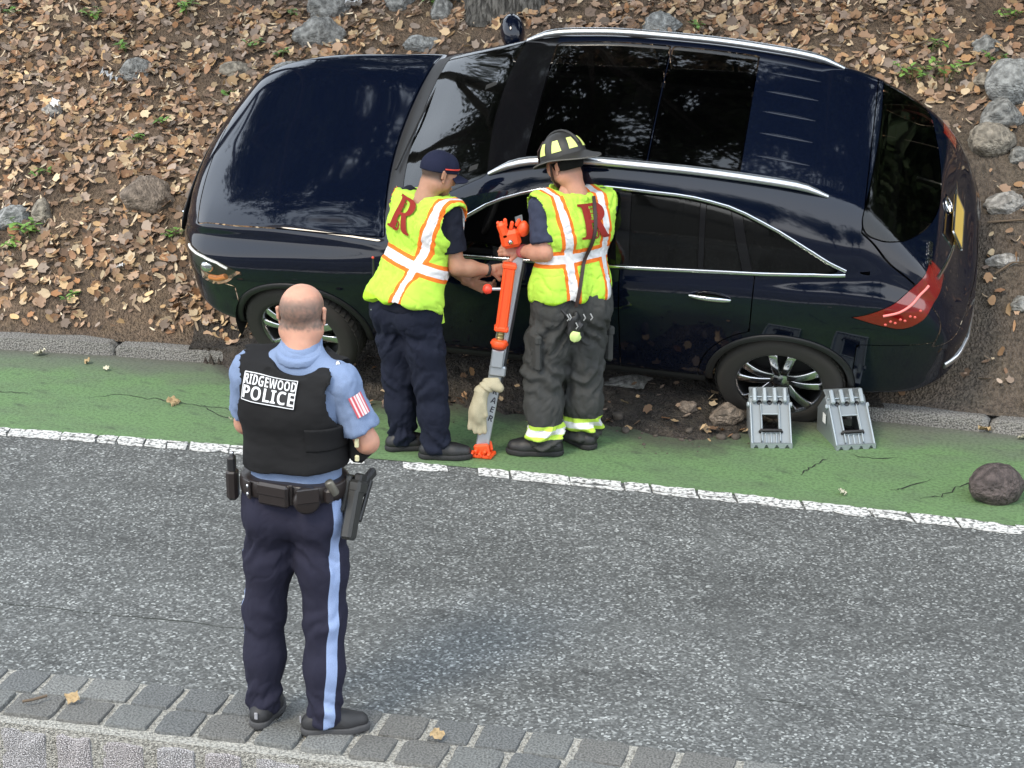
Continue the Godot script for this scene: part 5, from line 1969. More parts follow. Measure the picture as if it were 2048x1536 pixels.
func shoe(ankle: Vector3, dir: Vector3, ln := 0.27, w := 1.0, tall := 0.10) -> Array:
	var d := Vector3(dir.x, 0, dir.z).normalized()
	var g := Vector3(ankle.x, 0, ankle.z)
	var y0 := ankle.y
	var h := g - d * 0.055
	var t := h + d * (ln - 0.085)
	var up := Blob.new()
	up.k = 0.03
	up.bone(h + Vector3(0, 0.045, 0), h + d * 0.10 + Vector3(0, 0.048, 0), 0.041 * w, 0.042 * w)
	up.bone(h + d * 0.10 + Vector3(0, 0.046, 0), t + Vector3(0, 0.038, 0), 0.044 * w, 0.036 * w)
	var sd := d.cross(Vector3.UP)
	up.bone(h + d * (ln - 0.14) + sd * 0.012 + Vector3(0, 0.036, 0), h + d * (ln - 0.14) - sd * 0.012 + Vector3(0, 0.036, 0), 0.038 * w)
	up.bone(h + d * 0.03 + Vector3(0, 0.06, 0), g + Vector3(0, tall, 0), 0.042 * w, 0.047 * w)
	up.planes = [[Vector3(0, 0.024, 0), Vector3(0, -1, 0)], [Vector3(0, tall + 0.03, 0), Vector3(0, 1, 0)]]
	var so := Blob.new()
	so.k = 0.03
	so.bone(h + Vector3(0, 0.02, 0), h + d * 0.10 + Vector3(0, 0.02, 0), 0.045 * w, 0.045 * w)
	so.bone(h + d * 0.10 + Vector3(0, 0.02, 0), t + Vector3(0, 0.02, 0), 0.045 * w, 0.043 * w)
	so.bone(h + d * (ln - 0.13) + sd * 0.014 + Vector3(0, 0.02, 0), h + d * (ln - 0.13) - sd * 0.014 + Vector3(0, 0.02, 0), 0.044 * w)
	so.planes = [[Vector3(0, 0.032, 0), Vector3(0, 1, 0)], [Vector3(0, 0.0, 0), Vector3(0, -1, 0)]]
	var off := Transform3D(Basis(), Vector3(0, y0, 0))
	var a := Shape.new()
	a.add(up.net(0.007), off)
	var b := Shape.new()
	b.add(so.net(0.007), off)
	return [a, b]

func subdivided(m: Mesh, longest: float) -> Shape:
	var s := Shape.new()
	var a := m.surface_get_arrays(0)
	var vs: PackedVector3Array = a[Mesh.ARRAY_VERTEX]
	var id: PackedInt32Array = a[Mesh.ARRAY_INDEX] if a[Mesh.ARRAY_INDEX] != null else PackedInt32Array(range(vs.size()))
	var todo := []
	for i in range(0, id.size(), 3):
		todo.append([vs[id[i]], vs[id[i + 1]], vs[id[i + 2]]])
	while todo.size():
		var t: Array = todo.pop_back()
		var e := [t[0].distance_to(t[1]), t[1].distance_to(t[2]), t[2].distance_to(t[0])]
		var w := 0
		for i in 3:
			if e[i] > e[w]:
				w = i
		if e[w] > longest:
			var p: Vector3 = t[w]
			var q: Vector3 = t[(w + 1) % 3]
			var r: Vector3 = t[(w + 2) % 3]
			var mid := (p + q) * 0.5
			todo.append([p, mid, r])
			todo.append([mid, q, r])
			continue
		var base := s.v.size()
		for p in t:
			s.vert(p)
		s.tri(base, base + 1, base + 2)
	return s

# lay a flat shape (x right, y up, in the frame's plane) on a blob, shining along -z of the frame
func laid(s: Shape, fr: Transform3D, b: Blob, off: float) -> Shape:
	var o := Shape.new()
	var ids := b.all()
	var d := -fr.basis.z
	for p in s.v:
		var q := fr * Vector3(p.x, p.y, 0)
		for i in 40:
			var e := b.dist(q, ids)
			if e < 0.0008:
				break
			q += d * e * 0.9
		var g := Vector3(b.dist(q + Vector3(0.004, 0, 0), ids) - b.dist(q - Vector3(0.004, 0, 0), ids), b.dist(q + Vector3(0, 0.004, 0), ids) - b.dist(q - Vector3(0, 0.004, 0), ids), b.dist(q + Vector3(0, 0, 0.004), ids) - b.dist(q - Vector3(0, 0, 0.004), ids)).normalized()
		o.vert(q + g * (off + p.z), g)
	o.t = s.t.duplicate()
	o.c = s.c.duplicate()
	return o

func laid_text(text: String, h: float, fr: Transform3D, b: Blob, off: float, font := "Droid Sans", stretch := 1.0) -> Shape:
	var m := flat_text(text, h, 0.0, font, true)
	var s := subdivided(m, 0.02)
	for i in s.v.size():
		s.v[i].x *= stretch
		s.v[i].z = 0.0
	return laid(s, fr, b, off)

func grid(w: float, h: float, nx: int, ny: int) -> Shape:
	var s := Shape.new()
	for j in ny + 1:
		for i in nx + 1:
			s.vert(Vector3(w * (float(i) / nx - 0.5), h * (float(j) / ny - 0.5), 0))
	for j in ny:
		for i in nx:
			var a := j * (nx + 1) + i
			s.quad(a, a + 1, a + nx + 2, a + nx + 1)
	return s

func slab(b: Blob, lo: Vector3, hi: Vector3, axis: Vector3, cell: float) -> Shape:
	var c := b.grown(0.0)
	c.planes = [[lo, -axis], [hi, axis]]
	return c.net(cell)

func cloth(called: String, col: Color, rough := 0.9, weave := 90.0) -> StandardMaterial3D:
	if mats.has(called):
		return mats[called]
	var m := mat(called, col, rough)
	m.uv1_triplanar = true
	m.uv1_scale = Vector3(6, 6, 6)
	m.albedo_texture = weave_tex()
	m.heightmap_enabled = true
	m.heightmap_texture = weave_tex()
	m.heightmap_scale = 0.12
	m.metallic_specular = 0.25
	return m

var weave_made: NoiseTexture2D
func weave_tex() -> NoiseTexture2D:
	if weave_made == null:
		weave_made = noise_tex(71, 0.12, SX, [[0.0, 0.4, 0.6, 1.0], [grey(0.72), grey(0.88), grey(1.0), grey(1.0)]], 512, 5)
	return weave_made

func skin_mat() -> StandardMaterial3D:
	if not mats.has("skin"):
		var m := mat("skin", Color.WHITE, 0.6)
		m.vertex_color_use_as_albedo = true
		m.subsurf_scatter_enabled = true
		m.subsurf_scatter_strength = 0.12
	return mats.skin

func eyes(o: Node3D, body: Node3D, fr: Transform3D) -> void:
	for sg in [-1.0, 1.0]:
		put("eye", lump(Vector3(0.011, 0.009, 0.009), 0.0, 1, 8, 10), mat("eye_white", lin(0.6, 0.58, 0.55), 0.2), body, fr * Transform3D(Basis(), Vector3(sg * 0.031, 0.012, 0.0865)))
	var m := tube(PackedVector3Array([Vector3(-0.02, -0.057, 0.0975), Vector3(0, -0.056, 0.103), Vector3(0.02, -0.057, 0.0975)]), 0.002, 6)
	put("mouth", m, mat("lip", lin(0.25, 0.09, 0.08), 0.5), body, fr)

# fluorescent vest: carve the tapes out of the cloth, lay letters on the back
func safety_vest(o: Node3D, b: Blob, org: Vector3, axis0: Vector3, lat0: Vector3, f: Vector3, hem: float, band: float, strap: Vector2, sd: int, lean := 0.0) -> Node3D:
	var axis := (axis0 + lat0 * lean).normalized()
	var lat := (lat0 - axis0 * lean).normalized()
	var s := b.net(0.0075)
	relax(s, 1, 0.4)
	push(s, func(p: Vector3, _n: Vector3) -> float:
		var q := p - org
		var x := q.dot(lat0)
		var u := q.dot(axis0)
		var wob := noise.get_noise_3d(p.x * 4.0 + sd, p.y * 3.0, p.z * 4.0)
		var r1 := noise.get_noise_3d(x * 7.0 + sd, u * 4.0 - absf(x) * 5.0, p.z * 3.0 + 7.0)
		var r2 := noise.get_noise_3d(x * 5.0 + sd + 20.0, u * 9.0 + x * 5.0, p.z * 3.0)
		return 0.009 * wob - 0.007 * exp(-pow(r1 / 0.10, 2.0)) - 0.005 * exp(-pow(r2 / 0.09, 2.0)) + 0.003 + 0.0015 * noise.get_noise_3d(p.x * 26.0, p.y * 26.0, p.z * 26.0))
	push(s, func(p: Vector3, _n: Vector3) -> float:
		var u := (p - org).dot(axis)
		return 0.012 * sst(band + 0.02, hem, u) * sin(atan2((p - org).dot(lat), -(p - org).dot(f)) * 7.0 + sd))
	# silver in the middle of orange
	var lime := cloth("lime_mesh_%d" % sd, lin(0.50, 0.80, 0.09), 0.85)
	var orange := cloth("orange_tape", lin(0.86, 0.20, 0.028), 0.7)
	var silver := mat("silver_tape", lin(0.66, 0.655, 0.66), 0.4)
	var w := func(p: Vector3, hw: float) -> float:
		var q := p - org
		var u: float = q.dot(axis) + 0.006 * sin(q.dot(lat) * 9.0 + sd)
		var l: float = q.dot(lat) + 0.004 * sin(u * 11.0 + sd)
		return minf(absf(u - band) - hw, absf(absf(l) - (strap.y if l > 0.0 else strap.x) - 0.02 * sst(band, band + 0.4, u)) - hw * 0.88)
	var r := carve(s, func(p: Vector3, _u: Vector2) -> float: return w.call(p, 0.0245))
	var sil: Shape = r[0]
	r = carve(r[1], func(p: Vector3, _u: Vector2) -> float: return w.call(p, 0.046))
	var ora: Shape = r[0]
	var rest: Shape = r[1]
	# binding along the hem
	r = carve(rest, func(p: Vector3, _u: Vector2) -> float: return (p - org).dot(axis) - hem - 0.012)
	var v := put("vest", rest_join([r[1]]), lime, o)
	put("hem_binding", r[0], cloth("lime_binding", lin(0.5, 0.86, 0.05), 0.7), v)
	put("orange_tape", ora, orange, v)
	put("reflective_tape", sil, silver, v)
	return v

func rest_join(l: Array) -> Shape:
	var s := Shape.new()
	for q in l:
		s.add(q)
	return s

func back_frame(p: Vector3, f: Vector3, axis: Vector3, far := 0.35) -> Transform3D:
	# looking along f at the back: x to the right of the person, y along the spine, z out of the back
	var z := (-f + axis * f.dot(axis)).normalized()
	var x := axis.cross(z).normalized()
	return Transform3D(Basis(x, axis, z), p + z * far)

func build_officer() -> void:
	var f := Vector3(0.30, 0, -0.954).normalized()
	var lat := Vector3(-f.z, 0, f.x)
	var o := thing("person", "balding officer in light blue shirt and black vest standing with his back to us", "person", Transform3D(Basis(), Vector3(-0.86, 0.03, -7.12)))
	var org := o.position
	var P := func(x: float, y: float, z: float) -> Vector3: return Vector3(x, y, z) - org
	var hip: Vector3 = P.call(-0.842, 1.040, -7.12)
	var chest: Vector3 = P.call(-0.835, 1.370, -7.13)
	var neck: Vector3 = P.call(-0.805, 1.620, -7.15)
	var sl: Vector3 = P.call(-1.002, 1.495, -7.19)
	var sr: Vector3 = P.call(-0.660, 1.485, -7.075)
	var el: Vector3 = P.call(-1.045, 1.265, -7.26)
	var er: Vector3 = P.call(-0.555, 1.255, -7.06)
	var wl: Vector3 = P.call(-0.93, 1.250, -7.42)
	var wr: Vector3 = P.call(-0.62, 1.190, -7.28)
	var hl: Vector3 = P.call(-0.937, 0.945, -7.14)
	var hr: Vector3 = P.call(-0.750, 0.945, -7.095)
	var kl: Vector3 = P.call(-0.988, 0.510, -7.17)
	var kr: Vector3 = P.call(-0.740, 0.500, -7.08)
	var al: Vector3 = P.call(-1.008, 0.11, -7.165)
	var ar: Vector3 = P.call(-0.752, 0.10, -7.06)
	var up := Vector3.UP
	var skin := Color(0.52, 0.27, 0.185)
	var hair := Color(0.085, 0.072, 0.062)
	# skin: head, neck, arms, hands, and a trunk under the clothes
	var hf := face_frame(P.call(-0.802, 1.722, -7.19), Vector3(0.10, -0.12, -0.99)) * Transform3D(Basis.from_scale(Vector3(1.07, 1.04, 1.07)), Vector3.ZERO)
	var body := head_shape(hf, skin, hair, func(p: Vector3) -> float:
		var q := noise.get_noise_3d(p.x * 60.0, p.y * 60.0, p.z * 60.0)
		var top := sst(0.088, 0.045, p.y + 0.25 * maxf(p.z, 0.0) + 0.012 * q)
		var low := sst(-0.052, -0.030, p.y + 0.01 * q)
		var face := 1.0 - sst(0.018, 0.034, p.z)
		if absf(p.x) > 0.079:
			return 0.0
		return clampf(top * low * face * (0.78 + 0.25 * q), 0.0, 1.0))
	for q in [[sl, el, wl], [sr, er, wr]]:
		var a := arm_blob(q[0], q[1], q[2], 1.0)
		body.add(a.net(0.009))
	body.add(hand_shape(wl, Vector3(0.8, -0.1, -0.3), Vector3(0.2, 0, 0.9), -1.0, 0.5))
	body.add(hand_shape(wr, Vector3(-0.7, 0.05, -0.6), Vector3(-0.3, 0, 0.9), 1.0, 0.5))
	var tb := torso_blob(hip, chest, neck, sl, sr, lat, f, 0.95, 1.06)
	var inner := tb.grown(-0.02)
	body.add(inner.net(0.02))
	var base_n := body.c.size()
	body.c.resize(body.v.size())
	for i in range(base_n, body.v.size()):
		body.c[i] = skin * (1.0 + 0.12 * noise.get_noise_3d(body.v[i].x * 25.0, body.v[i].y * 25.0, body.v[i].z * 25.0))
	var bd := put("body", body, skin_mat(), o)
	eyes(o, bd, hf)
	# shirt
	var blue := cloth("shirt_blue", lin(0.215, 0.285, 0.44), 0.85)
	var sb := tb.grown(0.012)
	sb.planes = [[hip + up * 0.005, -up], [neck + up * 0.01, Vector3(0.1, 1, 0.3).normalized()]]
	var sh := sb.net(0.010)
	for q in [[sl, el], [sr, er]]:
		var sv := Blob.new()
		sv.bone(q[0] + (q[0] - chest) * -0.1, q[0], 0.078, 0.078)
		sv.bone(q[0], q[0].lerp(q[1], 0.95), 0.079, 0.073)
		var dd: Vector3 = (q[1] - q[0]).normalized()
		sv.planes = [[q[0].lerp(q[1], 0.80), dd]]
		var ss := sv.net(0.008)
		folds(ss, 0.010, 9.0, Vector3(1, 0.7, 1), 3)
		sh.add(ss)
	folds(sh, 0.004, 7.0, Vector3(1, 0.8, 1), 1)
	var shirt := put("shirt", sh, blue, o)
	# collar: a band round the neck, turned down
	var cb := Blob.new()
	cb.bone(neck + Vector3(-0.004, -0.045, 0.012), neck + Vector3(0.0, 0.03, -0.03), 0.082, 0.070)
	cb.planes = [[neck + Vector3(0, 0.018, 0.03), Vector3(0.0, 0.93, 0.36).normalized()], [neck + Vector3(0, -0.05, 0.0), Vector3(0, -1, -0.1).normalized()]]
	var co := cb.net(0.006)
	put("collar", co, blue, shirt)
	var cl := Blob.new()
	cl.bone(neck + Vector3(-0.004, -0.05, 0.02), neck + Vector3(0.0, 0.0, -0.02), 0.096, 0.080)
	cl.planes = [[neck + Vector3(0, -0.012, 0.05), Vector3(0.0, 0.93, 0.36).normalized()], [neck + Vector3(0, -0.042, 0.05), Vector3(0, -0.93, -0.36).normalized()]]
	put("collar_fold", cl.net(0.006), blue, shirt)
	# flag patch on the right sleeve
	var fl := grid(0.085, 0.055, 26, 12)
	for i in fl.v.size():
		var p := fl.v[i]
		var c := Color(0.75, 0.72, 0.72) if int((p.y + 0.0275) / 0.055 * 8.99) % 2 == 1 else Color(0.50, 0.07, 0.09)
		fl.c.append(c)
	var arm := Blob.new()
	arm.bone(sr, sr.lerp(er, 0.95), 0.081, 0.075)
	var fz := (lat * 0.75 - f * 0.55 + up * 0.15).normalized()
	var fx := Vector3.UP.cross(fz).normalized()
	var m := mat("flag_print", Color.WHITE, 0.8)
	m.vertex_color_use_as_albedo = true
	put("flag_patch", laid(fl, Transform3D(Basis(fx, fz.cross(fx), fz), sr.lerp(er, 0.33) + fz * 0.2) * Transform3D(Basis(Vector3(0, 0, 1), -1.25), Vector3.ZERO), arm, 0.008), m, shirt)
	var pin := lump(Vector3(0.012, 0.012, 0.012), 0.2, 3, 6, 8)
	put("shoulder_button", pin, mat("chrome", Color.WHITE), shirt, Transform3D(Basis(), sr + Vector3(0.0, 0.082, 0.01)))
	put("shoulder_button", pin, mat("chrome", Color.WHITE), shirt, Transform3D(Basis(), neck + Vector3(-0.085, -0.03, -0.01)))
	# armour vest
	var black := cloth("vest_black", lin(0.019, 0.019, 0.020), 0.85)
	var vb := tb.grown(0.036)
	vb.k = 0.07
	vb.planes = [[hip + up * 0.105, Vector3(0.05, -1, 0).normalized()], [neck + up * -0.035, Vector3(0, 1, 0.25).normalized()]]
	vb.minus = [[neck + Vector3(-0.006, 0.035, 0.085), neck + Vector3(0, 0.02, -0.05), 0.128, 0.10], [sl + lat * 0.020 + up * -0.045, sl - lat * 0.13 + up * -0.02, 0.105, 0.17], [sr - lat * 0.020 + up * -0.05, sr + lat * 0.13 + up * -0.02, 0.108, 0.17]]
	var vs := vb.net(0.008)
	relax(vs, 1, 0.5)
	folds(vs, 0.005, 6.0, Vector3(0.6, 1.4, 0.6), 2)
	var vest := put("armour_vest", vs, black, o)
	# side strap and pouch on the right flank
	var st := vb.grown(0.006)
	st.minus = []
	var strap := slab(st, hip + up * 0.20, hip + up * 0.30, up, 0.008)
	strap = carve(strap, func(p: Vector3, _u: Vector2) -> float: return 0.10 - (p - chest).dot(lat))[0]
	put("side_strap", strap, black, vest)
	var flank := chest + lat * 0.245 + up * -0.13 - f * 0.0
	put("vest_pouch", box(Vector3(0.075, 0.15, 0.12), 0.02), black, vest, Transform3D(Basis(lat, up, -f), flank + f * 0.06))
	for i in 2:
		put("pouch_tag", box(Vector3(0.016, 0.036 - i * 0.012, 0.012), 0.003), mat("tag_cream", lin(0.62, 0.58, 0.36), 0.6), vest, Transform3D(Basis(lat, up, -f), flank + lat * 0.025 - f * 0.045 + up * (0.03 - 0.062 * i)))
	# back patch with its two lines
	var pf := back_frame(chest + up * 0.105 - lat * 0.045, f, up, 0.35) * Transform3D(Basis(Vector3(0, 0, 1), -0.06), Vector3.ZERO)
	var clean := tb.grown(0.036)
	clean.k = 0.07
	var patch := put("name_patch", laid(grid(0.225, 0.104, 26, 12), pf, clean, 0.006), mat("patch_black", lin(0.012, 0.012, 0.014), 0.7), vest)
	var white := mat("print_white", lin(0.74, 0.75, 0.77), 0.6)
	put("lettering", laid_text("RIDGEWOOD", 0.035, pf * Transform3D(Basis(), Vector3(0.0, 0.026, 0)), clean, 0.0085, "Droid Sans", 0.75), white, patch)
	put("lettering", laid_text("POLICE", 0.046, pf * Transform3D(Basis(), Vector3(0.0, -0.020, 0)), clean, 0.0085, "Droid Sans", 1.02), white, patch)
	for q in [[0.222, 0.003, 0.0, 0.050], [0.222, 0.003, 0.0, -0.050]]:
		put("patch_edge", laid(grid(q[0], q[1], 26, 1), pf * Transform3D(Basis(), Vector3(q[2], q[3], 0)), clean, 0.0085), white, patch)
	for sg in [-1.0, 1.0]:
		put("patch_edge", laid(grid(0.003, 0.100, 1, 12), pf * Transform3D(Basis(), Vector3(0.111 * sg, 0, 0)), clean, 0.0085), white, patch)
	# trousers with the stripe
	var navy := cloth("trouser_navy", lin(0.028, 0.028, 0.048), 0.85)
	var lb := leg_blob(hl, kl, al, hr, kr, ar, [0.108, 0.096, 0.080, 0.079, 0.070], hip, f)
	lb.bone(hl + Vector3(0, 0.15, 0), hr + Vector3(0, 0.15, 0), 0.106)
	lb.planes = [[al + up * -0.055, -up], [hip + up * 0.03, up]]
	var ts := lb.net(0.009)
	relax(ts, 1, 0.5)
	trouser_folds(ts, hl, kl, al, hr, kr, ar, 5, f, 0.8)
	var striped := ts
	var bands := []
	for q in [[hr, kr, ar, 1.0], [hl, kl, al, -1.0]]:
		var r := carve(striped, func(p: Vector3, _u: Vector2) -> float:
			var t := clampf((q[0].y - p.y) / maxf(q[0].y - q[1].y, 0.01), -0.5, 1.0)
			var c: Vector3 = q[0].lerp(q[1], t) if p.y > q[1].y else q[1].lerp(q[2], clampf((q[1].y - p.y) / (q[1].y - q[2].y), 0.0, 1.3))
			var d := p - c
			var side_dir: Vector3 = (lat * q[3] - f * lerpf(0.62, 1.25, clampf((q[0].y - p.y) / 0.75, 0.0, 1.0))).normalized() if q[3] > 0.0 else (-lat - f * 0.10).normalized()
			var across := side_dir.cross(up)
			return maxf(absf(d.dot(across)) - 0.0225, 0.03 - d.dot(side_dir)) if p.y < hip.y + 0.0 else 1.0)
		bands.append(r[0])
		striped = r[1]
	var tr := put("trousers", striped, navy, o)
	for bq in bands:
		put("leg_stripe", bq, cloth("stripe_blue", lin(0.33, 0.43, 0.68), 0.8), tr)
	# belt with its cases
	var leather := mat("belt_leather", lin(0.022, 0.017, 0.016), 0.38)
	var bb := Blob.new()
	bb.k = 0.06
	var bc := hip + up * 0.035
	bb.bone(bc - lat * 0.088 - f * 0.02, bc + lat * 0.088 - f * 0.02, 0.127)
	bb.bone(bc - lat * 0.07 + f * 0.03, bc + lat * 0.07 + f * 0.03, 0.12)
	var belt := put("duty_belt", slab(bb, bc + up * -0.034, bc + up * 0.033, up, 0.007), leather, o)
	var around := func(deg: float, dy: float, off: float) -> Transform3D:
		# 0 at the spine, positive towards the right hip
		var a := deg_to_rad(deg)
		var dir := (-f * cos(a) + lat * sin(a)).normalized()
		var p := bc + dir * 0.4
		for i in 50:
			p -= dir * bb.at(p) * 0.9
		return Transform3D(Basis(Vector3.UP.cross(dir), Vector3.UP, dir), p + dir * off + up * dy)
	put("keeper", box(Vector3(0.022, 0.075, 0.010), 0.003), leather, belt, around.call(-42.0, 0.0, 0.006))
	for i in 2:
		put("snap", lump(Vector3(0.008, 0.008, 0.005), 0.0, 1, 6, 10), mat("chrome", Color.WHITE), belt, around.call(-42.0, 0.016 - 0.032 * i, 0.013))
	put("flat_case", box(Vector3(0.135, 0.09, 0.028), 0.010), leather, belt, around.call(-8.0, -0.004, 0.012))
	put("case_flap", box(Vector3(0.127, 0.040, 0.006), 0.003), leather, belt, around.call(-8.0, 0.016, 0.028))
	put("keeper", box(Vector3(0.016, 0.082, 0.010), 0.003), leather, belt, around.call(17.0, 0.0, 0.006))
	var cuff := lathe([Vector2(0, 0.018), Vector2(0.040, 0.018), Vector2(0.052, 0.010), Vector2(0.054, -0.012), Vector2(0, -0.012)], 24)
	put("cuff_case", cuff, leather, belt, around.call(36.0, -0.012, 0.016) * Transform3D(Basis(Vector3(1, 0, 0), PI / 2), Vector3.ZERO))
	put("case_flap", box(Vector3(0.088, 0.058, 0.008), 0.004), leather, belt, around.call(36.0, 0.012, 0.036))
	put("torch_holder", box(Vector3(0.034, 0.06, 0.034), 0.010), leather, belt, around.call(58.0, 0.0, 0.012))
	put("torch_head", lathe([Vector2(0, 0.03), Vector2(0.017, 0.03), Vector2(0.018, -0.03), Vector2(0, -0.03)], 14), mat("torch_grey", lin(0.20, 0.19, 0.16), 0.4, 0.5), belt, around.call(60.0, 0.035, 0.022) * Transform3D(Basis(Vector3(0, 0, 1), 0.5), Vector3.ZERO))
	# radio in its holder at the left
	var rad := around.call(-74.0, -0.015, 0.028) as Transform3D
	var holder := put("radio_holder", box(Vector3(0.062, 0.125, 0.045), 0.012), leather, belt, rad)
	put("radio", box(Vector3(0.045, 0.06, 0.03), 0.006), mat("radio_black", lin(0.015, 0.015, 0.016), 0.5), holder, at(Vector3(0.004, 0.085, 0.0)))
	put("radio_knob", lathe([Vector2(0, 0.014), Vector2(0.009, 0.014), Vector2(0.009, 0), Vector2(0, 0)], 10), mat("chrome", Color.WHITE), holder, at(Vector3(-0.008, 0.115, 0.0)))
	# holster with the pistol
	var hx := around.call(84.0, 0.0, 0.030) as Transform3D
	hx = hx * Transform3D(Basis(Vector3(0, 0, 1), -0.42) * Basis.from_scale(Vector3(1.1, 1.08, 1.1)), Vector3(0.0, -0.09, 0.002))
	var hs := Shape.new()
	bx(hs, Vector3(-0.006, -0.01, 0.0), Vector3(0.062, 0.185, 0.042), Vector3.ZERO, 0.010)
	bx(hs, Vector3(0.004, 0.088, 0.0), Vector3(0.075, 0.05, 0.048), Vector3.ZERO, 0.010)
	bx(hs, Vector3(0.0, 0.06, -0.03), Vector3(0.06, 0.14, 0.022), Vector3.ZERO, 0.008)
	var hol := put("holster", hs, mat("holster_grey", lin(0.026, 0.026, 0.025), 0.42), belt, hx)
	var gun := Shape.new()
	bx(gun, Vector3(0.066, 0.125, 0.0), Vector3(0.105, 0.036, 0.028), Vector3(0, 0, 38), 0.008)
	bx(gun, Vector3(0.012, 0.118, 0.0), Vector3(0.05, 0.04, 0.03), Vector3(0, 0, 0), 0.006)
	var ring := PackedVector3Array()
	for i in 15:
		var w := TAU * i / 14
		ring.append(Vector3(0.042 + 0.020 * cos(w), 0.078 + 0.020 * sin(w), 0))
	gun.add(tube(ring, 0.005, 6, 1.0, Vector3(0, 0, 1), false))
	put("pistol_grip", gun, mat("radio_black", Color.BLACK), hol)
	put("holster_strap", box(Vector3(0.020, 0.16, 0.012), 0.004), mat("radio_black", Color.BLACK), hol, at(Vector3(0.055, 0.045, 0.012), Vector3(0, 0, -14)))
	# shoes
	for q in [[al, Vector3(0.22, 0, -0.97), 0.27], [ar, Vector3(0.95, 0, -0.18), 0.28]]:
		var ss := shoe(Vector3(q[0].x, -0.012, q[0].z), q[1], q[2], 1.0, 0.09)
		var sn := put("shoe", ss[0], mat("shoe_black", lin(0.020, 0.020, 0.022), 0.6), o)
		put("sole", ss[1], mat("sole_grey", lin(0.055, 0.055, 0.058), 0.8), sn)
		put("heel_tab", box(Vector3(0.014, 0.03, 0.006), 0.002), mat("tab_grey", lin(0.3, 0.3, 0.32), 0.6), sn, face_frame(Vector3(q[0].x, 0.052, q[0].z) - (q[1] as Vector3).normalized() * 0.098, q[1]))

func trouser_folds(s: Shape, hl: Vector3, kl: Vector3, al: Vector3, hr: Vector3, kr: Vector3, ar: Vector3, sd: int, f: Vector3, amp := 1.0) -> void:
	var lat := Vector3(-f.z, 0, f.x)
	push(s, func(p: Vector3, n: Vector3) -> float:
		var right := absf((p - kr).dot(lat)) < absf((p - kl).dot(lat))
		var k := kr if right else kl
		var a := ar if right else al
		var h := hr if right else hl
		var x := (p - k).dot(lat)
		var q := p.y - k.y
		var e := 0.0
		# slanting drag lines under the seat and behind the knee, stacked breaks over the shoe
		var sg := 1.0 if right else -1.0
		var wob := 2.6 * noise.get_noise_3d(p.x * 5.0 + sd, p.y * 3.0, p.z * 5.0)
		e += 0.007 * exp(-pow((p.y - h.y + 0.13) / 0.08, 2.0)) * sin((p.y + sg * x * 1.1) * 62.0 + 2.0 * wob + sd)
		e += 0.006 * exp(-pow((q + 0.02) / 0.10, 2.0)) * sin((q - sg * x * 0.9) * 54.0 + 2.2 * wob + sd)
		e += 0.010 * exp(-pow((p.y - a.y - 0.02) / 0.075, 2.0)) * sin((p.y + sg * x * 0.8) * 64.0 + 2.0 * wob + sd * 1.7)
		# long soft creases and small crumples
		e += 0.010 * noise.get_noise_3d(p.x * 9.0 + sd, p.y * 2.2, p.z * 9.0)
		var r1 := noise.get_noise_3d(p.x * 6.0 + sd, p.y * 7.0 + x * 6.0 * sg, p.z * 6.0 + 17.0)
		e -= 0.0055 * exp(-pow(r1 / 0.10, 2.0)) * (0.35 + 0.65 * exp(-pow((p.y - h.y + 0.16) / 0.15, 2.0)) + 0.8 * exp(-pow((p.y - a.y) / 0.14, 2.0)))
		e += 0.002 * noise.get_noise_3d(p.x * 18.0 + sd, p.y * 12.0, p.z * 18.0)
		return e * amp * (0.6 + 0.4 * absf(n.y + 0.6)))

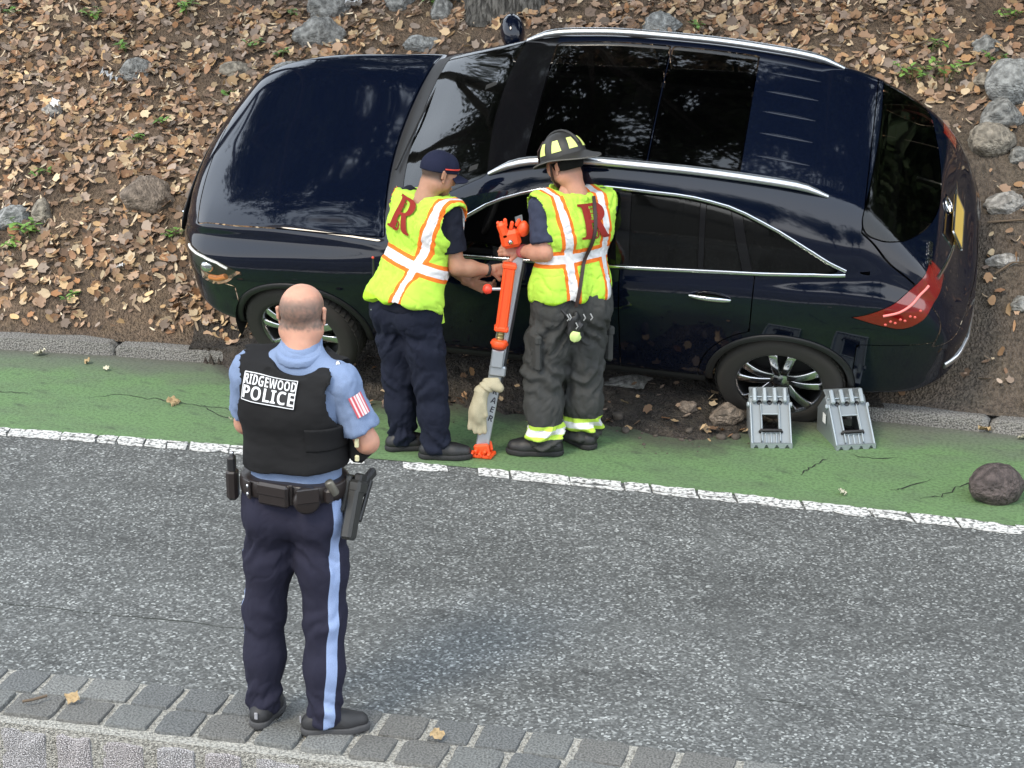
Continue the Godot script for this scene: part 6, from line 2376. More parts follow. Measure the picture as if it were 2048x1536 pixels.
func build_cap_man() -> void:
	var f := Vector3(0.69, 0, -0.724).normalized()
	var lat := Vector3(-f.z, 0, f.x)
	var up := Vector3.UP
	var o := thing("person", "rescuer in dark cap and lime vest bending towards the strut from its left", "person", Transform3D(Basis(), Vector3(-0.55, 0.0, -10.40)))
	var org := o.position
	var P := func(x: float, y: float, z: float) -> Vector3: return Vector3(x, y, z) - org
	var hip: Vector3 = P.call(-0.598, 0.89, -10.37)
	var chest: Vector3 = P.call(-0.482, 1.275, -10.48)
	var neck: Vector3 = P.call(-0.448, 1.475, -10.515)
	var sl: Vector3 = P.call(-0.572, 1.405, -10.645)
	var sr: Vector3 = P.call(-0.350, 1.385, -10.39)
	var el: Vector3 = P.call(-0.47, 1.12, -10.68)
	var er: Vector3 = P.call(-0.300, 1.095, -10.36)
	var wl: Vector3 = P.call(-0.235, 0.965, -10.53)
	var wr: Vector3 = P.call(-0.115, 1.060, -10.44)
	var hl: Vector3 = P.call(-0.660, 0.84, -10.43)
	var hr: Vector3 = P.call(-0.505, 0.84, -10.32)
	var kl: Vector3 = P.call(-0.632, 0.45, -10.46)
	var kr: Vector3 = P.call(-0.452, 0.44, -10.33)
	var al: Vector3 = P.call(-0.622, 0.09, -10.46)
	var ar: Vector3 = P.call(-0.425, 0.09, -10.32)
	var axis := (neck - hip).normalized()
	var skin := Color(0.36, 0.185, 0.115)
	var hf := face_frame(P.call(-0.405, 1.578, -10.50), Vector3(0.80, -0.32, -0.52))
	var body := head_shape(hf, skin, Color(0.03, 0.025, 0.022), func(p: Vector3) -> float:
		if absf(p.x) > 0.079:
			return 0.0
		return 0.85 * sst(-0.045, -0.01, p.y + 0.3 * minf(p.z, 0.0) * 0.0) * (1.0 - sst(0.005, 0.03, p.z)))
	for q in [[sl, el, wl], [sr, er, wr]]:
		body.add(arm_blob(q[0], q[1], q[2], 0.98).net(0.009))
	body.add(hand_shape(wr, Vector3(0.93, 0.0, -0.15), Vector3(-0.1, -0.2, -1), -1.0, 0.75))
	body.add(hand_shape(wl, Vector3(0.9, -0.25, 0.30), Vector3(0.25, 0.2, -0.9), 1.0, 0.6))
	var tb := torso_blob(hip, chest, neck, sl, sr, lat, f, 0.98, 1.0)
	body.add(tb.grown(-0.02).net(0.02))
	var n0 := body.c.size()
	body.c.resize(body.v.size())
	for i in range(n0, body.v.size()):
		body.c[i] = skin * (1.0 + 0.15 * noise.get_noise_3d(body.v[i].x * 25.0, body.v[i].y * 25.0, body.v[i].z * 25.0))
	var bd := put("body", body, skin_mat(), o)
	eyes(o, bd, hf)
	put("watch", slab(arm_blob(sr, er, wr, 0.98).grown(0.006), er.lerp(wr, 0.86), er.lerp(wr, 0.95), (wr - er).normalized(), 0.006), mat("radio_black", lin(0.015, 0.015, 0.016), 0.5), bd)
	# t-shirt
	var tee := cloth("tee_navy", lin(0.014, 0.016, 0.026), 0.9)
	var sb := tb.grown(0.012)
	sb.planes = [[hip + up * -0.02, -up], [neck + axis * -0.045, axis]]
	var sh := sb.net(0.011)
	for q in [[sl, el], [sr, er]]:
		var sv := Blob.new()
		sv.bone(q[0] + (q[0] - chest) * -0.1, q[0], 0.074, 0.074)
		sv.bone(q[0], q[0].lerp(q[1], 0.9), 0.074, 0.070)
		sv.planes = [[q[0].lerp(q[1], 0.72), (q[1] - q[0]).normalized()]]
		var ss := sv.net(0.008)
		folds(ss, 0.010, 9.0, Vector3(1, 0.7, 1), 4)
		sh.add(ss)
	put("t_shirt", sh, tee, o)
	# vest
	var vb := tb.grown(0.034)
	vb.k = 0.07
	vb.bone(hip - lat * 0.08 + up * 0.02, hip + lat * 0.08 + up * 0.02, 0.148)
	vb.planes = [[hip + up * -0.015, (-axis + lat * 0.06).normalized()], [neck + axis * -0.005, (axis + f * -0.25).normalized()]]
	vb.minus = [[neck + f * 0.015 + axis * -0.02, neck + f * 0.02 + axis * 0.2, 0.080, 0.11], [sl + lat * 0.015 - up * 0.015, sl - lat * 0.14 - up * 0.03, 0.076, 0.12], [sr - lat * 0.012 - up * 0.03, sr + lat * 0.14 - up * 0.05, 0.080, 0.12]]
	var vest := safety_vest(o, vb, hip, axis, lat, f, -0.015, 0.235, Vector2(0.32, 0.095), 7, 0.14)
	# loose front panel hanging below the right arm
	var pan := grid(0.13, 0.34, 10, 20)
	for i in pan.v.size():
		var p := pan.v[i]
		pan.v[i].z = 0.018 * sin(p.x * 55.0 + p.y * 6.0) + 0.02 * p.x / 0.13
		pan.v[i].x *= 0.75 + 0.35 * (0.5 - p.y / 0.34) * 0.8
	pan.smooth()
	var pf := Transform3D(Basis(f, up, lat), hip + lat * 0.145 + f * 0.085 + up * 0.06)
	put("vest_front_panel", shell(pan, 0.003), mats["lime_mesh_7"], vest, pf)
	put("orange_tape", shell(grid(0.135, 0.088, 8, 3), 0.004), mats.orange_tape, vest, pf * Transform3D(Basis(), Vector3(0, 0.125, 0.022)))
	put("reflective_tape", shell(grid(0.135, 0.054, 8, 3), 0.004), mats.silver_tape, vest, pf * Transform3D(Basis(), Vector3(0, 0.125, 0.028)))
	letters(vest, vb, chest + axis * 0.055 - lat * 0.035, f, axis, -0.16)
	# trousers
	var navy := cloth("work_navy", lin(0.015, 0.018, 0.032), 0.88)
	var lb := leg_blob(hl, kl, al, hr, kr, ar, [0.110, 0.104, 0.092, 0.086, 0.078], hip, f)
	lb.planes = [[al + up * -0.06, -up], [hip + up * 0.08, up]]
	var ts := lb.net(0.009)
	relax(ts, 1, 0.5)
	trouser_folds(ts, hl, kl, al, hr, kr, ar, 8, f, 1.3)
	put("trousers", ts, navy, o)
	# radio and clip at the left hip
	var rp := hip - lat * 0.20 - f * 0.02 + up * 0.03
	var radio := put("radio", box(Vector3(0.05, 0.13, 0.04), 0.010), mat("radio_black", Color.BLACK), o, face_frame(rp, -lat))
	put("antenna", tube(PackedVector3Array([Vector3(0.015, 0.06, 0), Vector3(0.017, 0.20, 0)]), [0.008, 0.005], 8), mat("radio_black", Color.BLACK), radio)
	put("antenna_tip", lump(Vector3(0.008, 0.008, 0.008), 0.0, 1, 6, 8), mat("red_plastic", lin(0.6, 0.05, 0.03), 0.4), radio, at(Vector3(0.017, 0.20, 0)))
	put("key_clip", tube(PackedVector3Array([Vector3(0, 0, 0), Vector3(0.03, -0.02, 0.0), Vector3(0.05, -0.06, 0.0), Vector3(0.06, -0.10, 0.0)]), 0.006, 6), mat("chrome", Color.WHITE), o, Transform3D(Basis(), hip - lat * 0.12 - f * 0.135 + up * -0.03))
	# cap
	var cp := Blob.new()
	cp.k = 0.02
	cp.bone(Vector3(0, 0.040, -0.024), Vector3(0, 0.046, 0.028), 0.0885, 0.082)
	cp.bone(Vector3(0, 0.066, -0.012), Vector3(0, 0.062, 0.03), 0.070, 0.066)
	cp.planes = [[Vector3(0, 0.022, 0), Vector3(0, -1, 0.10).normalized()]]
	var cs := cp.net(0.005)
	var cap := put("cap", cs, cloth("cap_navy", lin(0.016, 0.019, 0.042), 0.85), o, hf)
	var bill := Shape.new()
	for i in 13:
		var a := lerpf(-1.25, 1.25, i / 12.0)
		for j in 5:
			var t := j / 4.0
			var r := lerpf(0.088, 0.092 + 0.075 * pow(cos(a * 1.05), 0.7), t)
			bill.vert(Vector3(sin(a) * r * 0.92, 0.034 - 0.020 * t - 0.035 * sin(a) * sin(a), 0.022 + cos(a) * r * 0.95))
	for i in 12:
		for j in 4:
			bill.quad(i * 5 + j, i * 5 + j + 1, i * 5 + j + 6, i * 5 + j + 5)
	bill.smooth()
	put("bill", shell(bill, 0.004), mats.cap_navy, cap)
	put("button", lump(Vector3(0.008, 0.004, 0.008), 0.0, 1, 6, 10), mats.cap_navy, cap, at(Vector3(0, 0.136, 0.0)))
	var gl := PackedVector3Array()
	for i in 15:
		var a := lerpf(-1.9, 1.9, i / 14.0)
		gl.append(Vector3(sin(a) * 0.094, 0.048 + 0.014 * cos(a), 0.012 + cos(a) * 0.098))
	put("sunglasses", tube(gl, 0.0045, 6), mat("red_plastic", Color.BLACK), cap)
	put("sunglass_lens", tube(gl.slice(5, 10), [0.010, 0.015, 0.012, 0.015, 0.010], 8, 0.5), mat("gloss_black", Color.BLACK), cap)
	# shoes
	for q in [[al, Vector3(0.85, 0, -0.2), 0.28], [ar, Vector3(0.97, 0, 0.05), 0.30]]:
		var ss := shoe(Vector3(q[0].x, 0.005, q[0].z), q[1], q[2], 1.08, 0.10)
		var sn := put("shoe", ss[0], mat("boot_black", lin(0.012, 0.012, 0.013), 0.5), o)
		put("sole", ss[1], mat("sole_black", lin(0.018, 0.018, 0.019), 0.8), sn)

func letters(vest: Node3D, vb: Blob, p: Vector3, f: Vector3, axis: Vector3, turn: float) -> void:
	var clean := vb.grown(0.0)
	clean.planes = []
	clean.minus = []
	var fr := back_frame(p, f, axis, 0.35) * Transform3D(Basis(Vector3(0, 0, 1), turn), Vector3.ZERO)
	var red := cloth("letter_red", lin(0.28, 0.030, 0.024), 0.8)
	put("lettering", laid_text("R", 0.185, fr, clean, 0.012, "Droid Serif", 1.05), red, vest)
	put("lettering", laid_text("F", 0.052, fr * Transform3D(Basis(), Vector3(-0.012, 0.040, 0)), clean, 0.0145, "Droid Serif"), red, vest)
	put("lettering", laid_text("D", 0.048, fr * Transform3D(Basis(), Vector3(0.0, -0.068, 0)), clean, 0.0145, "Droid Serif"), red, vest)

func build_firefighter() -> void:
	var f := Vector3(-0.53, 0, -0.85).normalized()
	var lat := Vector3(-f.z, 0, f.x)
	var up := Vector3.UP
	var o := thing("person", "firefighter in black helmet and lime vest holding the top of the strut", "person", Transform3D(Basis(), Vector3(0.30, 0.0, -10.47)))
	var org := o.position
	var P := func(x: float, y: float, z: float) -> Vector3: return Vector3(x, y, z) - org
	var hip: Vector3 = P.call(0.330, 0.90, -10.45)
	var chest: Vector3 = P.call(0.335, 1.27, -10.48)
	var neck: Vector3 = P.call(0.305, 1.505, -10.52)
	var sl: Vector3 = P.call(0.172, 1.415, -10.41)
	var sr: Vector3 = P.call(0.490, 1.405, -10.59)
	var el: Vector3 = P.call(0.180, 1.185, -10.33)
	var er: Vector3 = P.call(0.50, 1.15, -10.68)
	var wl: Vector3 = P.call(0.045, 1.165, -10.45)
	var wr: Vector3 = P.call(0.28, 1.10, -10.80)
	var hl: Vector3 = P.call(0.242, 0.84, -10.42)
	var hr: Vector3 = P.call(0.418, 0.84, -10.49)
	var kl: Vector3 = P.call(0.172, 0.48, -10.42)
	var kr: Vector3 = P.call(0.402, 0.47, -10.52)
	var al: Vector3 = P.call(0.185, 0.10, -10.38)
	var ar: Vector3 = P.call(0.405, 0.10, -10.53)
	var axis := (neck - hip).normalized()
	var skin := Color(0.46, 0.225, 0.15)
	var hf := face_frame(P.call(0.290, 1.612, -10.56), Vector3(-0.72, -0.25, -0.62))
	var body := head_shape(hf, skin, Color(0.09, 0.065, 0.045), func(p: Vector3) -> float:
		if absf(p.x) > 0.079:
			return 0.0
		var beard := 0.55 * sst(-0.03, -0.05, p.y) * sst(0.0, 0.03, p.z)
		return maxf(beard, 0.7 * sst(-0.045, -0.02, p.y) * (1.0 - sst(0.005, 0.03, p.z))))
	for q in [[sl, el, wl], [sr, er, wr]]:
		body.add(arm_blob(q[0], q[1], q[2], 1.05).net(0.009))
	body.add(hand_shape(wl, Vector3(-0.95, 0.05, -0.2), Vector3(0.0, -0.45, -0.9), 1.0, 0.7))
	body.add(hand_shape(wr, Vector3(-0.9, -0.1, 0.2), Vector3(0, -0.5, 0.8), -1.0, 0.6))
	var tb := torso_blob(hip, chest, neck, sl, sr, lat, f, 1.0, 1.0)
	body.add(tb.grown(-0.02).net(0.02))
	var n0 := body.c.size()
	body.c.resize(body.v.size())
	for i in range(n0, body.v.size()):
		body.c[i] = skin * (1.0 + 0.15 * noise.get_noise_3d(body.v[i].x * 25.0, body.v[i].y * 25.0, body.v[i].z * 25.0))
	var bd := put("body", body, skin_mat(), o)
	eyes(o, bd, hf)
	put("glove_cuff", slab(arm_blob(sl, el, wl, 1.05).grown(0.008), el.lerp(wl, 0.84), el.lerp(wl, 1.0), (wl - el).normalized(), 0.006), mat("cuff_red", lin(0.45, 0.10, 0.10), 0.8), bd)
	var tee := cloth("tee_slate", lin(0.045, 0.052, 0.085), 0.9)
	var sb := tb.grown(0.012)
	sb.planes = [[hip + up * -0.02, -up], [neck + axis * -0.045, axis]]
	var sh := sb.net(0.011)
	for q in [[sl, el], [sr, er]]:
		var sv := Blob.new()
		sv.bone(q[0] + (q[0] - chest) * -0.1, q[0], 0.080, 0.080)
		sv.bone(q[0], q[0].lerp(q[1], 0.95), 0.080, 0.076)
		sv.planes = [[q[0].lerp(q[1], 0.80), (q[1] - q[0]).normalized()]]
		var ss := sv.net(0.008)
		folds(ss, 0.011, 9.0, Vector3(1, 0.7, 1), 6)
		sh.add(ss)
	put("t_shirt", sh, tee, o)
	var vb := tb.grown(0.034)
	vb.k = 0.07
	vb.bone(hip - lat * 0.09 + up * 0.06, hip + lat * 0.09 + up * 0.06, 0.140)
	vb.planes = [[hip + up * 0.0, -axis], [neck + axis * -0.005, (axis + f * -0.25).normalized()]]
	vb.minus = [[neck + f * 0.015 + axis * -0.02, neck + f * 0.02 + axis * 0.2, 0.080, 0.11], [sl + lat * 0.015 - up * 0.02, sl - lat * 0.14 - up * 0.03, 0.080, 0.12], [sr - lat * 0.015 - up * 0.02, sr + lat * 0.14 - up * 0.03, 0.080, 0.12]]
	var vest := safety_vest(o, vb, hip, axis, lat, f, 0.0, 0.245, Vector2(0.085, 0.15), 3, -0.03)
	letters(vest, vb, chest + axis * 0.060 + lat * 0.035, f, axis, 0.0)
	# the left front panel, hanging open
	var pan := grid(0.11, 0.22, 8, 14)
	for i in pan.v.size():
		var p := pan.v[i]
		pan.v[i].z = 0.016 * sin(p.x * 60.0 + p.y * 8.0)
	pan.smooth()
	put("vest_front_panel", shell(pan, 0.003), mats["lime_mesh_3"], vest, Transform3D(Basis(-f, up, -lat), hip - lat * 0.16 + f * 0.09 + up * 0.10))
	# radio strap slung over the back, with what hangs on it
	var ps := []
	for i in 17:
		var t := i / 16.0
		ps.append(Vector2(lerpf(0.075, -0.075, t) + 0.01 * sin(t * 5.0), lerpf(0.56, -0.02, t)))
	var clean := vb.grown(0.0)
	clean.planes = []
	clean.minus = []
	var band := Shape.new()
	for i in 17:
		band.vert(Vector3(ps[i].x - 0.011, ps[i].y, 0))
		band.vert(Vector3(ps[i].x + 0.011, ps[i].y, 0))
	for i in 16:
		band.quad(i * 2, i * 2 + 1, i * 2 + 3, i * 2 + 2)
	var leather := mat("strap_leather", lin(0.035, 0.016, 0.013), 0.5)
	var strap := put("shoulder_strap", shell(laid(band, back_frame(hip, f, axis, 0.35), clean, 0.017), 0.005), leather, o)
	var bk := hip - f * 0.165 - lat * 0.085 + up * -0.06
	put("tool_bundle", lump(Vector3(0.045, 0.075, 0.035), 0.5, 6, 12, 16), mat("radio_black", Color.BLACK), strap, Transform3D(Basis(), bk + up * -0.06))
	for i in 5:
		var a := bk + Vector3(rng.randf_range(-0.07, 0.09), rng.randf_range(-0.03, 0.05), 0.03)
		put("carabiner", tube(PackedVector3Array([a, a + Vector3(0.012, -0.02, 0.008), a + Vector3(0.002, -0.035, 0.005)]), 0.004, 6), mat("clip_grey", lin(0.35, 0.35, 0.34), 0.4, 0.6), strap)
	put("reflective_tag", lump(Vector3(0.032, 0.032, 0.012), 0.3, 9, 8, 12), mat("tag_lime", lin(0.55, 0.68, 0.25), 0.5), strap, Transform3D(Basis(), bk + Vector3(0.0, -0.10, 0.045)))
	var cord := PackedVector3Array([hip - lat * 0.19 + up * 0.16 - f * 0.02, hip - lat * 0.17 - f * 0.07 + up * 0.03, hip - lat * 0.12 - f * 0.15 - up * 0.06, bk])
	put("cord", tube(cord, 0.009, 8), mat("radio_black", Color.BLACK), strap)
	# turnout trousers with pockets and bands
	var grey_cloth := cloth("turnout_grey", lin(0.060, 0.061, 0.059), 0.9)
	var lb := leg_blob(hl, kl, al, hr, kr, ar, [0.128, 0.120, 0.112, 0.108, 0.104], hip, f)
	lb.planes = [[al + up * -0.045, -up], [hip + up * 0.09, up]]
	var ts := lb.net(0.009)
	relax(ts, 1, 0.5)
	trouser_folds(ts, hl, kl, al, hr, kr, ar, 12, f, 2.1)
	var band_fn := func(p: Vector3, hw: float) -> float:
		var y := (al.y if (p - al).length() < (p - ar).length() else ar.y) + 0.055
		return absf(p.y - y) - hw
	var r := carve(ts, func(p: Vector3, _u: Vector2) -> float: return band_fn.call(p, 0.016))
	var silver: Shape = r[0]
	r = carve(r[1], func(p: Vector3, _u: Vector2) -> float: return band_fn.call(p, 0.040))
	var lime: Shape = r[0]
	var tr := put("turnout_trousers", r[1], grey_cloth, o)
	put("lime_band", lime, cloth("band_lime", lin(0.55, 0.78, 0.10), 0.7), tr)
	put("reflective_band", silver, mats.silver_tape, tr)
	for q in [[hl, kl, -1.0], [hr, kr, 1.0]]:
		var pp: Vector3 = q[0].lerp(q[1], 0.62) + lat * q[2] * 0.105 - f * 0.03
		var pk := box(Vector3(0.035, 0.19, 0.15), 0.016)
		var pn := put("thigh_pocket", pk, grey_cloth, tr, Transform3D(Basis(lat, up, -f), pp) * Transform3D(Basis(Vector3(0, 1, 0), q[2] * 0.2), Vector3.ZERO))
		put("pocket_flap", box(Vector3(0.040, 0.055, 0.155), 0.012), grey_cloth, pn, at(Vector3(0.002 * q[2], 0.085, 0)))
	put("tool_flap", box(Vector3(0.02, 0.10, 0.09), 0.006), mat("radio_black", Color.BLACK), o, Transform3D(Basis(lat, up, -f), hip + lat * 0.20 - f * 0.04 - up * 0.03) * Transform3D(Basis(Vector3(0, 0, 1), 0.4), Vector3.ZERO))
	# boots
	for q in [[al, Vector3(-0.93, 0, -0.1), 0.31], [ar, Vector3(-0.5, 0, -0.85), 0.31]]:
		var ss := shoe(Vector3(q[0].x, 0.005, q[0].z), q[1], q[2], 1.22, 0.14)
		var sn := put("boot", ss[0], mat("boot_black", Color.BLACK), o)
		put("sole", ss[1], mat("sole_black", Color.BLACK), sn)
	# helmet
	var hm := hf * Transform3D(Basis(Vector3(1, 0, 0), 0.10), Vector3(0, 0.035, -0.006))
	var blk := mat("helmet_black", lin(0.022, 0.021, 0.020), 0.55)
	var dome_r := func(a: float, t: float) -> Vector3:
		var e := 1.0 + 0.035 * pow(absf(cos(a * 4.0)), 6.0) * sin(t * PI * 0.9)
		return Vector3(sin(a) * 0.118 * cos(t * PI / 2) * e, 0.018 + 0.140 * sin(t * PI / 2) * (0.98 + 0.02 * e), cos(a) * 0.138 * cos(t * PI / 2) * e)
	var dome := Shape.new()
	for j in 13:
		for i in 64:
			dome.vert(dome_r.call(TAU * i / 64, minf(j / 12.0, 0.985)))
	for j in 12:
		for i in 64:
			dome.quad(j * 64 + i, j * 64 + (i + 1) % 64, (j + 1) * 64 + (i + 1) % 64, (j + 1) * 64 + i)
	var top := dome.vert(Vector3(0, 0.158, 0))
	for i in 64:
		dome.tri(top, 12 * 64 + i, 12 * 64 + (i + 1) % 64)
	dome.smooth()
	var helmet := put("helmet", dome, blk, o, hm)
	var brim := Shape.new()
	for i in 64:
		var a := TAU * i / 64
		var c := cos(a)
		for j in 7:
			var t := j / 6.0
			var reach := 0.034 + (0.020 if c > 0.0 else 0.052) * c * c
			var rr := Vector2(0.116 + reach * t, 0.136 + reach * t)
			brim.vert(Vector3(sin(a) * rr.x, 0.020 - 0.020 * t + 0.012 * t * t - (0.040 * t if c < 0.0 else 0.012 * t) * c * c, c * rr.y))
	for i in 64:
		for j in 6:
			brim.quad(i * 7 + j, i * 7 + j + 1, ((i + 1) % 64) * 7 + j + 1, ((i + 1) % 64) * 7 + j)
	brim.smooth()
	put("brim", shell(brim, 0.006), blk, helmet)
	var yel := mat("sticker_yellow", lin(0.70, 0.78, 0.22), 0.5)
	for i in 8:
		var a0 := TAU * (i + 0.5) / 8
		if i == 7 or i == 0:
			continue
		var st := Shape.new()
		for j in 6:
			for k in 6:
				var t := lerpf(0.14, 0.46, j / 5.0)
				var a := a0 + lerpf(-0.22, 0.22, k / 5.0) * (1.0 - 0.3 * j / 5.0)
				var p: Vector3 = dome_r.call(a, t)
				st.vert(p + Vector3(sin(a), 0.6, cos(a)).normalized() * 0.004)
		for j in 5:
			for k in 5:
				st.quad(j * 6 + k, j * 6 + k + 1, (j + 1) * 6 + k + 1, (j + 1) * 6 + k)
		st.smooth()
		for k in st.n.size():
			if st.n[k].dot(st.v[k]) < 0.0:
				st.n[k] = -st.n[k]
		put("reflective_sticker", st, yel, helmet)
	var crest := PackedVector3Array()
	for i in 11:
		var t := lerpf(0.25, PI - 0.35, i / 10.0)
		crest.append(Vector3(0, 0.022 + 0.143 * sin(t), 0.140 * cos(t)))
	put("crest", tube(crest, 0.008, 6), blk, helmet)
	put("front_shield", prism(PackedVector2Array([Vector2(-0.045, 0), Vector2(0.045, 0), Vector2(0.05, 0.07), Vector2(0, 0.12), Vector2(-0.05, 0.07)]), 0.006), mat("strap_leather", Color.BLACK), helmet, at(Vector3(0, 0.02, 0.150), Vector3(-18, 0, 0)))
	put("edge_trim", tube_ring(brim, 7, 6, 0.004), mat("trim_grey", lin(0.10, 0.095, 0.085), 0.6), helmet)
	var nb := Blob.new()
	nb.bone(Vector3(0, 0.03, -0.022), Vector3(0, 0.035, 0.02), 0.090, 0.084)
	nb.planes = [[Vector3(0, -0.028, 0), Vector3(0, -1, 0)], [Vector3(0, 0.028, 0), Vector3(0, 1, 0)], [Vector3(0, 0, 0.03), Vector3(0, 0, 1)]]
	put("ear_flap", nb.net(0.006), cloth("flap_black", lin(0.012, 0.012, 0.012), 0.9), helmet, Transform3D(Basis(), Vector3(0, -0.03, 0.0)))
	put("chin_strap", tube(PackedVector3Array([Vector3(0.088, 0.0, 0.03), Vector3(0.075, -0.08, 0.055), Vector3(0.03, -0.14, 0.06), Vector3(-0.03, -0.14, 0.06), Vector3(-0.075, -0.08, 0.055), Vector3(-0.088, 0.0, 0.03)]), 0.007, 6), mat("strap_leather", Color.BLACK), helmet)

func tube_ring(s: Shape, stride: int, at_row: int, r: float) -> Shape:
	var ps := PackedVector3Array()
	var n := s.v.size() / stride
	for i in n + 1:
		ps.append(s.v[(i % n) * stride + at_row])
	return tube(ps, r, 6, 1.0, Vector3(0, 1, 0.01), false)
# ---------------------------------------------------------------- the rescue gear
func build_strut() -> void:
	var o := thing("rescue_strut", "orange and grey rescue strut standing between the two rescuers", "rescue strut", Transform3D(Basis(), Vector3(-0.165, 0.0, -10.36)))
	var org := o.position
	var alu := mat("strut_alloy", lin(0.47, 0.50, 0.53), 0.42, 0.75)
	var orange := mat("strut_orange", lin(0.88, 0.090, 0.018), 0.45)
	var P := func(x: float, y: float, z: float) -> Vector3: return Vector3(x, y, z) - org
	# the long grey channel
	var a: Vector3 = P.call(-0.168, 0.06, -10.36)
	var b: Vector3 = P.call(0.035, 1.16, -10.47)
	var fr := frame((a + b) * 0.5, b - a, Vector3(0, 0, 1))
	var l := a.distance_to(b)
	var ch := Shape.new()
	bx(ch, Vector3(0, 0, 0), Vector3(0.074, l, 0.048), Vector3.ZERO, 0.005)
	var chn := put("grey_channel", ch, alu, o, fr)
	put("channel_side", box(Vector3(0.012, l * 0.62, 0.052), 0.003), mat("black_trim", Color.BLACK), chn, at(Vector3(0.043, 0.16, 0)))
	for i in 4:
		put("lettering", flat_text(["R", "E", "A", "R"][i], 0.034, 0.001, "Droid Sans", true), mat("strut_print", lin(0.04, 0.04, 0.05), 0.7), chn, Transform3D(Basis(Vector3(0, 0, 1), -0.2), Vector3(0.016, -l * 0.5 + 0.17 + 0.052 * i, 0.0258)))
	for i in 6:
		put("pin_hole", lathe([Vector2(0, 0.002), Vector2(0.009, 0.002), Vector2(0.009, 0)], 12), mat("gloss_black", Color.BLACK), chn, Transform3D(Basis(Vector3(1, 0, 0), PI / 2), Vector3(-0.016, -0.05 + 0.085 * i, 0.0245)))
	# the orange jack in front of it
	var j0: Vector3 = P.call(-0.088, 0.52, -10.375)
	var j1: Vector3 = P.call(0.0, 1.19, -10.405)
	var ax := (j1 - j0).normalized()
	var jf := func(p: Vector3) -> Transform3D: return frame(p, ax, Vector3(0, 0, 1))
	var at_y := func(y: float) -> Vector3: return j0 + ax * ((y - (j0.y + org.y)) / ax.y)
	var jk := put("jack_body", box(Vector3(0.066, 0.36, 0.066), 0.012), orange, o, jf.call(at_y.call(0.915)))
	for sg in [-1.0, 1.0]:
		put("body_rib", box(Vector3(0.010, 0.33, 0.010), 0.003), orange, jk, at(Vector3(sg * 0.022, 0, 0.035)))
	put("body_cap", box(Vector3(0.080, 0.03, 0.080), 0.008), orange, jk, at(Vector3(0, -0.175, 0)))
	put("body_cap", box(Vector3(0.078, 0.03, 0.078), 0.008), orange, jk, at(Vector3(0, 0.18, 0)))
	var brass := mat("strut_brass", lin(0.40, 0.33, 0.14), 0.35, 0.8)
	var sc := put("screw_shaft", lathe([Vector2(0.021, -0.07), Vector2(0.021, 0.07)], 16), brass, o, jf.call(at_y.call(0.70)))
	for i in 6:
		put("screw_thread", lathe([Vector2(0.021, -0.004), Vector2(0.025, 0.0), Vector2(0.021, 0.004)], 16), brass, sc, at(Vector3(0, -0.05 + 0.02 * i, 0)))
	put("orange_collar", lathe([Vector2(0, 0.022), Vector2(0.036, 0.022), Vector2(0.046, 0.014), Vector2(0.046, -0.006), Vector2(0.04, -0.026), Vector2(0, -0.026)], 20), orange, o, jf.call(at_y.call(0.655)))
	put("collar_grip", box(Vector3(0.100, 0.022, 0.034), 0.008), orange, o, jf.call(at_y.call(0.655)))
	put("alloy_sleeve", box(Vector3(0.070, 0.10, 0.064), 0.006), alu, o, jf.call(at_y.call(0.572)))
	put("alloy_bracket", box(Vector3(0.094, 0.06, 0.05), 0.008), alu, o, jf.call(at_y.call(0.50)) * at(Vector3(0.01, 0, -0.006)))
	# the head: a claw of orange castings
	var hd := Shape.new()
	hd.add(box(Vector3(0.11, 0.10, 0.08), 0.02), at(Vector3(0, 0, 0), Vector3(0, 0, 12)))
	hd.add(box(Vector3(0.05, 0.10, 0.06), 0.015), at(Vector3(-0.04, 0.045, 0.01), Vector3(0, 0, 20)))
	hd.add(lump(Vector3(0.035, 0.045, 0.035), 0.1, 4, 12, 16), at(Vector3(0.07, 0.055, 0.01)))
	var hn := put("strut_head", hd, orange, o, Transform3D(Basis(), P.call(-0.008, 1.245, -10.42)))
	for i in 4:
		put("head_tooth", box(Vector3(0.02, 0.045, 0.03), 0.006), orange, hn, at(Vector3(-0.062 + 0.034 * i, 0.075 + 0.015 * (i % 2), 0.012), Vector3(0, 0, 25 - 18 * i)))
	put("head_bolt", lathe([Vector2(0, 0.012), Vector2(0.014, 0.012), Vector2(0.014, -0.01)], 6), mat("chrome", Color.WHITE), hn, Transform3D(Basis(Vector3(1, 0, 0), PI / 2), Vector3(0.0, -0.01, 0.045)))
	put("knob", lump(Vector3(0.028, 0.028, 0.028), 0.05, 3, 12, 16), mat("knob_red", lin(0.80, 0.06, 0.03), 0.4), o, Transform3D(Basis(), P.call(-0.135, 0.965, -10.39)))
	put("knob_shaft", tube(PackedVector3Array([P.call(-0.135, 0.965, -10.39), P.call(-0.05, 0.965, -10.39)]), 0.010, 8), alu, o)
	# the foot
	var ft := Shape.new()
	ft.add(box(Vector3(0.125, 0.022, 0.10), 0.006), at(Vector3(0, 0.012, 0)))
	ft.add(box(Vector3(0.09, 0.06, 0.03), 0.010), at(Vector3(0, 0.05, 0.025), Vector3(0, 0, 10)))
	ft.add(box(Vector3(0.09, 0.06, 0.02), 0.008), at(Vector3(0, 0.05, -0.03), Vector3(0, 0, 10)))
	var fn := put("strut_foot", ft, orange, o, at(P.call(-0.162, 0.004, -10.345), Vector3(0, -18, 0)))
	for i in 5:
		put("foot_tooth", box(Vector3(0.018, 0.03, 0.03), 0.005), orange, fn, at(Vector3(-0.05 + 0.025 * i, 0.028 + 0.016 * (i % 2), 0.048), Vector3(20, 0, 30 * (i % 3 - 1))))
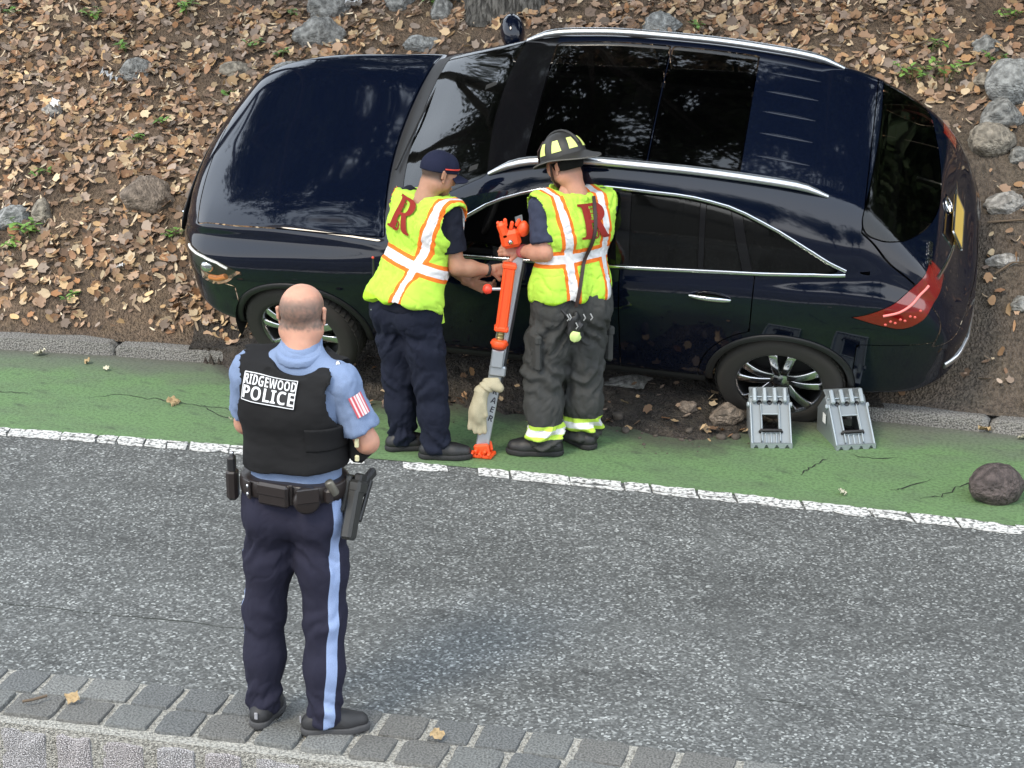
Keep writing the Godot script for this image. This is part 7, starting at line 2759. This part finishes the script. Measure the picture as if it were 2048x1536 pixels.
	# a pair of work gloves tucked behind the bracket
	var g := thing("work_glove", "cream leather work gloves hanging on the lower part of the strut", "glove", Transform3D(Basis(), Vector3(-0.165, 0.40, -10.33)))
	var b0 := Blob.new()
	b0.k = 0.02
	b0.bone(Vector3(0.045, 0.035, 0.0), Vector3(-0.005, -0.01, 0.005), 0.030, 0.036)
	b0.bone(Vector3(-0.005, -0.01, 0.005), Vector3(-0.040, -0.10, 0.01), 0.040, 0.046)
	b0.bone(Vector3(-0.01, -0.06, 0.01), Vector3(-0.02, -0.13, 0.015), 0.036, 0.032)
	for i in 4:
		var p := Vector3(-0.068 + 0.026 * i, -0.12 - 0.006 * i, 0.012)
		b0.bone(p, p + Vector3(-0.012 + 0.006 * i, -0.055 - 0.012 * (1.5 - absf(i - 1.5)), 0.006), 0.0155, 0.0135)
	b0.bone(Vector3(0.0, -0.05, 0.03), Vector3(0.022, -0.11, 0.035), 0.018, 0.014)
	var gs := b0.net(0.005)
	folds(gs, 0.0028, 22.0, Vector3(1, 0.5, 1), 2)
	var gm := cloth("glove_cream", lin(0.47, 0.42, 0.29), 0.85)
	for i in gs.v.size():
		if gs.v[i].y < 0.0:
			gs.v[i].y *= 1.22
			gs.v[i].x *= 0.9
	gs.smooth()
	put("palm", gs, gm, g)
	put("cuff", slab(b0.grown(0.008), Vector3(0.01, 0.02, 0), Vector3(0.045, 0.06, 0), Vector3(0.6, 0.8, 0), 0.005), gm, g)
	var b1 := Blob.new()
	b1.bone(Vector3(0.05, 0.03, 0.02), Vector3(0.095, 0.015, 0.01), 0.022, 0.026)
	b1.bone(Vector3(0.02, 0.05, 0.0), Vector3(0.08, 0.055, 0.0), 0.02, 0.018)
	put("second_cuff", b1.net(0.005), gm, g)

func wedge_side(w: float, d: float, h: float) -> Shape:
	var s := prism(PackedVector2Array([Vector2(0.0, 0.0), Vector2(d, 0.0), Vector2(d, h * 0.96), Vector2(d - 0.10, h)]), w)
	return s

func make_chock() -> Node3D:
	# step chock: an inclined cast frame with a hand hole, a stepped head and side plates. The slope faces +z, its foot at the origin.
	var o := thing("step_chock", "", "step chock")
	var alu := mat("chock_alloy", lin(0.40, 0.44, 0.46), 0.45, 0.75)
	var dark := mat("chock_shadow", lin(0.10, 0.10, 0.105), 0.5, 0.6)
	var ln := 0.335
	var w := 0.235
	var tilt := 47.0
	var fr := at(Vector3.ZERO, Vector3(-90.0 + tilt, 0, 0))        # local y runs up the slope, z out of it
	var slope := Node3D.new()
	slope.name = "slope_frame"
	var sl := Shape.new()
	for sg in [-1.0, 1.0]:
		bx(sl, Vector3(sg * (w * 0.5 - 0.032), ln * 0.5, 0), Vector3(0.064, ln, 0.016), Vector3.ZERO, 0.004)
	bx(sl, Vector3(0, 0.042, 0), Vector3(w - 0.129, 0.084, 0.0158), Vector3.ZERO, 0.003)
	bx(sl, Vector3(0, ln - 0.065, 0), Vector3(w - 0.129, 0.13, 0.0158), Vector3.ZERO, 0.003)
	slope.free()
	var base := put("slope_plate", sl, mat("chock_cast", lin(0.25, 0.275, 0.29), 0.55, 0.6), o, fr)
	var edge := Shape.new()
	for sg in [-1.0, 1.0]:
		put("edge_rib", box(Vector3(0.010, ln - 0.07, 0.028), 0.003), alu, base, at(Vector3(sg * (w * 0.5 - 0.006), ln * 0.5 - 0.03, 0.016)))
		put("inner_rib", box(Vector3(0.008, ln - 0.10, 0.022), 0.003), alu, base, at(Vector3(sg * 0.052, ln * 0.5 - 0.02, 0.014)))
	for i in 3:
		put("cross_rib", box(Vector3(0.008, 0.07, 0.018), 0.003), alu, base, at(Vector3(-0.030 + 0.030 * i, 0.045, 0.013)))
	put("hole_lip", rim_frame(0.118, 0.098, 0.008), alu, base, Transform3D(Basis(Vector3(0, 1, 0), -PI / 2), Vector3(0, 0.144, 0.004)))
	var hp := PackedVector3Array([Vector3(-0.062, 0.092, 0.010), Vector3(-0.058, 0.094, 0.030), Vector3(0.058, 0.094, 0.030), Vector3(0.062, 0.092, 0.010)])
	put("carry_handle", tube(hp, 0.009, 8), mat("handle_black", lin(0.02, 0.018, 0.018), 0.6), base)
	# notched front lip
	var pts := PackedVector2Array()
	pts.append(Vector2(-w * 0.5, 0.030))
	pts.append(Vector2(-w * 0.5, 0.0))
	for i in 4:
		var c := -w * 0.5 + w * (i + 0.5) / 4.0
		pts.append(Vector2(c - 0.014, 0.0))
		pts.append(Vector2(c - 0.004, 0.020))
		pts.append(Vector2(c + 0.004, 0.020))
		pts.append(Vector2(c + 0.014, 0.0))
	pts.append(Vector2(w * 0.5, 0.0))
	pts.append(Vector2(w * 0.5, 0.030))
	put("notched_lip", prism(pts, 0.014), alu, o, at(Vector3(0, 0.001, 0.012)))
	# stepped head with hooks
	for i in 4:
		put("head_fin", box(Vector3(0.026, 0.092, 0.050), 0.006), alu, base, at(Vector3(-0.087 + 0.058 * i, ln - 0.02, 0.018)))
	for i in 3:
		put("head_slot", lathe([Vector2(0, 0.004), Vector2(0.015, 0.004), Vector2(0.015, 0)], 12), mat("gloss_black", Color.BLACK), base, Transform3D(Basis(Vector3(1, 0, 0), PI / 2), Vector3(-0.058 + 0.058 * i, ln - 0.058, 0.0068)))
	put("head_plate", box(Vector3(w - 0.01, 0.088, 0.014), 0.004), alu, base, at(Vector3(0, ln + 0.012, -0.004), Vector3(-24, 0, 0)))
	for sg in [-1.0, 1.0]:
		put("head_lug", box(Vector3(0.018, 0.03, 0.03), 0.005), alu, base, at(Vector3(sg * (w * 0.5 + 0.004), ln - 0.07, 0.004)))
	# sides and back
	var h := ln * sin(deg_to_rad(tilt))
	var d := ln * cos(deg_to_rad(tilt))
	for sg in [-1.0, 1.0]:
		var pl := prism(PackedVector2Array([Vector2(0.015, 0.0), Vector2(d + 0.14, 0.0), Vector2(d + 0.14, h * 0.55), Vector2(d + 0.02, h - 0.005), Vector2(d - 0.01, h - 0.02)]), 0.008)
		put("side_plate", pl, alu, o, Transform3D(Basis(Vector3(0, 0, -1), Vector3(0, 1, 0), Vector3(1, 0, 0)), Vector3(sg * (w * 0.5 - 0.012), 0.0, 0)))
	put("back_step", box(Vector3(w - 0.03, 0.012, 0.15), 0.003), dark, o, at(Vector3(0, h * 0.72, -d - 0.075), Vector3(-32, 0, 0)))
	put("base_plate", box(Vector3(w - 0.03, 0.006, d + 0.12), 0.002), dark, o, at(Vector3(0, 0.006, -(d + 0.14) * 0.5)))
	return o

func build_chocks() -> void:
	var a := make_chock()
	a.transform = Transform3D(Basis(Vector3.UP, -0.02), Vector3(1.478, 0.004, -10.49))
	tag(a, "silver step chock on the left, set under the rear wheel", "step chock", "step chocks at the rear wheel")
	var b: Node3D = a.duplicate()
	b.name = numbered("step_chock")
	add_child(b)
	b.transform = Transform3D(Basis(Vector3.UP, 0.16), Vector3(1.952, 0.004, -10.47))
	tag(b, "silver step chock on the right, behind the rear wheel, with a white side sticker", "step chock", "step chocks at the rear wheel")
	put("side_sticker", box(Vector3(0.002, 0.055, 0.05), 0.0), mats.paper, b, at(Vector3(-0.121, 0.12, -0.21), Vector3(0, 0, 0)))
func _ready() -> void:
	# camera
	var cam := Camera3D.new()
	cam.name = "camera"
	cam.fov = 22.24
	cam.near = 0.1
	cam.far = 900.0
	add_child(cam)
	cam.position = Vector3(0, 3.762, 0)
	cam.rotation_degrees = Vector3(-17.85, 0, 0)
	cam.current = true
	# sky and exposure
	var we := WorldEnvironment.new()
	we.name = "world_environment"
	var env := Environment.new()
	env.background_mode = Environment.BG_SKY
	var sky := Sky.new()
	var sm := ProceduralSkyMaterial.new()
	sm.sky_top_color = Color(0.84, 0.89, 0.95)
	sm.sky_horizon_color = Color(0.96, 0.965, 0.965)
	sm.sky_curve = 0.2
	sm.ground_bottom_color = Color(0.25, 0.25, 0.22)
	sm.ground_horizon_color = Color(0.6, 0.6, 0.58)
	sm.sky_energy_multiplier = 1.0
	sky.sky_material = sm
	env.sky = sky
	env.tonemap_mode = Environment.TONE_MAPPER_LINEAR
	env.tonemap_exposure = 3.05
	env.sdfgi_enabled = true
	env.ssao_enabled = true
	env.ssil_enabled = true
	we.environment = env
	add_child(we)
	var sun := DirectionalLight3D.new()
	sun.name = "sun"
	sun.light_energy = 0.26
	sun.light_color = Color(1.0, 0.95, 0.87)
	sun.light_angular_distance = 16.0
	sun.shadow_enabled = true
	add_child(sun)
	sun.look_at_from_position(Vector3(-5.0, 9.5, 6.0), Vector3.ZERO)

	rng.seed = 4711
	noise.seed = 5
	noise.frequency = 1.0
	noise.fractal_octaves = 3
	noise2.seed = 9
	noise2.frequency = 1.0
	noise2.fractal_octaves = 3
	make_materials()
	build_ground()
	build_trees()
	build_car()
	build_officer()
	build_cap_man()
	build_firefighter()
	build_strut()
	build_chocks()
	build_stones()
	build_weeds()
	build_litter()
	build_litter_bits()
